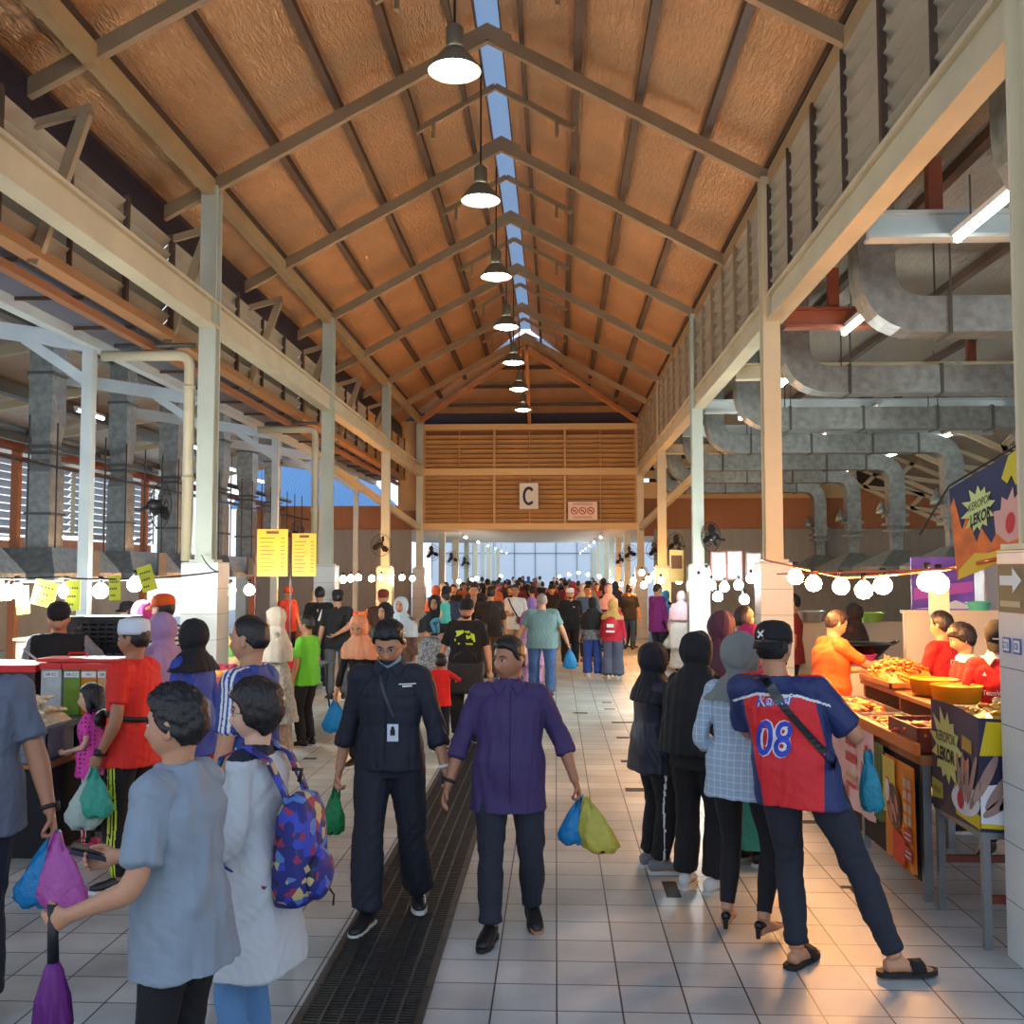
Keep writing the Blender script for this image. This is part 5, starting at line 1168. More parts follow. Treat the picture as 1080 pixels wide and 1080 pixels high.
pr['darkback'] = person('woman with a pale blue headscarf over black seen behind the uniformed man', -2.1, 12.6, 150, 1.62, 1, fem=True, hair='hijab', hijabm=hj('black5', (24, 24, 28)), hlen=.36, top=blk, sleeve=1.8, bottom=navy, skirt=.1)
pr['palehood'] = person('woman in a pale blue headscarf and brown checked dress walking among the crowd', -2.12, 14.0, 170, 1.66, 1, fem=True, hair='hijab', hijabm=hj('paleblue', (190, 214, 226)), hlen=.22, top=cloth('brown_check', (110, 84, 74), var=(26, .4)), sleeve=1.8, bottom=cloth('denim_sk', (110, 140, 176)), skirt=.1)
pr['seven'] = person('man in a black jersey with a white 7 at the stall beyond the menu boards', -4.1, 17.7, 20, 1.74, 1, w=1.1, hair='short', skin='tan', top=blk, sleeve=.8, bottom=navy)
pr['kiosk'] = person('man in a maroon-edged black shirt buying under the cool bulbs', -5.4, 15.5, 60, 1.74, 1, hair='short', skin='tan', top=cloth('blackmaroon', (58, 34, 40)), sleeve=.8, bottom=navy)
pr['redvendor'] = person('vendor in an orange cap and red shirt at the far left stall', -5.4, 20.5, 230, 1.7, 0, hair='cap', capm=cloth('cap_orange', (230, 92, 32)), skin='tan', top=cloth('vend_red', (170, 50, 40)), bottom=blk)
pr['stallwoman'] = person('woman in a printed yellow headscarf serving under the warm bulbs', -5.3, 22.5, 200, 1.6, 0, fem=True, hair='hijab', hijabm=hj('printyellow', (200, 170, 90)), hlen=.2, top=cloth('orangebrown', (170, 96, 50)), sleeve=1.8, bottom=blk, skirt=.1)
pr['backcook'] = person('cook in a black headscarf at the rear counter of the right stall', 3.6, 12.6, 60, 1.62, 1, fem=True, hair='hijab', hijabm=hj('brownblack', (44, 34, 34)), hlen=.2, top=brown, sleeve=1.8, bottom=blk)
pr['backcook2'] = person('cook in a dark red shirt behind the lit pillar', 3.1, 13.6, 80, 1.72, 1, hair='short', skin='tan', top=cloth('darkred', (130, 34, 34)), bottom=blk)
pr['backleft'] = person('cook in a grey shirt and white apron at the rear of the left stalls', -5.2, 12.3, 150, 1.64, 1, hair='cap', capm=blk, skin='tan', top=grey, sleeve=.9, bottom=blk)
pr['capboy'] = person('boy in a dark cap between the crate and the pink headscarf', -4.5, 10.9, 90, 1.62, 1, hair='cap', capm=blk, skin='tan', top=brown, sleeve=.9, bottom=blk)
# ------- far crowd: a few builds repeated with other clothes
rnd = random.Random(5)
protos = []
for k, kw in enumerate([dict(hair='short', sleeve=.8), dict(hair='crop', sleeve=.8, w=1.15), dict(hair='cap', capm=blk, sleeve=.8), dict(hair='hijab', hijabm=hj('far', (70, 60, 90)), hlen=.3, fem=True, sleeve=1.8, skirt=.1), dict(hair='hijab', hijabm=hj('far2', (190, 150, 160)), hlen=.25, fem=True, sleeve=1.8), dict(hair='short', sleeve=1.7, w=1.05)]):
    protos.append(person('distant shopper in the packed crowd at the far end of the hall', -.8, 30+k, [180, 0, 175, 185, 5, 170][k], 1.68, 0, top=blk, bottom=navy, group='distant shoppers at the far end of the hall', fL=(-.1, .1, 0), fR=(.1, -.1, 0), **kw))
shades = [cloth('crowd%d' % i, c) for i, c in enumerate([(30, 30, 34), (52, 60, 84), (110, 44, 40), (170, 84, 60), (84, 96, 110), (180, 170, 160), (66, 44, 40), (40, 70, 110), (150, 60, 80), (60, 80, 70), (200, 110, 70), (36, 36, 44)])]
placed = [(-.8, 30+k) for k in range(6)]
for i, (x, y) in enumerate([(-2.6, 26), (-1.9, 25), (-.1, 26.5), (.5, 29), (1.3, 25.5), (-3.1, 29)]): 
    protos[i]['root'].location = (x, y, 0); placed[i] = (x, y)
n = 0
while n < 70:
    y = 24+rnd.random()**.8*34; x = rnd.uniform(-3.4, 1.9)
    if any((x-a)**2+(y-b)**2 < .36 for a, b in placed) or (y < 28 and x > -.9 and x < 1.9 and n > 60): continue
    if any(abs(x-q['root'].location.x) < .5 and abs(y-q['root'].location.y) < .6 for q in pr.values()): continue
    placed.append((x, y)); q = protos[rnd.randrange(6)]['root']
    c = dup(q, (x, y, 0), None); c.rotation_euler = (0, 0, rnd.choice([0, PI])+rnd.uniform(-.5, .5)); c.scale = tuple(v*rnd.uniform(.95, 1.06) for v in q.scale[:1]*3)
    for ch in c.children:
        b = ch.name.split('.')[0]
        if b in ('shirt', 'headscarf', 'trousers'):
            ch.material_slots[0].link = 'OBJECT'; ch.material_slots[0].material = rnd.choice(shades)
    n += 1
# ================================================================ stalls
steel = mat('stall_steel', C8(150, 156, 160), .35, .7, var=(6, .15)); wood = mat('stall_wood', C8(170, 104, 58), .6, var=(5, .25)); redwood = mat('red_brown_box', C8(112, 40, 26), .5, var=(5, .2))
beige = mat('beige_counter', C8(196, 188, 168), .6, var=(2, .1)); tray_m = mat('tray_aluminium', C8(200, 200, 196), .3, .7); oran = mat('banner_orange', C8(240, 140, 36), .45); cloth_r = cloth('stall_red', (198, 26, 34), .7)
pinkb = mat('banner_pink', C8(238, 196, 200), .5); yelb = mat('banner_yellow', C8(222, 196, 24), .45); navb = mat('banner_navy', C8(44, 42, 74), .45, var=(7, .3)); limeb = mat('banner_burst', C8(214, 216, 130), .5); inkm = mat('ink_black', C8(24, 22, 26), .6)
whiteb = mat('banner_white', C8(232, 232, 236), .45); crim = mat('banner_crimson', C8(190, 26, 44), .45); brownb = mat('banner_brown', C8(98, 50, 48), .5); taupe = mat('sausage_taupe', C8(170, 136, 124), .6, var=(9, .25))
greenb = mat('banner_green', C8(86, 110, 60), .5, var=(20, .4)); ylight = mat('sign_yellow', C8(236, 226, 70), .6)
def burst(n, r0, r1, cx=0, cy=0, sx=1., sy=1., ph=0):
    out = []
    for k in range(2*n):
        a = PI*k/n+ph; r = r1*(1+.18*math.sin(k*2.7)) if k % 2 == 0 else r0
        out.append((cx+r*math.cos(a)*sx, cy+r*math.sin(a)*sy))
    return out
def poly_mb(pts, fn, w=.003):
    mb = MB(); mb.add([fn(u, v, w) for u, v in pts], [tuple(range(len(pts)))]); return mb
def ell(cx, cy, rx, ry, n=24, rot=0): return [(cx+rx*math.cos(a)*math.cos(rot)-ry*math.sin(a)*math.sin(rot), cy+rx*math.cos(a)*math.sin(rot)+ry*math.sin(a)*math.cos(rot)) for a in [2*PI*k/n for k in range(n)]]
def patch(parent, name, pts, fn, m, w=.003): return poly_mb(pts, fn, w).build(name, m, parent)
def letters(parent, s, fn, size, u, v, m, bold=.02, sx=1., w=.006, shear=0.):
    mb = MB(); text_on(mb, s, fn, size, u, v, bold, sx, w, shear); return mb.build('lettering', m, parent)
# ---- near right: steel table with the cracker banner
A = fl(1033, 997); tx = A.x; y0, y1 = 5.64, 6.32
t = tag(thing('snack_table', 'steel legged table with a printed vinyl banner next to the tiled pillar', 'table', (tx, y0, 0)))
for (x, y) in ((tx+.02, y0+.02), (tx+.02, y1-.02), (tx+.70, y0+.02), (tx+.70, y1-.02)):
    mb = MB(); mb.bb((x-.02, y-.02, 0), (x+.02, y+.02, 1.0)); mb.build('leg', steel, t)
mb = MB(); mb.bb((tx, y0, .98), (tx+.74, y1, 1.02)); mb.build('tabletop', steel, t)
for (a, b) in (((tx+.02, y0+.02, .26), (tx+.70, y0+.02, .26)), ((tx+.02, y1-.02, .30), (tx+.70, y1-.02, .30)), ((tx+.70, y0, .28), (tx+.70, y1, .28))):
    mb = MB(); mb.bar(a, b, .03, .04); mb.build('rail', mat('rusty_rail', C8(120, 60, 44), .6), t)
mb = MB(); mb.bb((tx-.005, y0-.005, .58), (tx+.745, y1+.005, .66)); mb.build('lower_frame', steel, t)
mb = MB(); mb.bb((tx, y0, 1.02), (tx+.74, y1, 1.10)); mb.bb((tx, y0, 1.1), (tx+.03, y1, 1.20)); mb.bb((tx, y0, 1.1), (tx+.74, y0+.03, 1.18)); mb.bb((tx+.71, y0, 1.1), (tx+.74, y1, 1.2)); mb.bb((tx, y1-.03, 1.1), (tx+.74, y1, 1.2)); mb.build('food_tray', tray_m, t)
bn = tag(thing('banner', 'dark vinyl banner reading KEROPOK LEKOR with a plate of fish crackers, wrapped round the table', 'banner', (tx, y0, .6)))
sd = lambda u, v, w: (tx-.012-w, y1-u, v)                # side facing the aisle, u from far to near
fr = lambda u, v, w: (tx-.012+u, y0-.012-w, v)
Ls = y1-y0+.012
mb = MB(); mb.add([sd(0, .60, 0), sd(Ls, .62, 0), sd(Ls, 1.22, 0), sd(Ls*.5, 1.245, 0), sd(0, 1.24, 0)], [(0, 1, 2, 3, 4)]); mb.build('side_panel', navb, bn)
mb = MB(); mb.add([fr(0, .62, 0), fr(.76, .58, 0), fr(.76, 1.18, 0), fr(0, 1.22, 0)], [(0, 1, 2, 3)]); mb.build('front_panel', navb, bn)
patch(bn, 'starburst', burst(13, .165, .25, .24, .985, .95, .92), sd, limeb)
letters(bn, 'KEROPOK', sd, .060, .235, 1.045, inkm, .0, .75); letters(bn, 'LEKOR', sd, .082, .235, .945, inkm, .04, .8)
patch(bn, 'price_tag', [(0, .66), (.17, .68), (.17, .77), (0, .78)], sd, mat('tag_olive', C8(176, 170, 70), .5)); letters(bn, 'RM1.00', sd, .035, .085, .72, inkm, .0, .7)
patch(bn, 'print_patch', [(.46, 1.02), (.60, 1.01), (.60, 1.08), (.47, 1.10)], sd, mat('banner_gold', C8(190, 150, 40), .5)); patch(bn, 'print_patch', burst(7, .03, .06, .50, .93), sd, mat('flame_orange', C8(236, 124, 50), .5))
patch(bn, 'yellow_band', [(.36, .64), (Ls, .63), (Ls, .70), (.56, .74), (.38, .82), (.34, .80)], sd, yelb)
patch(bn, 'yellow_band', [(0, 1.02), (.04, 1.20), (.76, 1.165), (.76, .95), (.30, 1.02)], fr, yelb); patch(bn, 'yellow_band', [(0, .64), (.76, .60), (.76, .72), (.3, .68), (0, .70)], fr, yelb)
patch(bn, 'plate', ell(.50, .745, .20, .085, 24, .12), sd, whiteb, .004); patch(bn, 'plate', [(-.0, .665), (.14, .655), (.30, .72), (.40, .84), (.38, .94), (.2, .88), (0, .86)], fr, whiteb, .004)
for (cx, cy, a, l) in ((.42, .86, 1.75, .13), (.47, .87, 1.5, .14), (.53, .86, 1.35, .13), (.60, .87, 1.1, .16), (.64, .80, .85, .12)): patch(bn, 'cracker', ell(cx, cy, l, .026, 14, a), sd, taupe, .006)
for (cx, cy, a, l) in ((.03, .90, 1.1, .14), (.10, .84, .95, .13), (.20, .84, .8, .15), (.10, .76, .6, .11)): patch(bn, 'cracker', ell(cx, cy, l, .028, 14, a), fr, taupe, .006)
patch(bn, 'chilli_sauce', ell(.44, .735, .045, .05), sd, crim, .008)
# ---- the long counter of the right stall
cx0, cx1, cy0, cy1 = 2.22, 2.90, 6.42, 8.95
t = tag(thing('stall_counter', 'long counter of fried snacks facing the walkway with banners hung on its side', 'counter', (cx0, cy0, 0)))
mb = MB(); mb.bb((cx0, cy0, .82), (cx1, cy1, .88)); mb.build('tabletop', wood, t)
for x in (cx0+.04, cx1-.04):
    for y in (cy0+.04, (cy0+cy1)/2, cy1-.04): mb = MB(); mb.bb((x-.025, y-.025, 0), (x+.025, y+.025, .82)); mb.build('leg', steel, t)
mb = MB(); mb.bb((cx0+.02, cy0+.1, .1), (cx0+.05, cy1-.1, .82)); mb.build('back_board', mat('dark_board', C8(40, 34, 32), .8), t)
mb = MB(); mb.bb((cx0-.03, cy0, .88), (cx0, cy1, .95)); mb.build('edge_strip', mat('edge_orange', C8(216, 120, 50), .5), t)
sd = lambda u, v, w: (cx0-.035-w, cy1-u, v)
def sbanner(label, u0, u1, z0, z1, m, name='banner', sag=.03):
    b = tag(thing(name, label, 'banner', (cx0-.035, cy1-u0, z0)))
    mb = MB(); n = 12; vs = []
    for i in range(n+1):
        u = u0+(u1-u0)*i/n; o = .012*math.sin(i*1.9)
        vs += [sd(u, z0-.02*math.sin(PI*i/n), o+.004), sd(u, z1, .002)]
    mb.add(vs, [(2*i, 2*i+2, 2*i+3, 2*i+1) for i in range(n)]); mb.build('sheet', m, b, True); return b
b = sbanner('pink vinyl banner with red print on the far side of the snack counter', .35, 1.72, .28, .88, pinkb)
for (u, v) in ((.55, .72), (.62, .42), (1.05, .36), (1.60, .74), (1.5, .38)): patch(b, 'flower_print', burst(8, .04, .07, u, v), sd, crim, .018)
for k, (v, h) in enumerate(((.72, .05), (.60, .07), (.48, .035), (.42, .03))): patch(b, 'print_block', [(1.08, v), (1.34, v), (1.34, v+h), (1.08, v+h)], sd, [crim, crim, mat('print_tan', C8(190, 150, 110), .5), crim][k], .018)
patch(b, 'print_block', ell(1.5, .58, .05, .10), sd, whiteb, .018); patch(b, 'print_block', ell(1.5, .58, .04, .085), sd, mat('print_mauve', C8(190, 120, 140), .5), .02)
b = sbanner('narrow dark green banner with leaf print between the pink and orange banners', 1.73, 1.93, .34, .84, greenb)
b = sbanner('orange and yellow banner with a picture of rice rolls in a round dark dish', 1.96, 2.52, .16, .80, oran)
patch(b, 'yellow_area', [(1.96, .42), (1.96, .79), (2.20, .79), (2.20, .60), (2.1, .45)], sd, mat('banner_lemon', C8(226, 206, 90), .5), .018)
patch(b, 'red_area', [(2.14, .17), (2.14, .36), (2.36, .34), (2.36, .15)], sd, mat('banner_red', C8(216, 50, 30), .5), .018)
patch(b, 'dish_print', ell(2.17, .50, .15, .125, 26, -.7), sd, brownb, .02); patch(b, 'round_badge', ell(2.06, .58, .055, .085), sd, crim, .022); patch(b, 'round_badge', ell(2.06, .58, .047, .074), sd, whiteb, .024)
for (u, v, a) in ((2.14, .50, -1.1), (2.20, .46, -1.0), (2.24, .52, -1.2), (2.12, .44, -.9)): patch(b, 'roll_print', ell(u, v, .065, .02, 14, a), sd, mat('roll_pink', C8(206, 146, 124), .5), .024)
for k in range(4):
    for j in range(2): patch(b, 'photo_print', [(2.36+.08*j, .44+.075*k), (2.42+.08*j, .44+.075*k), (2.42+.08*j, .49+.075*k), (2.36+.08*j, .49+.075*k)], sd, mat('photo_grey', C8(206, 190, 170), .5), .02)
for v in (.22, .33): patch(b, 'text_block', [(2.36, v), (2.51, v), (2.51, v+.085), (2.36, v+.085)], sd, crim, .02); patch(b, 'text_block', [(2.38, v+.02), (2.49, v+.02), (2.49, v+.03), (2.38, v+.03)], sd, whiteb, .022); patch(b, 'text_block', [(2.38, v+.05), (2.49, v+.05), (2.49, v+.06), (2.38, v+.06)], sd, whiteb, .022)
# ---- trays and food
def tray(x0, x1, y0, y1, z, h, m, label, name='food_tray', cat='tray', grp=None):
    t = tag(thing(name, label, cat, ((x0+x1)/2, (y0+y1)/2, z)), group=grp)
    mb = MB(); mb.bb((x0, y0, z), (x1, y1, z+.012)); mb.build('base', m, t)
    for a, b_ in (((x0, y0), (x0+.014, y1)), ((x1-.014, y0), (x1, y1)), ((x0, y0), (x1, y0+.014)), ((x0, y1-.014), (x1, y1))):
        mb = MB(); mb.bb((*a, z+.004), (*b_, z+h)); mb.build('side', m, t)
    return t
foodm = {k: mat('food_'+k, C8(*c), .42, var=(30, .3), bump=('noise', 60, .5), coat=.2) for k, c in dict(orange=(232, 122, 30), gold=(238, 172, 54), red=(196, 60, 24), yellow=(240, 196, 90), brown=(160, 84, 34), pale=(238, 226, 190)).items()}
def piece_mesh(kind, seed):
    r = random.Random(seed); mb = MB()
    if kind == 'stick':
        L_ = .075+.02*r.random(); b = r.uniform(-.02, .02); pts = [(-L_, 0, 0), (-L_*.4, b, .004), (L_*.4, b*.8, .004), (L_, -b*.5, 0)]; mb.tube(pts, [.008, .015, .014, .009], 8)
        mb.ball((-L_, 0, 0), .009, 8, 6)
    elif kind == 'chunk':
        mb.ball((0, 0, 0), (.026+.01*r.random(), .018, .016), 8, 6); mb.v = [(x+.004*r.uniform(-1, 1), y+.004*r.uniform(-1, 1), z+.004*r.uniform(-1, 1)) for x, y, z in mb.v]
    elif kind == 'wing':
        mb.ball((0, 0, 0), (.05, .028, .02), 10, 7); mb.ball((.05, .01, .0), (.03, .016, .014), 8, 6)
    elif kind == 'curl':
        mb.tube([(.03*math.cos(a), .03*math.sin(a), .01*math.sin(2*a)) for a in [i*.7 for i in range(8)]], .009, 6)
    return mb
PM = {}
def heap(kind, cols, x0, x1, y0, y1, z, n, hh, label, grp, name, seed=1):
    r = random.Random(seed); cx, cy = (x0+x1)/2, (y0+y1)/2
    for i in range(n):
        key = (kind, i % 3, cols[i % len(cols)])
        if key not in PM: PM[key] = piece_mesh(kind, i % 3+10).mesh(name, foodm[key[2]], True)
        u, v = r.uniform(-1, 1), r.uniform(-1, 1); k = 1-.85*max(abs(u), abs(v))**2
        zz = z+.016+hh*k*r.uniform(.75, 1.0) if hh < .06 else z+.012+hh*max(0, 1-max(abs(u), abs(v))**3)+r.uniform(0, .02)
        o = bpy.data.objects.new(name, PM[key]); COL.objects.link(o)
        o.location = (cx+u*(x1-x0)*.46, cy+v*(y1-y0)*.46, zz); o.rotation_euler = (r.uniform(-.25, .25), r.uniform(-.25, .25), r.uniform(0, 6.28))
        tag(o, label, 'snack', grp)
def mound(x0, x1, y0, y1, z, hh, m, label, cat='food'):
    mb = MB(); n = 12; vs = []; r = random.Random(3)
    for j in range(n+1):
        for i in range(n+1):
            u, v = -1+2*i/n, -1+2*j/n; k = max(0, 1-max(abs(u), abs(v))**3); vs.append(((x0+x1)/2+u*(x1-x0)/2, (y0+y1)/2+v*(y1-y0)/2, z+hh*k*(1+.2*r.uniform(-1, 1))))
    mb.add(vs, [(j*(n+1)+i, j*(n+1)+i+1, (j+1)*(n+1)+i+1, (j+1)*(n+1)+i) for j in range(n) for i in range(n)])
    return tag(mb.build('snack_heap', m, None, True), label, cat, kind='stuff')
mound(tx+.03, tx+.71, y0+.03, y1-.03, 1.11, .13, foodm['yellow'], 'bed of golden fried cracker chunks on the steel table')
heap('chunk', ['yellow', 'gold', 'pale', 'orange'], tx+.05, tx+.69, y0+.05, y1-.05, 1.10, 150, .14, 'golden fried cracker chunk piled on the steel table above the KEROPOK LEKOR banner', 'fried cracker chunks on the steel table', 'cracker_chunk', 4)
tray(cx0+.0, cx1-.3, 6.46, 7.02, .89, .15, redwood, 'red-brown wooden display box of fritters at the near end of the counter', 'display_box', 'box')
heap('stick', ['red', 'orange'], cx0+.03, cx1-.33, 6.50, 6.98, .96, 34, .04, 'reddish fried stick in the red-brown wooden box', 'fried sticks in the wooden box', 'fried_stick', 5)
tray(cx0+.0, cx1-.3, 7.06, 7.80, .89, .06, tray_m, 'low metal tray of orange fritters behind the wooden box'); heap('stick', ['orange', 'red', 'gold'], cx0+.03, cx1-.33, 7.1, 7.76, .90, 52, .035, 'long orange fritter lying in the low metal tray', 'long fritters in the metal tray', 'fritter', 6)
tray(cx0+.0, cx1-.3, 7.84, 8.86, .89, .06, tray_m, 'wide metal tray at the far end of the counter'); heap('wing', ['orange', 'red', 'brown', 'gold'], cx0+.04, cx1-.34, 7.9, 8.8, .90, 55, .045, 'fried snack in the wide far tray', 'fried snacks in the wide far tray', 'fried_snack', 7)
mb = MB(); t = tag(thing('display_shelf', 'raised wooden shelf at the rear of the snack counter', 'shelf', (cx1-.15, 7.9, .88)))
mb.bb((cx1-.30, 7.0, 1.05), (cx1+.12, 8.95, 1.08)); mb.build('board', wood, t)
for y in (7.05, 8.0, 8.9):
    mb = MB(); mb.bb((cx1-.28, y-.02, .88), (cx1+.10, y+.02, 1.05)); mb.build('support', wood, t)
tray(cx1-.32, cx1+.12, 8.1, 8.9, 1.09, .05, wood, 'wooden tray heaped with orange fried noodles'); mound(cx1-.30, cx1+.10, 8.12, 8.88, 1.10, .14, foodm['orange'], 'heap of orange fried noodles at the back of the counter'); heap('curl', ['orange', 'gold', 'red'], cx1-.29, cx1+.09, 8.14, 8.86, 1.12, 80, .13, 'orange curl on the heap of fried noodles', 'orange curls on the fried noodle heap', 'fried_curl', 8)
for (y, lab) in ((7.35, 'near'), (7.78, 'far')):
    t = tag(thing('plastic_basin', f'{"nearer" if lab=="near" else "farther"} of the two translucent yellow basins on the wooden shelf', 'basin', (cx1-.1, y, 1.085)), group='yellow basins on the shelf')
    mb = MB(); mb.lathe((cx1-.1, y, 1.085), [(.13, 0), (.155, .02), (.17, .12), (.176, .125), (.165, .12), (.15, .02), (.001, .014)], 24, cap=False); mb.build('bowl', mat('basin_yellow', C8(240, 178, 40), .3, trans=.4), t, True)
    mb = MB(); mb.lathe((cx1-.1, y, 1.10), [(.155, .0), (.158, .08), (.08, .105), (.001, .11)], 20); mb.build('batter', foodm['gold'], t, True)
# hanging banner by the pillar
hb = tag(thing('hanging_banner', 'hanging vinyl banner with flames, starburst and fish crackers beside the near tiled pillar', 'banner', (2.5, 6.3, 2.1)))
c4 = [atY(1010, 612, 6.3), atY(1078, 583, 6.05), atY(1078, 470, 6.05), atY(1001, 516, 6.3)]
def hf(u, v, w):   # u,v in 0..1
    p = c4[0].lerp(c4[1], u).lerp(c4[3].lerp(c4[2], u), v); n_ = (c4[1]-c4[0]).cross(c4[3]-c4[0]).normalized(); return p+n_*w+n_*.004*math.sin(u*7)
def hpatch(name, pts, m, w): poly_mb(pts, hf, w).build(name, m, hb, True)
mb = MB(); n = 10; mb.add([hf(i/n, j/n, 0) for j in range(n+1) for i in range(n+1)], [(j*(n+1)+i, j*(n+1)+i+1, (j+1)*(n+1)+i+1, (j+1)*(n+1)+i) for j in range(n) for i in range(n)]); mb.build('sheet', navb, hb, True)
mb = MB(); mb.add([hf(i/n, j/n, -.006) for j in range(n+1) for i in range(n+1)], [(j*(n+1)+i, (j+1)*(n+1)+i, (j+1)*(n+1)+i+1, j*(n+1)+i+1) for j in range(n) for i in range(n)]); mb.build('backing', navb, hb, True)
flm = mat('flame_print', C8(240, 120, 40), .5, var=(12, .3)); flr = mat('flame_red', C8(206, 84, 50), .5)
hpatch('flame_print', [(0, .0), (1, .0), (1, .22), (.88, .30), (.8, .2), (.66, .34), (.55, .22), (.42, .42), (.34, .3), (.22, .62), (.14, .5), (.06, .88), (0, .8)], flm, .006)
hpatch('flame_print', [(.02, .0), (.98, .0), (.98, .1), (.5, .14), (.3, .2), (.04, .1)], mat('flame_yellow', C8(246, 196, 50), .5), .010)
hpatch('starburst', burst(12, .17, .27, .40, .62, .85, 1.0), limeb, .010)
hpatch('yellow_corner', [(.72, .80), (.80, .72), (.86, .78), (.92, .66), (1, .70), (1, 1), (.82, .98)], yelb, .008)
hpatch('cracker_print', [(.62, .30), (.60, .52), (.70, .50), (.72, .62), (.80, .56), (.88, .66), (.9, .54), (1, .60), (1, .15), (.8, .15)], mat('cracker_pink', C8(232, 170, 150), .5), .010); hpatch('chilli_sauce', ell(.84, .33, .07, .10), mat('sauce_red', C8(216, 40, 26), .4), .014)
mb = MB(); text_on(mb, 'KEROPOK', hf, .08, .42, .68, .0, .62, .014, .1); text_on(mb, 'LEKOR', hf, .12, .42, .54, .03, .6, .014, .1); mb.build('lettering', inkm, hb)
cable([(2.2, 6.3, 2.22), tuple(c4[3]+V3((0, 0, .02))), tuple(c4[2]+V3((0, 0, .02)))], 'cord from which the flame banner hangs', 'banner_rope', .006)
cable([(1.9, 8.9, 1.98), tuple(c4[0]+V3((0, 0, .07))), tuple(c4[1]+V3((0, 0, .1)))], 'orange power cord strung in front of the flame banner', 'power_cord', .006, mat('orange_cord', C8(220, 90, 40), .5))
# pillar signs
x_ = 2.56-.21-.004
s = tag(thing('direction_sign', 'olive sign with a white arrow on the side of the near tiled pillar', 'sign', (x_, 5.4, 1.8)))
sf = lambda u, v, w: (x_-w, 5.53-u, v)
mb = MB(); mb.plate([(.0, 1.79), (.34, 1.79), (.34, 2.04), (.0, 2.04)], .012, sf); mb.build('board', mat('olive_board', C8(112, 98, 56), .5), s)
mb = MB(); mb.plate([(.03, 1.93), (.18, 1.93), (.18, 1.89), (.28, 1.955), (.18, 2.02), (.18, 1.98), (.03, 1.98)], .003, lambda u, v, w: sf(u, v, w+.012)); mb.build('arrow', whitep, s)
mb = MB(); mb.plate([(.03, 1.82), (.26, 1.82), (.26, 1.85), (.03, 1.85)], .003, lambda u, v, w: sf(u, v, w+.012)); mb.build('small_text', mat('sign_tan', C8(196, 176, 130), .5), s)
for k, (u, lab) in enumerate(((.02, 'farther'), (.14, 'nearer'))):
    s = tag(thing('pillar_sticker', f'{lab} of two small blue and white stickers on the near tiled pillar', 'sticker', (x_, 5.5-u, 1.6)), group='stickers on the pillar')
    mb = MB(); mb.plate([(u, 1.58), (u+.085, 1.58), (u+.085, 1.66), (u, 1.66)], .003, sf); mb.build('sheet', mat('sticker_blue', C8(60, 90, 170), .4), s)
    mb = MB(); mb.plate([(u+.01, 1.59), (u+.075, 1.59), (u+.075, 1.65), (u+.01, 1.65)], .002, lambda a, b, w: sf(a, b, w+.003)); mb.build('print', whitep, s); letters(s, 'C13' if k == 0 else 'C8', sf, .035, u+.042, 1.62, mat('sticker_blue', C8(60, 90, 170), .4), .02, .8, .007)
# ---- rear of the right stalls
def blockth(name, label, cat, lo, hi, m, extra=None, grp=None):
    t = tag(thing(name, label, cat, ((lo[0]+hi[0])/2, (lo[1]+hi[1])/2, lo[2])), group=grp); mb = MB(); mb.bb(lo, hi); mb.build('body', m, t)
    mb = MB(); mb.bb((lo[0]-.02, lo[1]-.02, hi[2]), (hi[0]+.02, hi[1]+.02, hi[2]+.03)); mb.build('top', extra or m, t); return t
blockth('counter_wall', 'low grey-beige partition wall behind the boys in red', 'partition', (3.55, 10.6, 0), (5.2, 10.7, 1.58), beige)
blockth('counter_wall', 'low beige partition wall farther back by the cooking area', 'partition', (3.0, 13.9, 0), (5.8, 14.0, 1.3), beige)
blockth('prep_bench', 'steel topped cooking bench behind the orange shirted seller', 'bench', (2.95, 10.6, 0), (3.5, 11.8, 1.02), beige, steel)
w_ = tag(thing('wok', 'large black wok on the cooking bench', 'wok', (3.2, 11.0, 1.12)))
mb = MB(); mb.lathe((3.2, 11.0, 1.07), [(.05, 0), (.2, .05), (.32, .17), (.335, .18), (.3, .165), (.19, .07), (.001, .03)], 24, cap=False); mb.build('pan', mat('wok_black', C8(24, 22, 22), .35, .5), w_, True)
for sg in (-1, 1): mb = MB(); mb.tube([(3.2+sg*.32, 10.94, 1.24), (3.2+sg*.39, 10.97, 1.27), (3.2+sg*.39, 11.03, 1.27), (3.2+sg*.32, 11.06, 1.24)], .012, 6); mb.build('handle', black, w_, True)
def basin(x, y, z, r, h, m, label, cat='basin', name='plastic_basin'):
    t = tag(thing(name, label, cat, (x, y, z))); mb = MB(); mb.lathe((x, y, z), [(r*.75, 0), (r*.95, h*.9), (r, h), (r*.97, h*.98), (r*.7, h*.1), (.001, h*.08)], 20, cap=False); mb.build('bowl', m, t, True)
    mb = MB(); mb.tube([(x+r*math.cos(a), y+r*math.sin(a), z+h) for a in [2*PI*k/20 for k in range(21)]], .008, 5); mb.build('rim', m, t, True); return t
basin(3.15, 10.75, 1.05, .14, .1, mat('pink_plastic', C8(216, 66, 120), .4), 'pink plastic basin on the cooking bench'); basin(3.42, 11.5, 1.05, .16, .14, mat('mint_plastic', C8(80, 180, 160), .4), 'mint green basin on the cooking bench')
basin(4.3, 10.65, 1.61, .12, .08, mat('mint_plastic', C8(80, 180, 160), .4), 'mint green bowl on the grey-beige partition')
basin(3.4, 13.95, 1.33, .2, .14, tray_m, 'steel bowl on the far beige partition'); basin(4.2, 13.95, 1.33, .18, .12, mat('lime_plastic', C8(150, 196, 80), .4), 'lime green basket on the far beige partition')
p_ = tag(thing('wall_poster', 'purple and blue poster behind the sellers in red', 'poster', (4.2, 12.2, 1.5)))
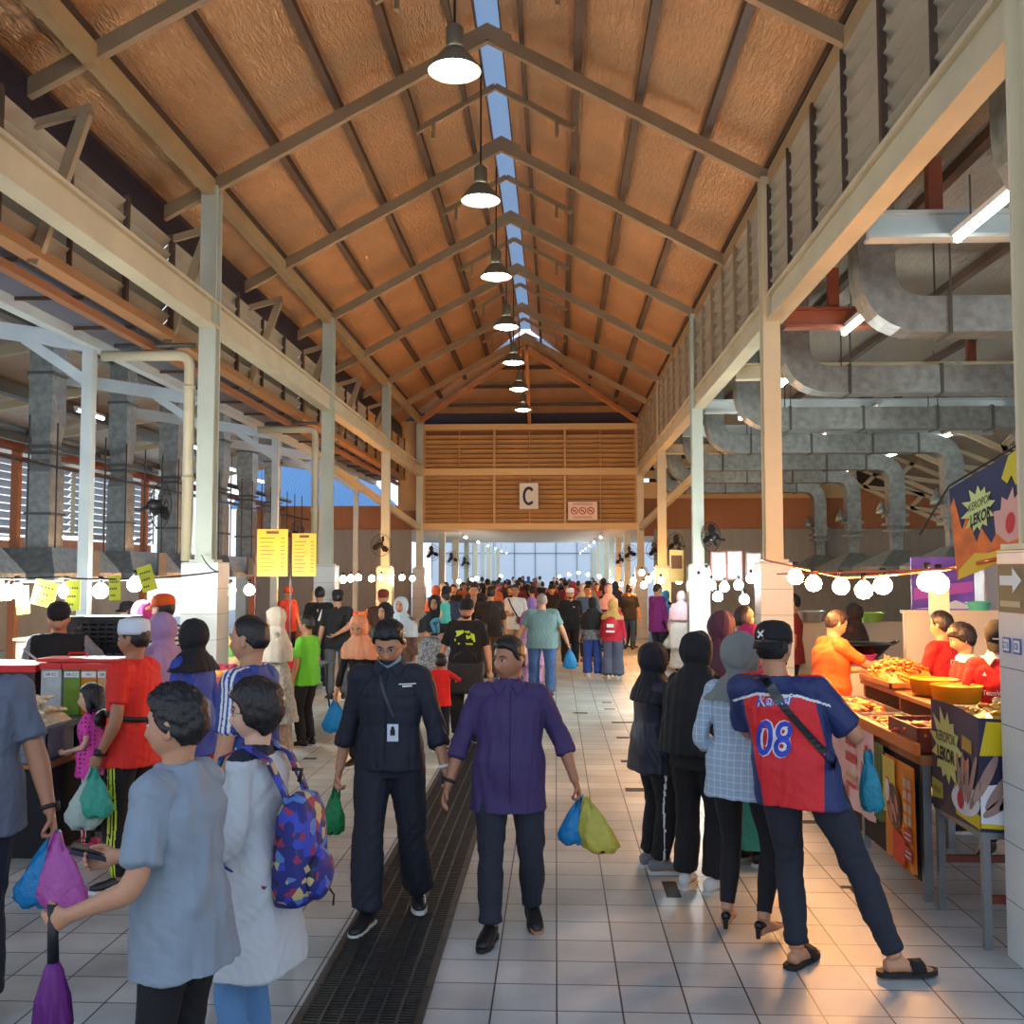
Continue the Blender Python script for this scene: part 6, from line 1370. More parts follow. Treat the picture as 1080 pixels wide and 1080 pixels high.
pf = lambda u, v, w: (4.15+u, 12.2-w, 1.55+v)
mb = MB(); mb.plate([(0, 0), (.72, 0), (.72, .62), (0, .62)], .03, pf); mb.build('board', mat('poster_purple', C8(120, 84, 190), .5, var=(3, .5)), p_)
patch(p_, 'print_band', [(.02, .12), (.70, .22), (.70, .34), (.02, .26)], pf, mat('poster_magenta', C8(190, 90, 190), .5), .034); patch(p_, 'print_band', [(.02, .02), (.3, .04), (.5, .12), (.70, .04), (.70, .02)], pf, whiteb, .034)
p_ = tag(thing('wall_poster', 'white paper menu hung under the warm bulb string', 'menu', (3.3, 9.3, 1.7)))
mb = MB(); mb.bb((3.32, 9.3, 1.62), (3.50, 9.31, 1.95)); mb.build('sheet', mat('paper', C8(240, 232, 214), .7, trans=.4), p_); mb = MB(); mb.bb((3.32, 9.295, 1.94), (3.50, 9.315, 1.96)); mb.build('hanging_bar', wood, p_)
blockth('steel_cabinet', 'tall grey metal cabinet beside the purple poster', 'cabinet', (4.95, 12.0, 0), (5.25, 12.4, 2.1), mat('cabinet_grey', C8(140, 144, 150), .5, .3))
blockth('tarpaulin_stack', 'stack covered by a bright blue tarpaulin near the tiled pillar', 'tarpaulin', (5.3, 12.1, 0), (6.2, 12.6, 1.75), mat('tarp_blue', C8(36, 110, 190), .4, bump=('noise', 6, .8)))
# generic stalls further down both sides
goods = [mat('goods_%d' % i, C8(*c), .5, var=(9, .2)) for i, c in enumerate([(196, 60, 40), (236, 170, 60), (90, 150, 70), (220, 200, 170), (150, 70, 40), (60, 120, 170), (230, 120, 50), (180, 40, 90)])]
def market_table(x0, x1, y0, y1, m, label, top=.82, n=6, seed=0, glabel=None, skirt=.1):
    t = tag(thing('market_table', label, 'table', ((x0+x1)/2, (y0+y1)/2, 0)))
    mb = MB(); mb.bb((x0, y0, top-.03), (x1, y1, top)); mb.build('tabletop', steel, t)
    for x in (x0+.05, x1-.05):
        for y in (y0+.05, y1-.05): mb = MB(); mb.bb((x-.02, y-.02, 0), (x+.02, y+.02, top-.03)); mb.build('leg', steel, t)
    mb = MB(); P = []; per = [(x0, y0), (x1, y0), (x1, y1), (x0, y1), (x0, y0)]
    for i in range(4):
        for k in range(14): 
            u = k/14; x = per[i][0]*(1-u)+per[i+1][0]*u; y = per[i][1]*(1-u)+per[i+1][1]*u; o = .012+.010*math.sin(k*2.2); P.append((x+(o if i == 1 else -o if i == 3 else 0), y+(-o if i == 0 else o if i == 2 else 0)))
    vs = [(x, y, top+.004) for x, y in P]+[(x, y, skirt) for x, y in P]; nP = len(P)
    mb.add(vs, [(i, (i+1) % nP, (i+1) % nP+nP, i+nP) for i in range(nP)]+[tuple(range(nP))[::-1]]); mb.build('table_skirt', m, t, True)
    r = random.Random(seed); k = 0
    for i in range(n):
        yy = y0+.12+(y1-y0-.24)*(i+.5)/n; hh = (y1-y0)/n*.8
        g = tag(thing('goods_box', f'{["first","second","third","fourth","fifth","sixth","seventh","eighth"][i]} box of goods on the {glabel}', 'box', ((x0+x1)/2, yy, top+.006)), group='boxes of goods on the '+glabel)
        h_ = r.uniform(.08, .26); xx0, xx1 = x0+.06, x1-.06; mb = MB(); mb.bb((xx0, yy-hh/2, top+.006), (xx1, yy+hh/2, top+.006+h_)); mb.build('box', r.choice(goods+[tray_m]), g)
        mb = MB(); q = random.Random(seed*9+i)
        for _ in range(14): mb.ball((q.uniform(xx0+.05, xx1-.05), yy+q.uniform(-.4, .4)*hh, top+.006+h_+.0), (.05, .04, .04), 7, 5)
        mb.build('contents', r.choice(goods), g, True)
    return t
market_table(3.0, 3.7, 14.5, 17.6, cloth('skirt_white', (200, 200, 204)), 'table of goods beyond the pillar on the right', seed=2, glabel='table behind the lit right pillar')
market_table(3.0, 3.6, 18.9, 21.5, cloth('skirt_tan', (170, 110, 70)), 'table of goods near the pale green column', seed=3, glabel='table near the pale green column')
market_table(2.9, 3.45, 24.4, 29.5, cloth('skirt_orange', (216, 120, 50)), 'warmly lit table of goods by the end wall', seed=4, glabel='warm table by the end wall, right side')
market_table(-5.0, -4.3, 19.6, 24, cloth('skirt_brown', (150, 80, 40)), 'warmly lit table of goods on the left beyond the second column', seed=5, glabel='warm table past the second left column')
market_table(-4.9, -4.35, 25.8, 30.5, cloth('skirt_rust', (180, 90, 40)), 'warmly lit table of goods on the left by the end wall', seed=6, glabel='warm table by the end wall, left side')
market_table(-4.95, -4.4, 13.9, 17.0, cloth('skirt_khaki', (150, 120, 80)), 'long table of jars under the cool bulbs on the left', seed=7, glabel='jar table under the cool bulbs')
market_table(-4.0, -3.45, 10.3, 11.6, cloth_r, 'table with a bright red skirt between the first left pillar and the cream dressed woman', seed=8, n=4, glabel='red skirted table', top=.78)
# ---- left drinks stall
t = tag(thing('drinks_table', 'long dark table carrying the drink tanks', 'table', (-3.9, 8.1, 0)))
mb = MB(); mb.bb((-4.75, 7.85, .84), (-3.42, 8.35, .88)); mb.build('tabletop', steel, t); mb = MB(); mb.bb((-4.74, 7.86, .02), (-3.43, 7.9, .84)); mb.build('front_board', mat('dark_cloth', C8(26, 24, 26), .9), t)
for x in (-4.7, -3.47):
    for y in (7.95, 8.3): mb = MB(); mb.bb((x-.02, y-.02, 0), (x+.02, y+.02, .84)); mb.build('leg', steel, t)
redlid = mat('red_lid', C8(214, 28, 26), .35)
for k, (xa, xb, c, txt, nm) in enumerate([(-4.02, -3.86, (226, 232, 228), 'AIR RO', 'white'), (-3.84, -3.71, (140, 176, 70), 'AIR CO', 'green'), (-3.70, -3.58, (240, 150, 20), 'AIR J', 'orange'), (-3.57, -3.45, (240, 190, 130), 'AIR KA', 'peach')]):
    d = tag(thing('drink_tank', f'clear drink tank of {nm} juice with a paper name label under the red lids', 'drink tank', ((xa+xb)/2, 8.0, .88)), group=None)
    mb = MB(); mb.bb((xa, 7.9, .885), (xb, 8.24, 1.24)); mb.build('tank', mat('juice_'+nm, C8(*c), .15, trans=.35, var=(14, .2)), d)
    mb = MB(); mb.bb((xa-.005, 7.88, 1.24), (xb+.005, 8.27, 1.285)); mb.build('lid', redlid, d)
    f = lambda u, v, w: ((xa+xb)/2+u, 7.898-w, 1.2+v)
    mb = MB(); mb.plate([(-.058, -.022), (.058, -.022), (.058, .022), (-.058, .022)], .004, f); lb = mb.build('label_card', whitep, d); mb = MB(); text_on(mb, txt, f, .024, 0, 0, .0, .8, .006); mb.build('lettering', inkm, d)
d = tag(thing('cool_box', 'dark brown cool box with a long red lid beside the drink tanks', 'cool box', (-4.4, 8.05, .88))); mb = MB(); mb.bb((-4.72, 7.88, .885), (-4.06, 8.3, 1.22)); mb.build('body', mat('dark_brown_box', C8(66, 40, 36), .5), d)
mb = MB(); mb.bb((-4.76, 7.85, 1.22), (-4.04, 8.33, 1.275)); mb.build('lid', redlid, d)
lid2 = tag(thing('tray_lid', 'open red tray lid lying on top of the drink tanks', 'lid', (-3.8, 8.1, 1.29))); mb = MB(); mb.bb((-4.1, 7.98, 1.29), (-3.46, 8.25, 1.315)); mb.build('panel', redlid, lid2); mb = MB(); mb.tube([(-3.9, 8.1, 1.32), (-3.9, 8.1, 1.35), (-3.75, 8.1, 1.35), (-3.75, 8.1, 1.32)], .01, 6); mb.build('handle', redlid, lid2)
t = tag(thing('snack_stand', 'stand draped in black cloth under the grey crate of white snacks', 'stand', (-3.85, 7.4, 0)))
mb = MB(); mb.bb((-4.2, 7.12, 0.01), (-3.56, 7.66, .62)); mb.build('black_cloth', mat('dark_cloth', C8(26, 24, 26), .9), t); mb = MB(); mb.bb((-4.21, 7.11, .62), (-3.55, 7.67, .645)); mb.build('board', wood, t)
cr = tag(thing('plastic_crate', 'grey plastic crate holding the tray of white snacks', 'crate', (-3.85, 7.4, .65))); crm = mat('crate_grey', C8(108, 118, 130), .45)
mb = MB(); mb.bb((-4.15, 7.16, .65), (-3.6, 7.62, .67)); mb.build('base', crm, cr)
for a, b_ in (((-4.15, 7.16), (-4.12, 7.62)), ((-3.63, 7.16), (-3.6, 7.62)), ((-4.15, 7.16), (-3.6, 7.19)), ((-4.15, 7.59), (-3.6, 7.62))): mb = MB(); mb.bb((*a, .66), (*b_, .88)); mb.build('side', crm, cr)
mb = MB(); mb.bb((-4.17, 7.14, .86), (-3.58, 7.64, .895)); mb.build('rim', crm, cr)
mb = MB(); mb.bb((-4.13, 7.135, .72), (-3.62, 7.145, .74)); mb.build('rib', crm, cr)
mound(-4.13, -3.62, 7.18, 7.6, .90, .10, foodm['pale'], 'bed of creamy white snacks in the grey crate'); heap('wing', ['pale'], -4.10, -3.65, 7.2, 7.58, .90, 60, .16, 'creamy white snack piled over the grey crate', 'white snacks over the grey crate', 'steamed_snack', 9)
sp_ = tag(thing('wooden_spatula', 'pale wooden spatula stuck in the white snacks', 'spatula', (-4.0, 7.3, 1.0))); mb = MB(); mb.bar((-4.02, 7.3, 1.0), (-4.12, 7.3, 1.18), .045, .01); mb.build('blade', mat('pale_wood', C8(226, 190, 140), .6), sp_); mb = MB(); mb.bar((-4.02, 7.3, 1.0), (-3.98, 7.3, .95), .02, .01); mb.build('handle', mat('pale_wood', C8(226, 190, 140), .6), sp_)
# black crate on a bench, back counter
blockth('rear_bench', 'beige rear counter behind the drinks seller', 'bench', (-5.3, 9.9, 0), (-4.7, 11.8, 1.32), beige)
blockth('rear_bench', 'dark bench carrying the tall black crate', 'bench', (-4.45, 9.0, 0), (-3.82, 9.4, 1.15), mat('dark_cloth', C8(26, 24, 26), .9))
cr = tag(thing('bread_crate', 'tall black slotted crate behind the drink tanks', 'crate', (-4.1, 9.2, 1.19))); 
for a, b_ in (((-4.4, 9.02), (-4.38, 9.38)), ((-3.87, 9.02), (-3.85, 9.38))): mb = MB(); mb.bb((*a, 1.19), (*b_, 1.58)); mb.build('side', black, cr)
mb = MB()
for k in range(9): mb.bb((-4.4, 9.02, 1.2+k*.042), (-3.85, 9.035, 1.225+k*.042))
for k in range(8): mb.bb((-4.4+k*.0757, 9.018, 1.19), (-4.38+k*.0757, 9.036, 1.58))
mb.build('front_grid', black, cr)
mb = MB()
for k in range(9): mb.bb((-4.4, 9.36, 1.2+k*.042), (-3.85, 9.375, 1.225+k*.042))
mb.build('back_grid', black, cr)
mb = MB(); mb.bb((-4.42, 9.0, 1.56), (-3.83, 9.4, 1.6)); mb.build('rim', black, cr)
basin(-5.0, 10.3, 1.36, .17, .12, goods[4], 'brown basin on the beige rear counter'); basin(-4.95, 10.9, 1.36, .17, .12, mat('clay_orange', C8(206, 120, 84), .5), 'clay orange basin on the beige rear counter')
# small hanging price cards (marks too small to read) + cable
cable([(-6.0, 8.6, 2.02), (-4.6, 9.2, 1.95), (-3.2, 9.6, 2.0), (-4.2, 12.0, 2.2)], 'black cable with bulbs sagging over the drinks stall', 'bulb_cable', .008, None, .04)
for k, (px, py, w, h, lean_) in enumerate([(24, 633, .13, .26, .1), (47, 626, .22, .24, -.25), (77, 628, .14, .28, 0), (121, 620, .11, .23, .05), (155, 610, .14, .24, .3), (2, 622, .1, .2, 0)]):
    c = atY(px, py, 9.35); s = tag(thing('price_card', f'yellow handwritten price card hanging over the drinks stall, {ordn[[1,2,3,4,5,0][k]]} along the cable', 'price card', tuple(c)), group='yellow price cards over the drinks stall')
    f = lambda u, v, w_: tuple(c+V3((u*math.cos(lean_)-v*math.sin(lean_), -w_, u*math.sin(lean_)+v*math.cos(lean_))))
    mb = MB(); mb.plate([(-w/2, -h/2), (w/2, -h/2), (w/2, h/2), (-w/2, h/2)], .004, f); mb.build('card', mat('card_yellow', C8(226, 232, 80), .6, trans=.3), s)
    mb = MB()
    for j in range(3):
        for q in range(5-j): mb.plate([(-w*.36+q*w*.15, h*(.25-.27*j)-.011), (-w*.36+q*w*.15+w*.09, h*(.25-.27*j)-.011), (-w*.36+q*w*.15+w*.10, h*(.25-.27*j)-.003), (-w*.36+q*w*.15+w*.02, h*(.25-.27*j)+.012)], .002, lambda u, v, w_: f(u, v, w_+.004))
    mb.build('handwriting', inkm, s)
# yellow menu boards
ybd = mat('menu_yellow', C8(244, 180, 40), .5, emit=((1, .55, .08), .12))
for k, (xa, xb, za, zb, yy) in enumerate([(-4.42, -3.96, 1.93, 2.63, 15.0), (-3.92, -3.56, 1.93, 2.57, 15.1)]):
    s = tag(thing('menu_board', ['larger yellow menu board hanging left of the second left pillar', 'smaller yellow menu board half hidden by a wall fan'][k], 'menu board', ((xa+xb)/2, yy, za)))
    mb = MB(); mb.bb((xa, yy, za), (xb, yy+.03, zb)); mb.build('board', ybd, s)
    f = lambda u, v, w: (xa+u, yy-w, za+v); W_, H_2 = xb-xa, zb-za; mb = MB()
    for j in range(9):
        u0 = .08; 
        mb.plate([(W_*.1, H_2*(.12+.085*j)), (W_*(.45+.2*((j*7) % 3)/3), H_2*(.12+.085*j)), (W_*(.45+.2*((j*7) % 3)/3), H_2*(.135+.085*j)), (W_*.1, H_2*(.135+.085*j))], .003, f)
        mb.plate([(W_*.78, H_2*(.12+.085*j)), (W_*.9, H_2*(.12+.085*j)), (W_*.9, H_2*(.135+.085*j)), (W_*.78, H_2*(.135+.085*j))], .003, f)
    mb.build('menu_lines', mat('menu_brown', C8(120, 70, 20), .6), s)
    mb = MB(); text_on(mb, 'MENU', f, .055, W_/2, H_2*.94, .02, .8, .004) if k == 9 else mb.plate([(W_*.3, H_2*.90), (W_*.7, H_2*.90), (W_*.7, H_2*.96), (W_*.3, H_2*.96)], .003, f); mb.build('heading', mat('menu_brown', C8(120, 70, 20), .6), s)
    mb = MB(); mb.bb((xa-.03, yy-.01, .0), (xa-.005, yy+.02, zb+.05)); mb.build('pole', mat('red_pole', C8(90, 30, 26), .5), s)
# framed menu pictures on the right
for k, (px, py) in enumerate([(758, 597), (775, 596), (795, 598)]):
    c = atY(px, py, 16.9); s = tag(thing('menu_picture', f'{["first","second","third"][k]} of three framed food pictures hung beside the lit pillar', 'picture', tuple(c)), group='framed food pictures by the lit pillar')
    mb = MB(); mb.bb((c.x-.13, 16.9, c.z-.24), (c.x+.13, 16.93, c.z+.24)); mb.build('frame', mat('frame_brown', C8(120, 62, 50), .5), s)
    mb = MB(); mb.bb((c.x-.11, 16.89, c.z-.22), (c.x+.11, 16.9, c.z+.22)); mb.build('picture', mat('food_photo', C8(206, 186, 186), .5, var=(7, .5)), s)
s = tag(thing('stall_sign', 'small yellow and white sign on the pale green column', 'sign', (2.0, 19.4, 2))); c = atY(713, 597, 19.5); mb = MB(); mb.bb((c.x-.13, 19.4, c.z-.3), (c.x+.13, 19.43, c.z+.3)); mb.build('board', mat('sign_gold', C8(240, 200, 110), .5), s); mb = MB(); mb.bb((c.x-.10, 19.39, c.z-.05), (c.x+.10, 19.4, c.z+.2)); mb.build('print', mat('menu_brown', C8(120, 70, 20), .6), s)
# ---- bulbs
def bl(kind, lst, label, grp):
    for px, py, Y in lst: c = atY(px, py, Y); bulb(kind, c.x, c.y, c.z, label, grp)
bl('warm', [(839, 608, 9.6), (858, 615, 9.3), (887, 618, 8.9), (911, 622, 8.5), (931, 617, 8.2), (978, 613, 7.6), (990, 615, 7.5)], 'warm bulb on the string over the right snack counter', 'warm bulbs over the right snack counter')
cable([tuple(atY(802, 590, 11.7)), tuple(atY(839, 598, 9.6)), tuple(atY(887, 609, 8.9)), tuple(atY(931, 607, 8.2)), tuple(atY(1000, 600, 7.3)), tuple(atY(1050, 590, 5.7))], 'sagging cable carrying the warm bulbs over the right stall', 'bulb_cable', .012, mat('orange_cord', C8(220, 90, 40), .5))
bl('cool', [(7, 625, 9.3), (18, 623, 9.3), (70, 623, 9.4), (106, 623, 9.6), (142, 616, 9.8), (225, 619, 13.6), (243, 622, 13.6), (263, 622, 13.6)], 'cool white bulb over the left drinks stalls', 'cool bulbs over the left stalls')
bl('cool', [(737, 612, 15.2), (750, 617, 15.3), (764, 619, 15.4), (779, 617, 15.5), (792, 610, 15.6), (757, 629, 15.0), (785, 632, 15.0), (745, 604, 17.5), (716, 612, 20)], 'cool white bulb in the cluster behind the right pillar', 'cool bulbs behind the right pillar')
bl('warm', [(350, 612, 18.8), (362, 611, 20), (370, 610, 21), (378, 609, 22), (392, 610, 22.5), (402, 609, 24), (412, 610, 25), (424, 609, 26), (435, 610, 27), (484, 613, 36), (1, 0, 0)][:-1], 'warm bulb over the far left stalls', 'warm bulbs over the far left stalls')
bl('warm', [(668, 612, 27), (677, 604, 25), (684, 611, 24), (690, 606, 26), (697, 612, 23), (655, 616, 34), (645, 612, 40), (679, 617, 23)], 'warm bulb over the far right stalls', 'warm bulbs over the far right stalls')
bl('cool', [(503, 610, 42), (497, 612, 38), (600, 606, 55), (610, 604, 52), (620, 606, 48), (632, 608, 45), (528, 608, 50), (590, 608, 60)], 'cool bulb in the far passage', 'cool bulbs in the far passage')
# ================================================================ things people hold or wear loosely
def bagm(name, rgb): return mat('bag_'+name, C8(*rgb), .35, trans=.35, bump=('noise', 26, .9), var=(16, .12))
def plastic_bag(top, w, h, m, label, tilt=(0, 0), fill=None, yaw=0, seed=0):
    """top: the point where the hand grips the handles"""
    top = V3(top); t = tag(thing('plastic_bag', label, 'plastic bag', tuple(top-V3((0, 0, h)))))
    r = random.Random(seed); ax = V3((math.cos(yaw), math.sin(yaw), 0)); ay = V3((-math.sin(yaw), math.cos(yaw), 0))
    mb = MB(); seg = 28; rows = [(.0, .10, .012), (.06, .16, .02), (.18, .34, .10), (.35, .62, .3), (.55, .86, .45), (.75, 1.0, .55), (.90, .96, .52), (.98, .72, .38), (1.0, .3, .15)]
    vs = []; n = len(rows)
    for i, (k, a, b) in enumerate(rows):
        c = top-V3((0, 0, h*k))+V3((tilt[0]*k, tilt[1]*k, 0))
        for j in range(seg):
            th = 2*PI*j/seg; q = 1+.10*math.sin(th*5+k*6+seed)+.06*math.sin(th*9-k*11+seed*2)
            vs.append(c+ax*(math.cos(th)*w/2*a*q)+ay*(math.sin(th)*w/2*b*q)+V3((0, 0, .012*math.sin(th*4+i))))
    mb.add(vs, [(i*seg+j, (i+1)*seg+j, (i+1)*seg+(j+1) % seg, i*seg+(j+1) % seg) for i in range(n-1) for j in range(seg)]+[tuple(range((n-1)*seg, n*seg))])
    mb.build('sack', m, t, True)
    for s_ in (-1, 1):
        mb = MB(); mb.sweep([top+ax*s_*w*.16-V3((0, 0, h*.2)), top+ax*s_*.02-V3((0, 0, h*.05)), top+ax*s_*.012+V3((0, 0, .015))], [(-.018, 0), (.018, 0), (.014, .006), (-.014, .006)], ay); mb.build('handle', m, t, True)
    return t
def grip(p, sd, d=.095):
    fd = (p['WR'][sd]-p['EL'][sd]).normalized(); return W(p, p['WR'][sd]+fd*d)
bluebag, yelbag, grnbag, pinkbag, mint, whbag = bagm('blue', (40, 150, 210)), bagm('yellow', (214, 206, 90)), bagm('green', (50, 160, 100)), bagm('pink', (214, 110, 190)), bagm('mint', (80, 196, 170)), bagm('white', (206, 226, 214))
g1 = grip(pr['plum'], 'L'); plastic_bag(g1, .18, .25, bluebag, 'blue plastic bag in the hand of the man in plum', (-.035, .0), seed=1); plastic_bag(g1+V3((.03, -.03, 0)), .20, .28, yelbag, 'pale yellow plastic bag in the hand of the man in plum', (.09, -.02), seed=2)
g1 = grip(pr['officer'], 'R', .11); plastic_bag(g1, .13, .26, grnbag, 'green plastic bag in the hand of the uniformed man', (-.02, .02), seed=3)
g1 = grip(pr['edge'], 'L'); plastic_bag(g1, .22, .32, bluebag, 'blue plastic bag held by the man at the edge', (-.08, 0), seed=4); plastic_bag(g1+V3((.02, -.03, 0)), .22, .33, pinkbag, 'pink plastic bag held by the man at the edge', (.06, -.02), seed=5)
g1 = grip(pr['songkok'], 'L'); plastic_bag(g1, .24, .36, whbag, 'translucent white plastic bag held by the man in the prayer cap', (-.05, 0), seed=6); plastic_bag(g1+V3((.02, -.03, 0)), .20, .28, mint, 'mint green plastic bag held by the man in the prayer cap', (.04, -.02), seed=7)
g1 = grip(pr['songkok'], 'R'); plastic_bag(g1, .18, .28, bluebag, 'blue plastic bag behind the man in the prayer cap', (-.05, 0), seed=8)
g1 = grip(pr['jersey'], 'R'); plastic_bag(W(pr['jersey'], V3((.30, .24, 1.0))), .12, .30, bagm('teal', (50, 160, 190)), 'teal plastic bag at the side of the man in the football shirt', (.02, 0), seed=9)
g1 = grip(pr['teal'], 'L'); plastic_bag(g1, .26, .32, mint, 'mint plastic bag in the left hand of the heavy man', (0, 0), seed=10); g1 = grip(pr['teal'], 'R'); plastic_bag(g1, .22, .32, bluebag, 'blue plastic bag in the right hand of the heavy man', (0, 0), seed=11)
g1 = grip(pr['peach'], 'R'); plastic_bag(g1, .24, .34, bagm('azure', (30, 160, 226)), 'azure plastic bag held by the bending woman in peach', (0, 0), seed=12)
g1 = grip(pr['brownback'], 'L'); plastic_bag(g1, .2, .28, grnbag, 'green plastic bag held by the man in brown walking away', (0, 0), seed=13)
g1 = grip(pr['whitelady'], 'L'); plastic_bag(g1, .26, .26, whbag, 'white bag carried by the woman in the pale pink headscarf', (0, 0), seed=14)
g1 = grip(pr['violet'], 'L'); plastic_bag(g1, .16, .3, bagm('ice', (160, 196, 220)), 'pale blue plastic bag carried by the man in purple', (0, 0), seed=15)
g1 = grip(pr['polo'], 'L'); plastic_bag(g1, .14, .24, yelbag, 'small yellow bag held by the man in the black polo', (0, 0), seed=16)
# umbrella
p = pr['umbman']; top = grip(p, 'L', .06); umb = tag(thing('folded_umbrella', 'folded purple umbrella hanging from the fist of the young man nearest the camera', 'umbrella', tuple(top-V3((0, 0, .7)))))
um = cloth('umbrella_purple', (106, 28, 116), .6); dn = V3((.015, 0, -1)).normalized()
mb = MB(); mb.tube([top+V3((-.005, 0, .05)), top+dn*.13], [.016, .018], 10); mb.build('handle', black, umb, True)
mb = MB(); mb.tube([top+dn*.12, top+dn*.62], .006, 6); mb.build('shaft', steel, umb)
mb = MB(); seg = 24; vs = []; rows = [(.115, .018, 0), (.15, .038, .3), (.22, .055, .8), (.30, .060, 1), (.36, .046, .8), (.39, .034, .3), (.45, .046, .7), (.52, .040, .6), (.62, .018, .2)]
for i, (k, r_, q) in enumerate(rows):
    c = top+dn*k
    for j in range(seg): a = 2*PI*j/seg; rr = r_*.78*(1+.34*q*math.sin(a*8+k*14)); vs.append(c+V3((math.cos(a)*rr, math.sin(a)*rr, .012*q*math.sin(a*8))))
mb.add(vs, [(i*seg+j, (i+1)*seg+j, (i+1)*seg+(j+1) % seg, i*seg+(j+1) % seg) for i in range(len(rows)-1) for j in range(seg)]+[tuple(range(seg)), tuple(range(len(vs)-seg, len(vs)))[::-1]]); mb.build('canopy', um, umb, True)
mb = MB(); c = top+dn*.39; mb.tube([c+V3((math.cos(a)*.036, math.sin(a)*.036, 0)) for a in [2*PI*k/16 for k in range(17)]], .006, 6); mb.build('strap', um, umb, True)
# wallet / phone
g1 = grip(p, 'R', .10); t = tag(thing('phone', 'dark phone in a folding case held by the young man nearest the camera', 'phone', tuple(g1))); mb = MB(); mb.box(tuple(g1+V3((0, 0, .02))), (.15, .075, .016), Matrix.Rotation(.35, 3, 'Z') @ Matrix.Rotation(.3, 3, 'Y')); mb.build('body', mat('case_navy', C8(38, 40, 60), .4), t); mb = MB(); mb.box(tuple(g1+V3((0, .0, .034))), (.14, .066, .004), Matrix.Rotation(.35, 3, 'Z') @ Matrix.Rotation(.3, 3, 'Y')); mb.build('screen', black, t)
p = pr['cream']; g1 = grip(p, 'L', .12); t = tag(thing('phone', 'black phone read by the woman in the cream headscarf', 'phone', tuple(g1))); mb = MB(); mb.box(tuple(g1), (.012, .075, .15)); mb.build('body', black, t); mb = MB(); mb.box(tuple(g1+V3((.008, 0, 0))), (.003, .066, .13)); mb.build('screen', mat('screen_glass', C8(60, 70, 90), .2), t)
# watches
def watch(p, sd, label, m=black, z=.0):
    a, b = p['EL'][sd], p['WR'][sd]; d = (b-a).normalized(); c = b-d*.02; w_ = tag(thing('wristwatch', label, 'wristwatch', tuple(W(p, c))))
    R3 = p['M'].to_3x3(); cw = W(p, c); dw = (R3 @ d).normalized(); s1 = dw.orthogonal().normalized(); s2 = dw.cross(s1)
    mb = MB(); mb.tube([cw+(s1*math.cos(a_)+s2*math.sin(a_))*.0335*p['s'] for a_ in [2*PI*k/20 for k in range(21)]], .010, 6); mb.build('strap', m, w_, True)
    out = (R3 @ V3((-1 if sd == 'L' else 1, 0, .1))).normalized(); mb = MB(); mb.lathe(cw+out*.036*p['s'], [(.022, -.006), (.022, .006), (.001, .008)], 16, axis=out); mb.build('dial', m, w_, True)
watch(pr['plum'], 'R', 'black wristwatch on the man in plum'); watch(pr['officer'], 'L', 'white wristband on the uniformed man', whitep); watch(pr['songkok'], 'L', 'dark wristwatch on the man in the prayer cap'); watch(pr['edge'], 'L', 'dark braided wristwatch on the man at the edge')
watch(pr['teal'], 'L', 'dark wristwatch on the heavy man'); 
# lanyard and id card, as parts lying on the uniform
p = pr['officer']; fnb = lambda u, v, w: V3((u, .5, v))
def strip(pts, w, dirx=(1, 0, 0)):
    mb = MB(); vs = []
    for u, v in pts: vs += [V3((u-w/2, .4, v)), V3((u+w/2, .4, v))]
    mb.add(vs, [(2*i, 2*i+1, 2*i+3, 2*i+2) for i in range(len(pts)-1)]); return mb
decal(p, 'shirt', strip([(.05-.0045*i, 1.40-.0115*i) for i in range(22)], .016), 'lanyard', mat('lanyard', C8(58, 62, 70), .6), (0, -1, 0), .004)
idc = V3((-.045, 0, 1.08)); 
mb = dense((-.075, 1.03, -.01, 1.13), lambda u, v, w: V3((u, .4, v)), 3)
def flat_on(p, on, u, v, w, h, name, m, back=False, eps=.006, rot=0):
    """stiff rectangular card resting on a garment"""
    o = p['parts'][on]; me = o.data; bv = BVHTree.FromPolygons([x.co for x in me.vertices], [tuple(f.vertices) for f in me.polygons]); s_ = -1 if not back else 1
    hs = [bv.ray_cast(V3((u+a*w/2, -s_*.6, v+b*h/2)), V3((0, s_, 0)))[0] for a, b in ((0, 0), (-1, -1), (1, 1), (1, -1), (-1, 1))]; ys = [h_.y for h_ in hs if h_ is not None]; y = (max(ys) if not back else min(ys))-s_*eps
    mb = MB(); mb.box((u, y, v), (w, .004, h), Matrix.Rotation(rot, 3, 'Y')); return mb.build(name, m, o, local=True), y
c_, y_ = flat_on(p, 'shirt', -.045, 1.075, .062, .095, 'name_tag', mat('card_white', C8(206, 216, 230), .4)); 
mb = MB(); mb.box((-.045, y_+.004, 1.077), (.026, .003, .032)); mb.ball((-.045, y_+.004, 1.10), (.010, .003, .011), 10, 6); mb.build('portrait', inkm, p['parts']['shirt'], local=True)
# breast print + pocket flaps (person's left is -x)
for (v, w, h) in ((1.335, .09, .006), (1.322, .05, .009)): decal(p, 'shirt', dense((-.115-w/2, v, -.115+w/2, v+h), lambda u, v, w: V3((u, .4, v)), 6), 'embroidery', wht, (0, -1, 0), .004)
for s_ in (-1, 1): decal(p, 'shirt', dense((s_*.11-.055, 1.262, s_*.11+.055, 1.268), lambda u, v, w: V3((u, .4, v-abs(u-s_*.11)*-.25)), 8), 'pocket_flap', mat('seam_dark', C8(14, 16, 24), .8), (0, -1, 0), .002)
seam = mat('seam_dark', C8(14, 16, 24), .8)
decal(p, 'shirt', strip([(0, 1.40-.03*i) for i in range(17)], .006), 'button_placket', seam, (0, -1, 0), .0025)
p = pr['plum']; decal(p, 'shirt', strip([(-.012, 1.40-.03*i) for i in range(22)], .005), 'button_placket', mat('seam_plum', C8(34, 24, 56), .8), (0, -1, 0), .0025)
mb = MB()
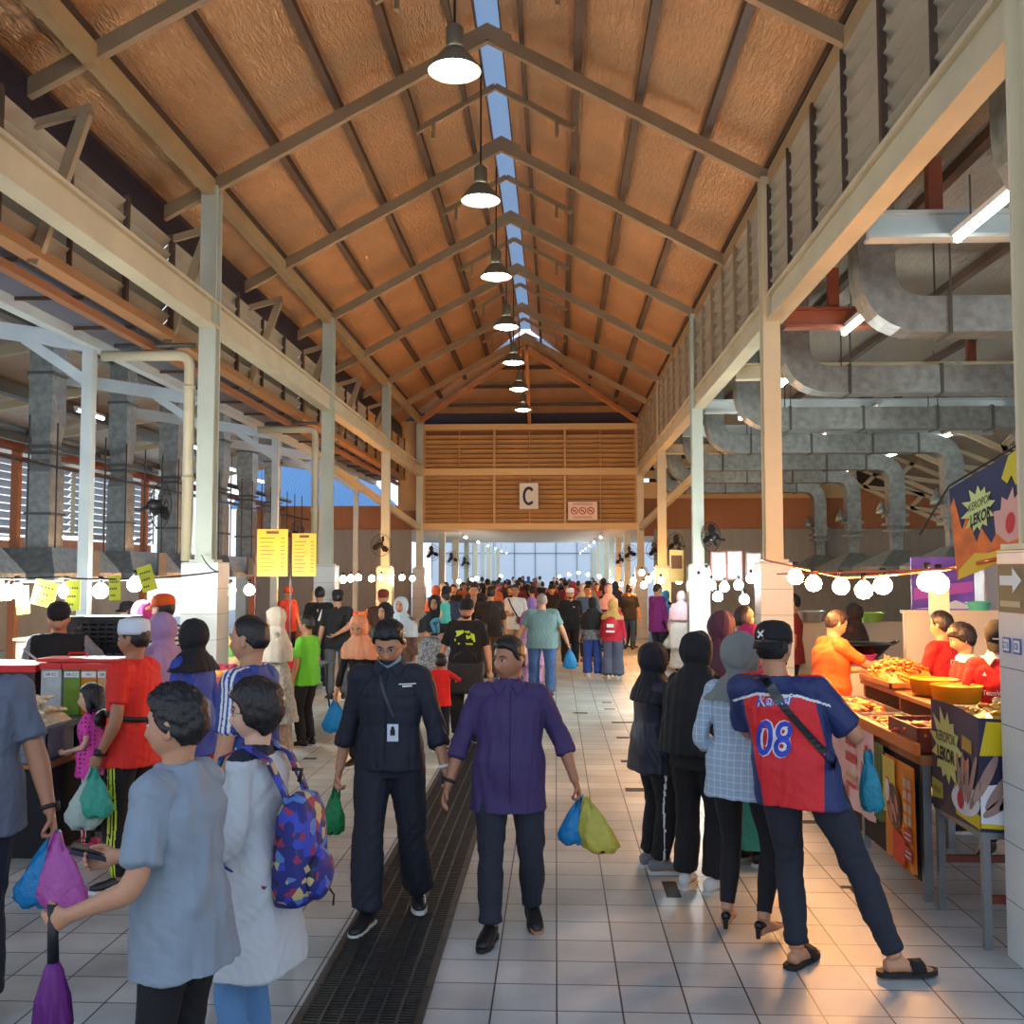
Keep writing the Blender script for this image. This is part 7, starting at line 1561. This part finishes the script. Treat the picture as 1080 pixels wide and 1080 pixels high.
for i in range(6): mb.add([V3((math.cos(a)*.005, .4, 1.34-.1*i+math.sin(a)*.005)) for a in [2*PI*k/8 for k in range(8)]], [tuple(range(8))])
decal(p, 'shirt', mb, 'buttons', mat('button_dark', C8(24, 20, 30), .4), (0, -1, 0), .004)
# collars as two flaps
for q, m in ((pr['plum'], purple), (pr['officer'], uni), (pr['boy_cap'], wht)):
    for s_ in (-1, 1):
        mb = MB(); z0 = q['hips'].z; pts = [V3((s_*.070, -.03, z0+.575)), V3((s_*.062, .045, z0+.555)), V3((s_*.016, .082, z0+.525)), V3((s_*.050, .098, z0+.470)), V3((s_*.090, .055, z0+.515)), V3((s_*.092, -.03, z0+.535))]
        vs = pts+[v+V3((s_*.004, .004, .006)) for v in pts]; mb.add(vs, [(0, 1, 2, 3, 4, 5), (11, 10, 9, 8, 7, 6)]+[(i, (i+1) % 6, (i+1) % 6+6, i+6) for i in range(6)]); mb.build('collar', m, q['parts']['shirt'], local=True)
# jersey print
p = pr['jersey']; jb = mat('print_blue', C8(48, 66, 180), .5); 
def back_text(p, s, size, u, v, m, bold, sx, shear=0, eps=.004, rot=0., name='lettering'):
    vs, fs = text_mb(s, size, bold, 0, sx, shear); mb = MB(); c, s_ = math.cos(rot), math.sin(rot)
    mb.add([V3((u+a*c-b*s_, -.4, v+a*s_+b*c)) for a, b, w in vs], fs); return decal(p, 'shirt', mb, name, m, (0, 1, 0), eps)
back_text(p, '08', .185, -.105, 1.10, wht, .055, .72, .12, .004); back_text(p, '08', .175, -.105, 1.10, jb, .012, .74, .12, .0065)
back_text(p, 'Kersei', .052, -.10, 1.283, wht, .05, .95, .35, .004, .13); back_text(p, 'Kersei', .046, -.10, 1.281, jb, .0, 1.0, .35, .0065, .13)
# cap badge
co = p['parts']['cap']; bv = BVHTree.FromPolygons([v.co for v in co.data.vertices], [tuple(f.vertices) for f in co.data.polygons])
def capdecal(p, pts, m, eps, name, back=True):
    co = p['parts']['cap']; bv = BVHTree.FromPolygons([v.co for v in co.data.vertices], [tuple(f.vertices) for f in co.data.polygons]); mb = MB(); vs = []
    hc = p['headc']
    for u, v in pts:
        o = p['hw']((u, -.4 if back else .4, v)); d = p['HR'] @ V3((0, 1 if back else -1, 0)); h = bv.ray_cast(o, d); vs.append((h[0]-d*eps) if h[0] is not None else o+d*.3)
    mb.add(vs, [tuple(range(len(vs)))]); mb.build(name, m, co, local=True)
capdecal(p, [(-.045, .048), (-.005, .044), (-.003, .088), (-.043, .090)], crim, .003, 'badge'); capdecal(p, [(-.043, .052), (-.034, .048), (-.006, .082), (-.014, .087)], whitep, .005, 'badge_stripe'); capdecal(p, [(-.043, .075), (-.04, .084), (-.008, .062), (-.010, .054)], whitep, .005, 'badge_stripe')
capdecal(pr['boy_cap'], [(-.02, .062), (.02, .062), (.02, .074), (-.02, .074)], whitep, .003, 'badge', False)
# crossbody strap of the jersey man: a belt laid over shoulder and back, joined in front
def strap_on(p, on, pts, w, m, name, back, parent=None, eps=.006):
    mb = MB(); vs = []; n = len(pts)
    for i, (u, v) in enumerate(pts):
        a = V3((pts[max(i-1, 0)][0]-pts[min(i+1, n-1)][0], 0, pts[max(i-1, 0)][1]-pts[min(i+1, n-1)][1])).normalized(); nn = V3((-a.z, 0, a.x))*w/2
        vs += [V3((u, -.4 if back else .4, v))+nn, V3((u, -.4 if back else .4, v))-nn]
    mb.add(vs, [(2*i, 2*i+1, 2*i+3, 2*i+2) for i in range(n-1)]); return decal(p, on, mb, name, m, (0, 1 if back else -1, 0), eps, parent)
sb = tag(thing('sling_bag', 'black sling bag strap crossing the back of the football shirt', 'bag', (0, 0, 0)))
sb.location = p['root'].location; sb.rotation_euler = p['root'].rotation_euler; sb.scale = p['root'].scale
strap_on(p, 'shirt', [(-.19+.0195*i, 1.42-.0235*i) for i in range(20)], .034, black, 'strap', True, sb, .007)
strap_on(p, 'shirt', [(-.125+.0195*i, 1.345-.0235*i) for i in range(4)], .046, galvd, 'buckle', True, sb, .010)
mb = MB(); c = p['hips']+V3((.06, .20, .10)); mb.ball(tuple(c), (.10, .045, .07), 16, 10); mb.build('pouch', black, sb, True, local=True)
# floral backpack on the woman with bobbed hair
p = pr['bob']; bp = tag(thing('backpack', 'blue backpack with a multicoloured floral print worn by the woman with bobbed hair', 'backpack', (0, 0, 0))); bp.location = p['root'].location; bp.rotation_euler = p['root'].rotation_euler; bp.scale = p['root'].scale
fm = mat('floral_print', C8(44, 50, 130), .6); nt = fm.node_tree; pp = [n for n in nt.nodes if n.type == 'BSDF_PRINCIPLED'][0]
tc_ = nt.nodes.new('ShaderNodeTexCoord'); vo = nt.nodes.new('ShaderNodeTexVoronoi'); vo.inputs['Scale'].default_value = 26; cr_ = nt.nodes.new('ShaderNodeValToRGB'); cr_.color_ramp.interpolation = 'CONSTANT'
sx2 = nt.nodes.new('ShaderNodeSeparateColor')
els = cr_.color_ramp.elements; els[0].position = 0; els[0].color = (*C8(40, 44, 120), 1); els[1].position = .35; els[1].color = (*C8(54, 70, 180), 1)
for pos, c in ((.52, (196, 176, 120)), (.64, (150, 50, 80)), (.76, (30, 28, 70)), (.88, (90, 130, 190))): e = els.new(pos); e.color = (*C8(*c), 1)
nt.links.new(tc_.outputs['Object'], vo.inputs['Vector']); nt.links.new(vo.outputs['Color'], sx2.inputs[0]); nt.links.new(sx2.outputs[0], cr_.inputs[0]); nt.links.new(cr_.outputs[0], pp.inputs['Base Color'])
mb = MB(); z0 = p['hips'].z; seg = 26; vs = []; rows = [(.02, .10, .03), (.03, .145, .07), (.10, .155, .085), (.25, .15, .082), (.38, .14, .07), (.44, .11, .045), (.46, .05, .02)]
for h, rx, ry in rows:
    for j in range(seg): a = 2*PI*j/seg; ca, sa = math.cos(a), math.sin(a); vs.append(V3((math.copysign(abs(ca)**.6, ca)*rx, -.20-(-.0)+math.copysign(abs(sa)**.6, sa)*ry, z0+h-.11)))
mb.add(vs, [(i*seg+j, i*seg+(j+1) % seg, (i+1)*seg+(j+1) % seg, (i+1)*seg+j) for i in range(len(rows)-1) for j in range(seg)]+[tuple(range(seg))[::-1], tuple(range(len(vs)-seg, len(vs)))]); mb.build('main_pack', fm, bp, True, local=True)
mb = MB(); mb.ball((0, -.285, z0+.02), (.115, .045, .10), 18, 12); mb.build('front_pocket', fm, bp, True, local=True)
for s_ in (-1, 1):
    mb = MB(); mb.sweep([(s_*.09, -.20, z0+.28), (s_*.095, -.16, z0+.38), (s_*.10, -.10, z0+.49), (s_*.105, .0, z0+.545), (s_*.11, .10, z0+.50), (s_*.12, .155, z0+.38), (s_*.14, .15, z0+.22), (s_*.17, .04, z0+.08), (s_*.14, -.12, z0+.0)], [(-.026, -.004), (.026, -.004), (.026, .004), (-.026, .004)], (1, 0, 0)); mb.build('shoulder_strap', fm, bp, True, local=True)
mb = MB(); mb.tube([(.0, -.19, z0+.39), (.0, -.2, z0+.44), (.0, -.16, z0+.44)], .01, 6); mb.build('grab_loop', black, bp, True, local=True)
mb = MB(); mb.tube([(.10, -.26, z0-.03), (.12, -.30, z0-.10), (.11, -.30, z0-.14)], .005, 5); mb.build('strap_end', black, bp, True, local=True)
# waist bag of the man in the prayer cap
p = pr['songkok']; wb = tag(thing('waist_bag', 'black waist bag worn across the red T-shirt', 'bag', (0, 0, 0))); wb.location = p['root'].location; wb.rotation_euler = p['root'].rotation_euler; wb.scale = p['root'].scale
mb = MB(); z0 = p['hips'].z; mb.ball((-.05, .165, z0+.17), (.11, .045, .06), 16, 10); mb.build('pouch', black, wb, True, local=True)
mb = MB(); mb.sweep([V3((math.cos(a)*.205, math.sin(a)*.150, z0+.20+.03*math.sin(a*1))) for a in [PI*.5+2*PI*k/24 for k in range(25)]], [(-.016, -.004), (.016, -.004), (.016, .004), (-.016, .004)], (0, 0, 1)); mb.build('strap', black, wb, True, local=True)
# big black bag of the man with the lime print + the print
p = pr['greenprint']; t = tag(thing('shoulder_bag', 'large square black bag carried in front by the man with the lime print', 'bag', tuple(W(p, V3((-.02, .25, .70)))))); c = W(p, V3((-.02, .26, .78))); mb = MB(); mb.box(tuple(c), (.42, .14, .36)); o = mb.build('body', mat('bag_black', C8(34, 33, 36), .6), t); bv_ = o.modifiers.new('b', 'BEVEL'); bv_.width = .03; bv_.segments = 3
for s_ in (-1, 1): mb = MB(); mb.tube([c+V3((s_*.14, -.06, .17)), c+V3((s_*.12, -.06, .26)), c+V3((s_*.05, -.02, .3))], .012, 6); mb.build('strap', black, t, True)
limep = mat('lime_print', C8(186, 220, 40), .6)
def chest(p, poly, m, name='chest_print', eps=.006, back=False):
    mb = MB(); vs = [V3((u, .4 if not back else -.4, v)) for u, v in poly]; mb.add(vs, [tuple(range(len(vs)))]); return decal(p, 'shirt', mb, name, m, (0, -1 if not back else 1, 0), eps)
z_ = 1.22
for pl in ([(.12, .10), (.02, .11), (.02, .08), (.08, .04), (.12, .03), (.10, .06)], [(.01, .10), (-.05, .10), (-.07, .02), (-.02, .0)], [(-.06, .08), (-.11, .06), (-.12, -.02), (-.08, .0)], [(.13, .01), (-.12, -.005), (-.12, -.03), (.13, -.02)], [(.09, -.04), (-.09, -.045), (-.09, -.065), (.09, -.06)]): chest(p, [(u, z_+v) for u, v in pl][::-1], limep)
p = pr['seven']; back_text(p, '7', .2, 0, 1.22, wht, .03, .8)
p = pr['polo']; chest(p, [(-.10, 1.28), (-.06, 1.28), (-.06, 1.30), (-.10, 1.30)], wht)
p = pr['navycap']; chest(p, [(.10, 1.22), (-.10, 1.22), (-.10, 1.25), (.10, 1.25)][::-1], grey)
p = pr['boy_back']; back_text(p, 'DASA', .045, .0, 1.26, wht, .02, 1.0)
p = pr['boy_cap']
def front_text(p, s, size, u, v, m, bold, sx):
    vs, fs = text_mb(s, size, bold, 0, sx); mb = MB(); mb.add([V3((u-a, .4, v+b)) for a, b, w in vs], fs); return decal(p, 'shirt', mb, 'lettering', m, (0, -1, 0), .004)
front_text(p, 'TeamViewer', .035, -.01, 1.18, wht, .02, .9); chest(p, [(-.10, 1.29), (-.07, 1.27), (-.045, 1.29), (-.045, 1.335), (-.10, 1.335)], mat('crest_gold', C8(220, 160, 60), .5), 'crest'); chest(p, [(.07, 1.30), (.10, 1.30), (.085, 1.33)], wht, 'emblem')
# red backpack of the woman in the red jacket
p = pr['redjacket']; rb = tag(thing('backpack', 'small red backpack with white print on the woman in the red jacket', 'backpack', (0, 0, 0))); rb.location = p['root'].location; rb.rotation_euler = p['root'].rotation_euler; rb.scale = p['root'].scale
mb = MB(); z0 = p['hips'].z; mb.ball((0, -.22, z0+.22), (.16, .09, .21), 18, 12); mb.build('main_pack', crim, rb, True, local=True); mb = MB(); mb.box((0, -.315, z0+.24), (.14, .006, .07)); mb.box((0, -.31, z0+.12), (.18, .006, .04)); mb.build('print', whitep, rb, local=True)
for s_ in (-1, 1): mb = MB(); mb.sweep([(s_*.09, -.15, z0+.36), (s_*.10, -.08, z0+.50), (s_*.105, .02, z0+.54), (s_*.12, .12, z0+.42), (s_*.15, .05, z0+.15)], [(-.02, -.004), (.02, -.004), (.02, .004), (-.02, .004)], (1, 0, 0)); mb.build('shoulder_strap', black, rb, True, local=True)
# crossbody bag of the man in the white tee
p = pr['whitetee']; cb = tag(thing('sling_bag', 'brown crossbody bag over the white T-shirt', 'bag', (0, 0, 0))); cb.location = p['root'].location; cb.rotation_euler = p['root'].rotation_euler; cb.scale = p['root'].scale
strap_on(p, 'shirt', [(.13-.016*i, 1.42-.028*i) for i in range(16)], .03, black, 'strap', False, cb, .008); mb = MB(); mb.ball((-.16, .18, p['hips'].z+.08), (.1, .05, .08), 14, 9); mb.build('pouch', mat('leather_brown', C8(96, 44, 30), .5), cb, True, local=True)
# plastic ladle + glove bag of the drinks seller
p = pr['ladle']; a = grip(p, 'R', .08); b = grip(p, 'L', .08); t = tag(thing('ladle', 'long metal ladle in the hands of the drinks seller', 'ladle', tuple(b))); mb = MB(); mb.tube([a+V3((-.15, 0, .12)), a, b+V3((0, -.02, -.05))], .010, 8); mb.build('handle', tray_m, t, True); mb = MB(); mb.ball(tuple(b+V3((.03, -.03, -.08))), (.05, .05, .035), 12, 8); mb.build('bowl', tray_m, t, True)
plastic_bag(b+V3((.05, -.06, .04)), .16, .16, bagm('clear', (220, 214, 224)), 'clear plastic bag being filled by the drinks seller', (0, 0), seed=20)
# tongs of the orange seller
p = pr['seller_orange']; a = grip(p, 'R', .10); t = tag(thing('tongs', 'metal tongs in the hand of the orange shirted seller', 'tongs', tuple(a)))
for s_ in (-1, 1): mb = MB(); mb.bar(a, a+V3((.10, -.10+s_*.02, -.14)), .012, .006); mb.build('arm', tray_m, t)
# red shopping basket and folding table by the second left pillar
t = tag(thing('folding_table', 'folding table with bent black legs beside the second left pillar', 'table', (-3.25, 13.3, 0))); mb = MB(); mb.bb((-3.75, 12.7, .74), (-3.1, 14.2, .77)); mb.build('tabletop', mat('table_green', C8(60, 90, 84), .5), t)
for y in (12.8, 14.1):
    for x, o in ((-3.15, .06), (-3.7, -.06)): mb = MB(); mb.tube([(x, y, .74), (x, y, .4), (x+o, y, .0)], .014, 6); mb.build('leg', black, t, True)
t = tag(thing('shopping_basket', 'bright red plastic basket of greens on the folding table', 'basket', (-3.2, 13.0, .78))); mb = MB(); mb.sweep([(-3.25, 13.0, .775), (-3.25, 13.0, 1.0)], [(-.17, -.22), (.17, -.22), (.17, .22), (-.17, .22)], (0, 1, 0), scales=[.85, 1]); mb.build('body', redlid, t)
mb = MB()
for k in range(20): r = random.Random(k); mb.ball((-3.25+r.uniform(-.15, .15), 13.0+r.uniform(-.12, .12), 1.0), (.05, .04, .03), 7, 5)
mb.build('greens', mat('greens', C8(150, 180, 90), .6, var=(20, .3)), t, True)
w = bpy.data.worlds.new('World'); SC.world = w; w.use_nodes = True
nt = w.node_tree; bg = nt.nodes['Background']
tc = nt.nodes.new('ShaderNodeTexCoord'); sp = nt.nodes.new('ShaderNodeSeparateXYZ'); cr = nt.nodes.new('ShaderNodeValToRGB')
nt.links.new(tc.outputs['Generated'], sp.inputs[0]); nt.links.new(sp.outputs['Z'], cr.inputs[0]); nt.links.new(cr.outputs[0], bg.inputs['Color'])
cr.color_ramp.elements[0].color = (.78, .84, .92, 1); cr.color_ramp.elements[1].color = (.16, .30, .60, 1)
bg.inputs['Strength'].default_value = 1.65
SC.view_settings.view_transform = 'Standard'; SC.view_settings.look = 'None'; SC.view_settings.gamma = 1; SC.view_settings.exposure = 0
SC.view_settings.use_curve_mapping = False
SC.cycles.max_bounces = 6; SC.cycles.diffuse_bounces = 3; SC.cycles.glossy_bounces = 3; SC.cycles.transparent_max_bounces = 12
SC.cycles.sample_clamp_indirect = 4; SC.cycles.use_denoising = True
SC.cycles.caustics_reflective = False; SC.cycles.caustics_refractive = False
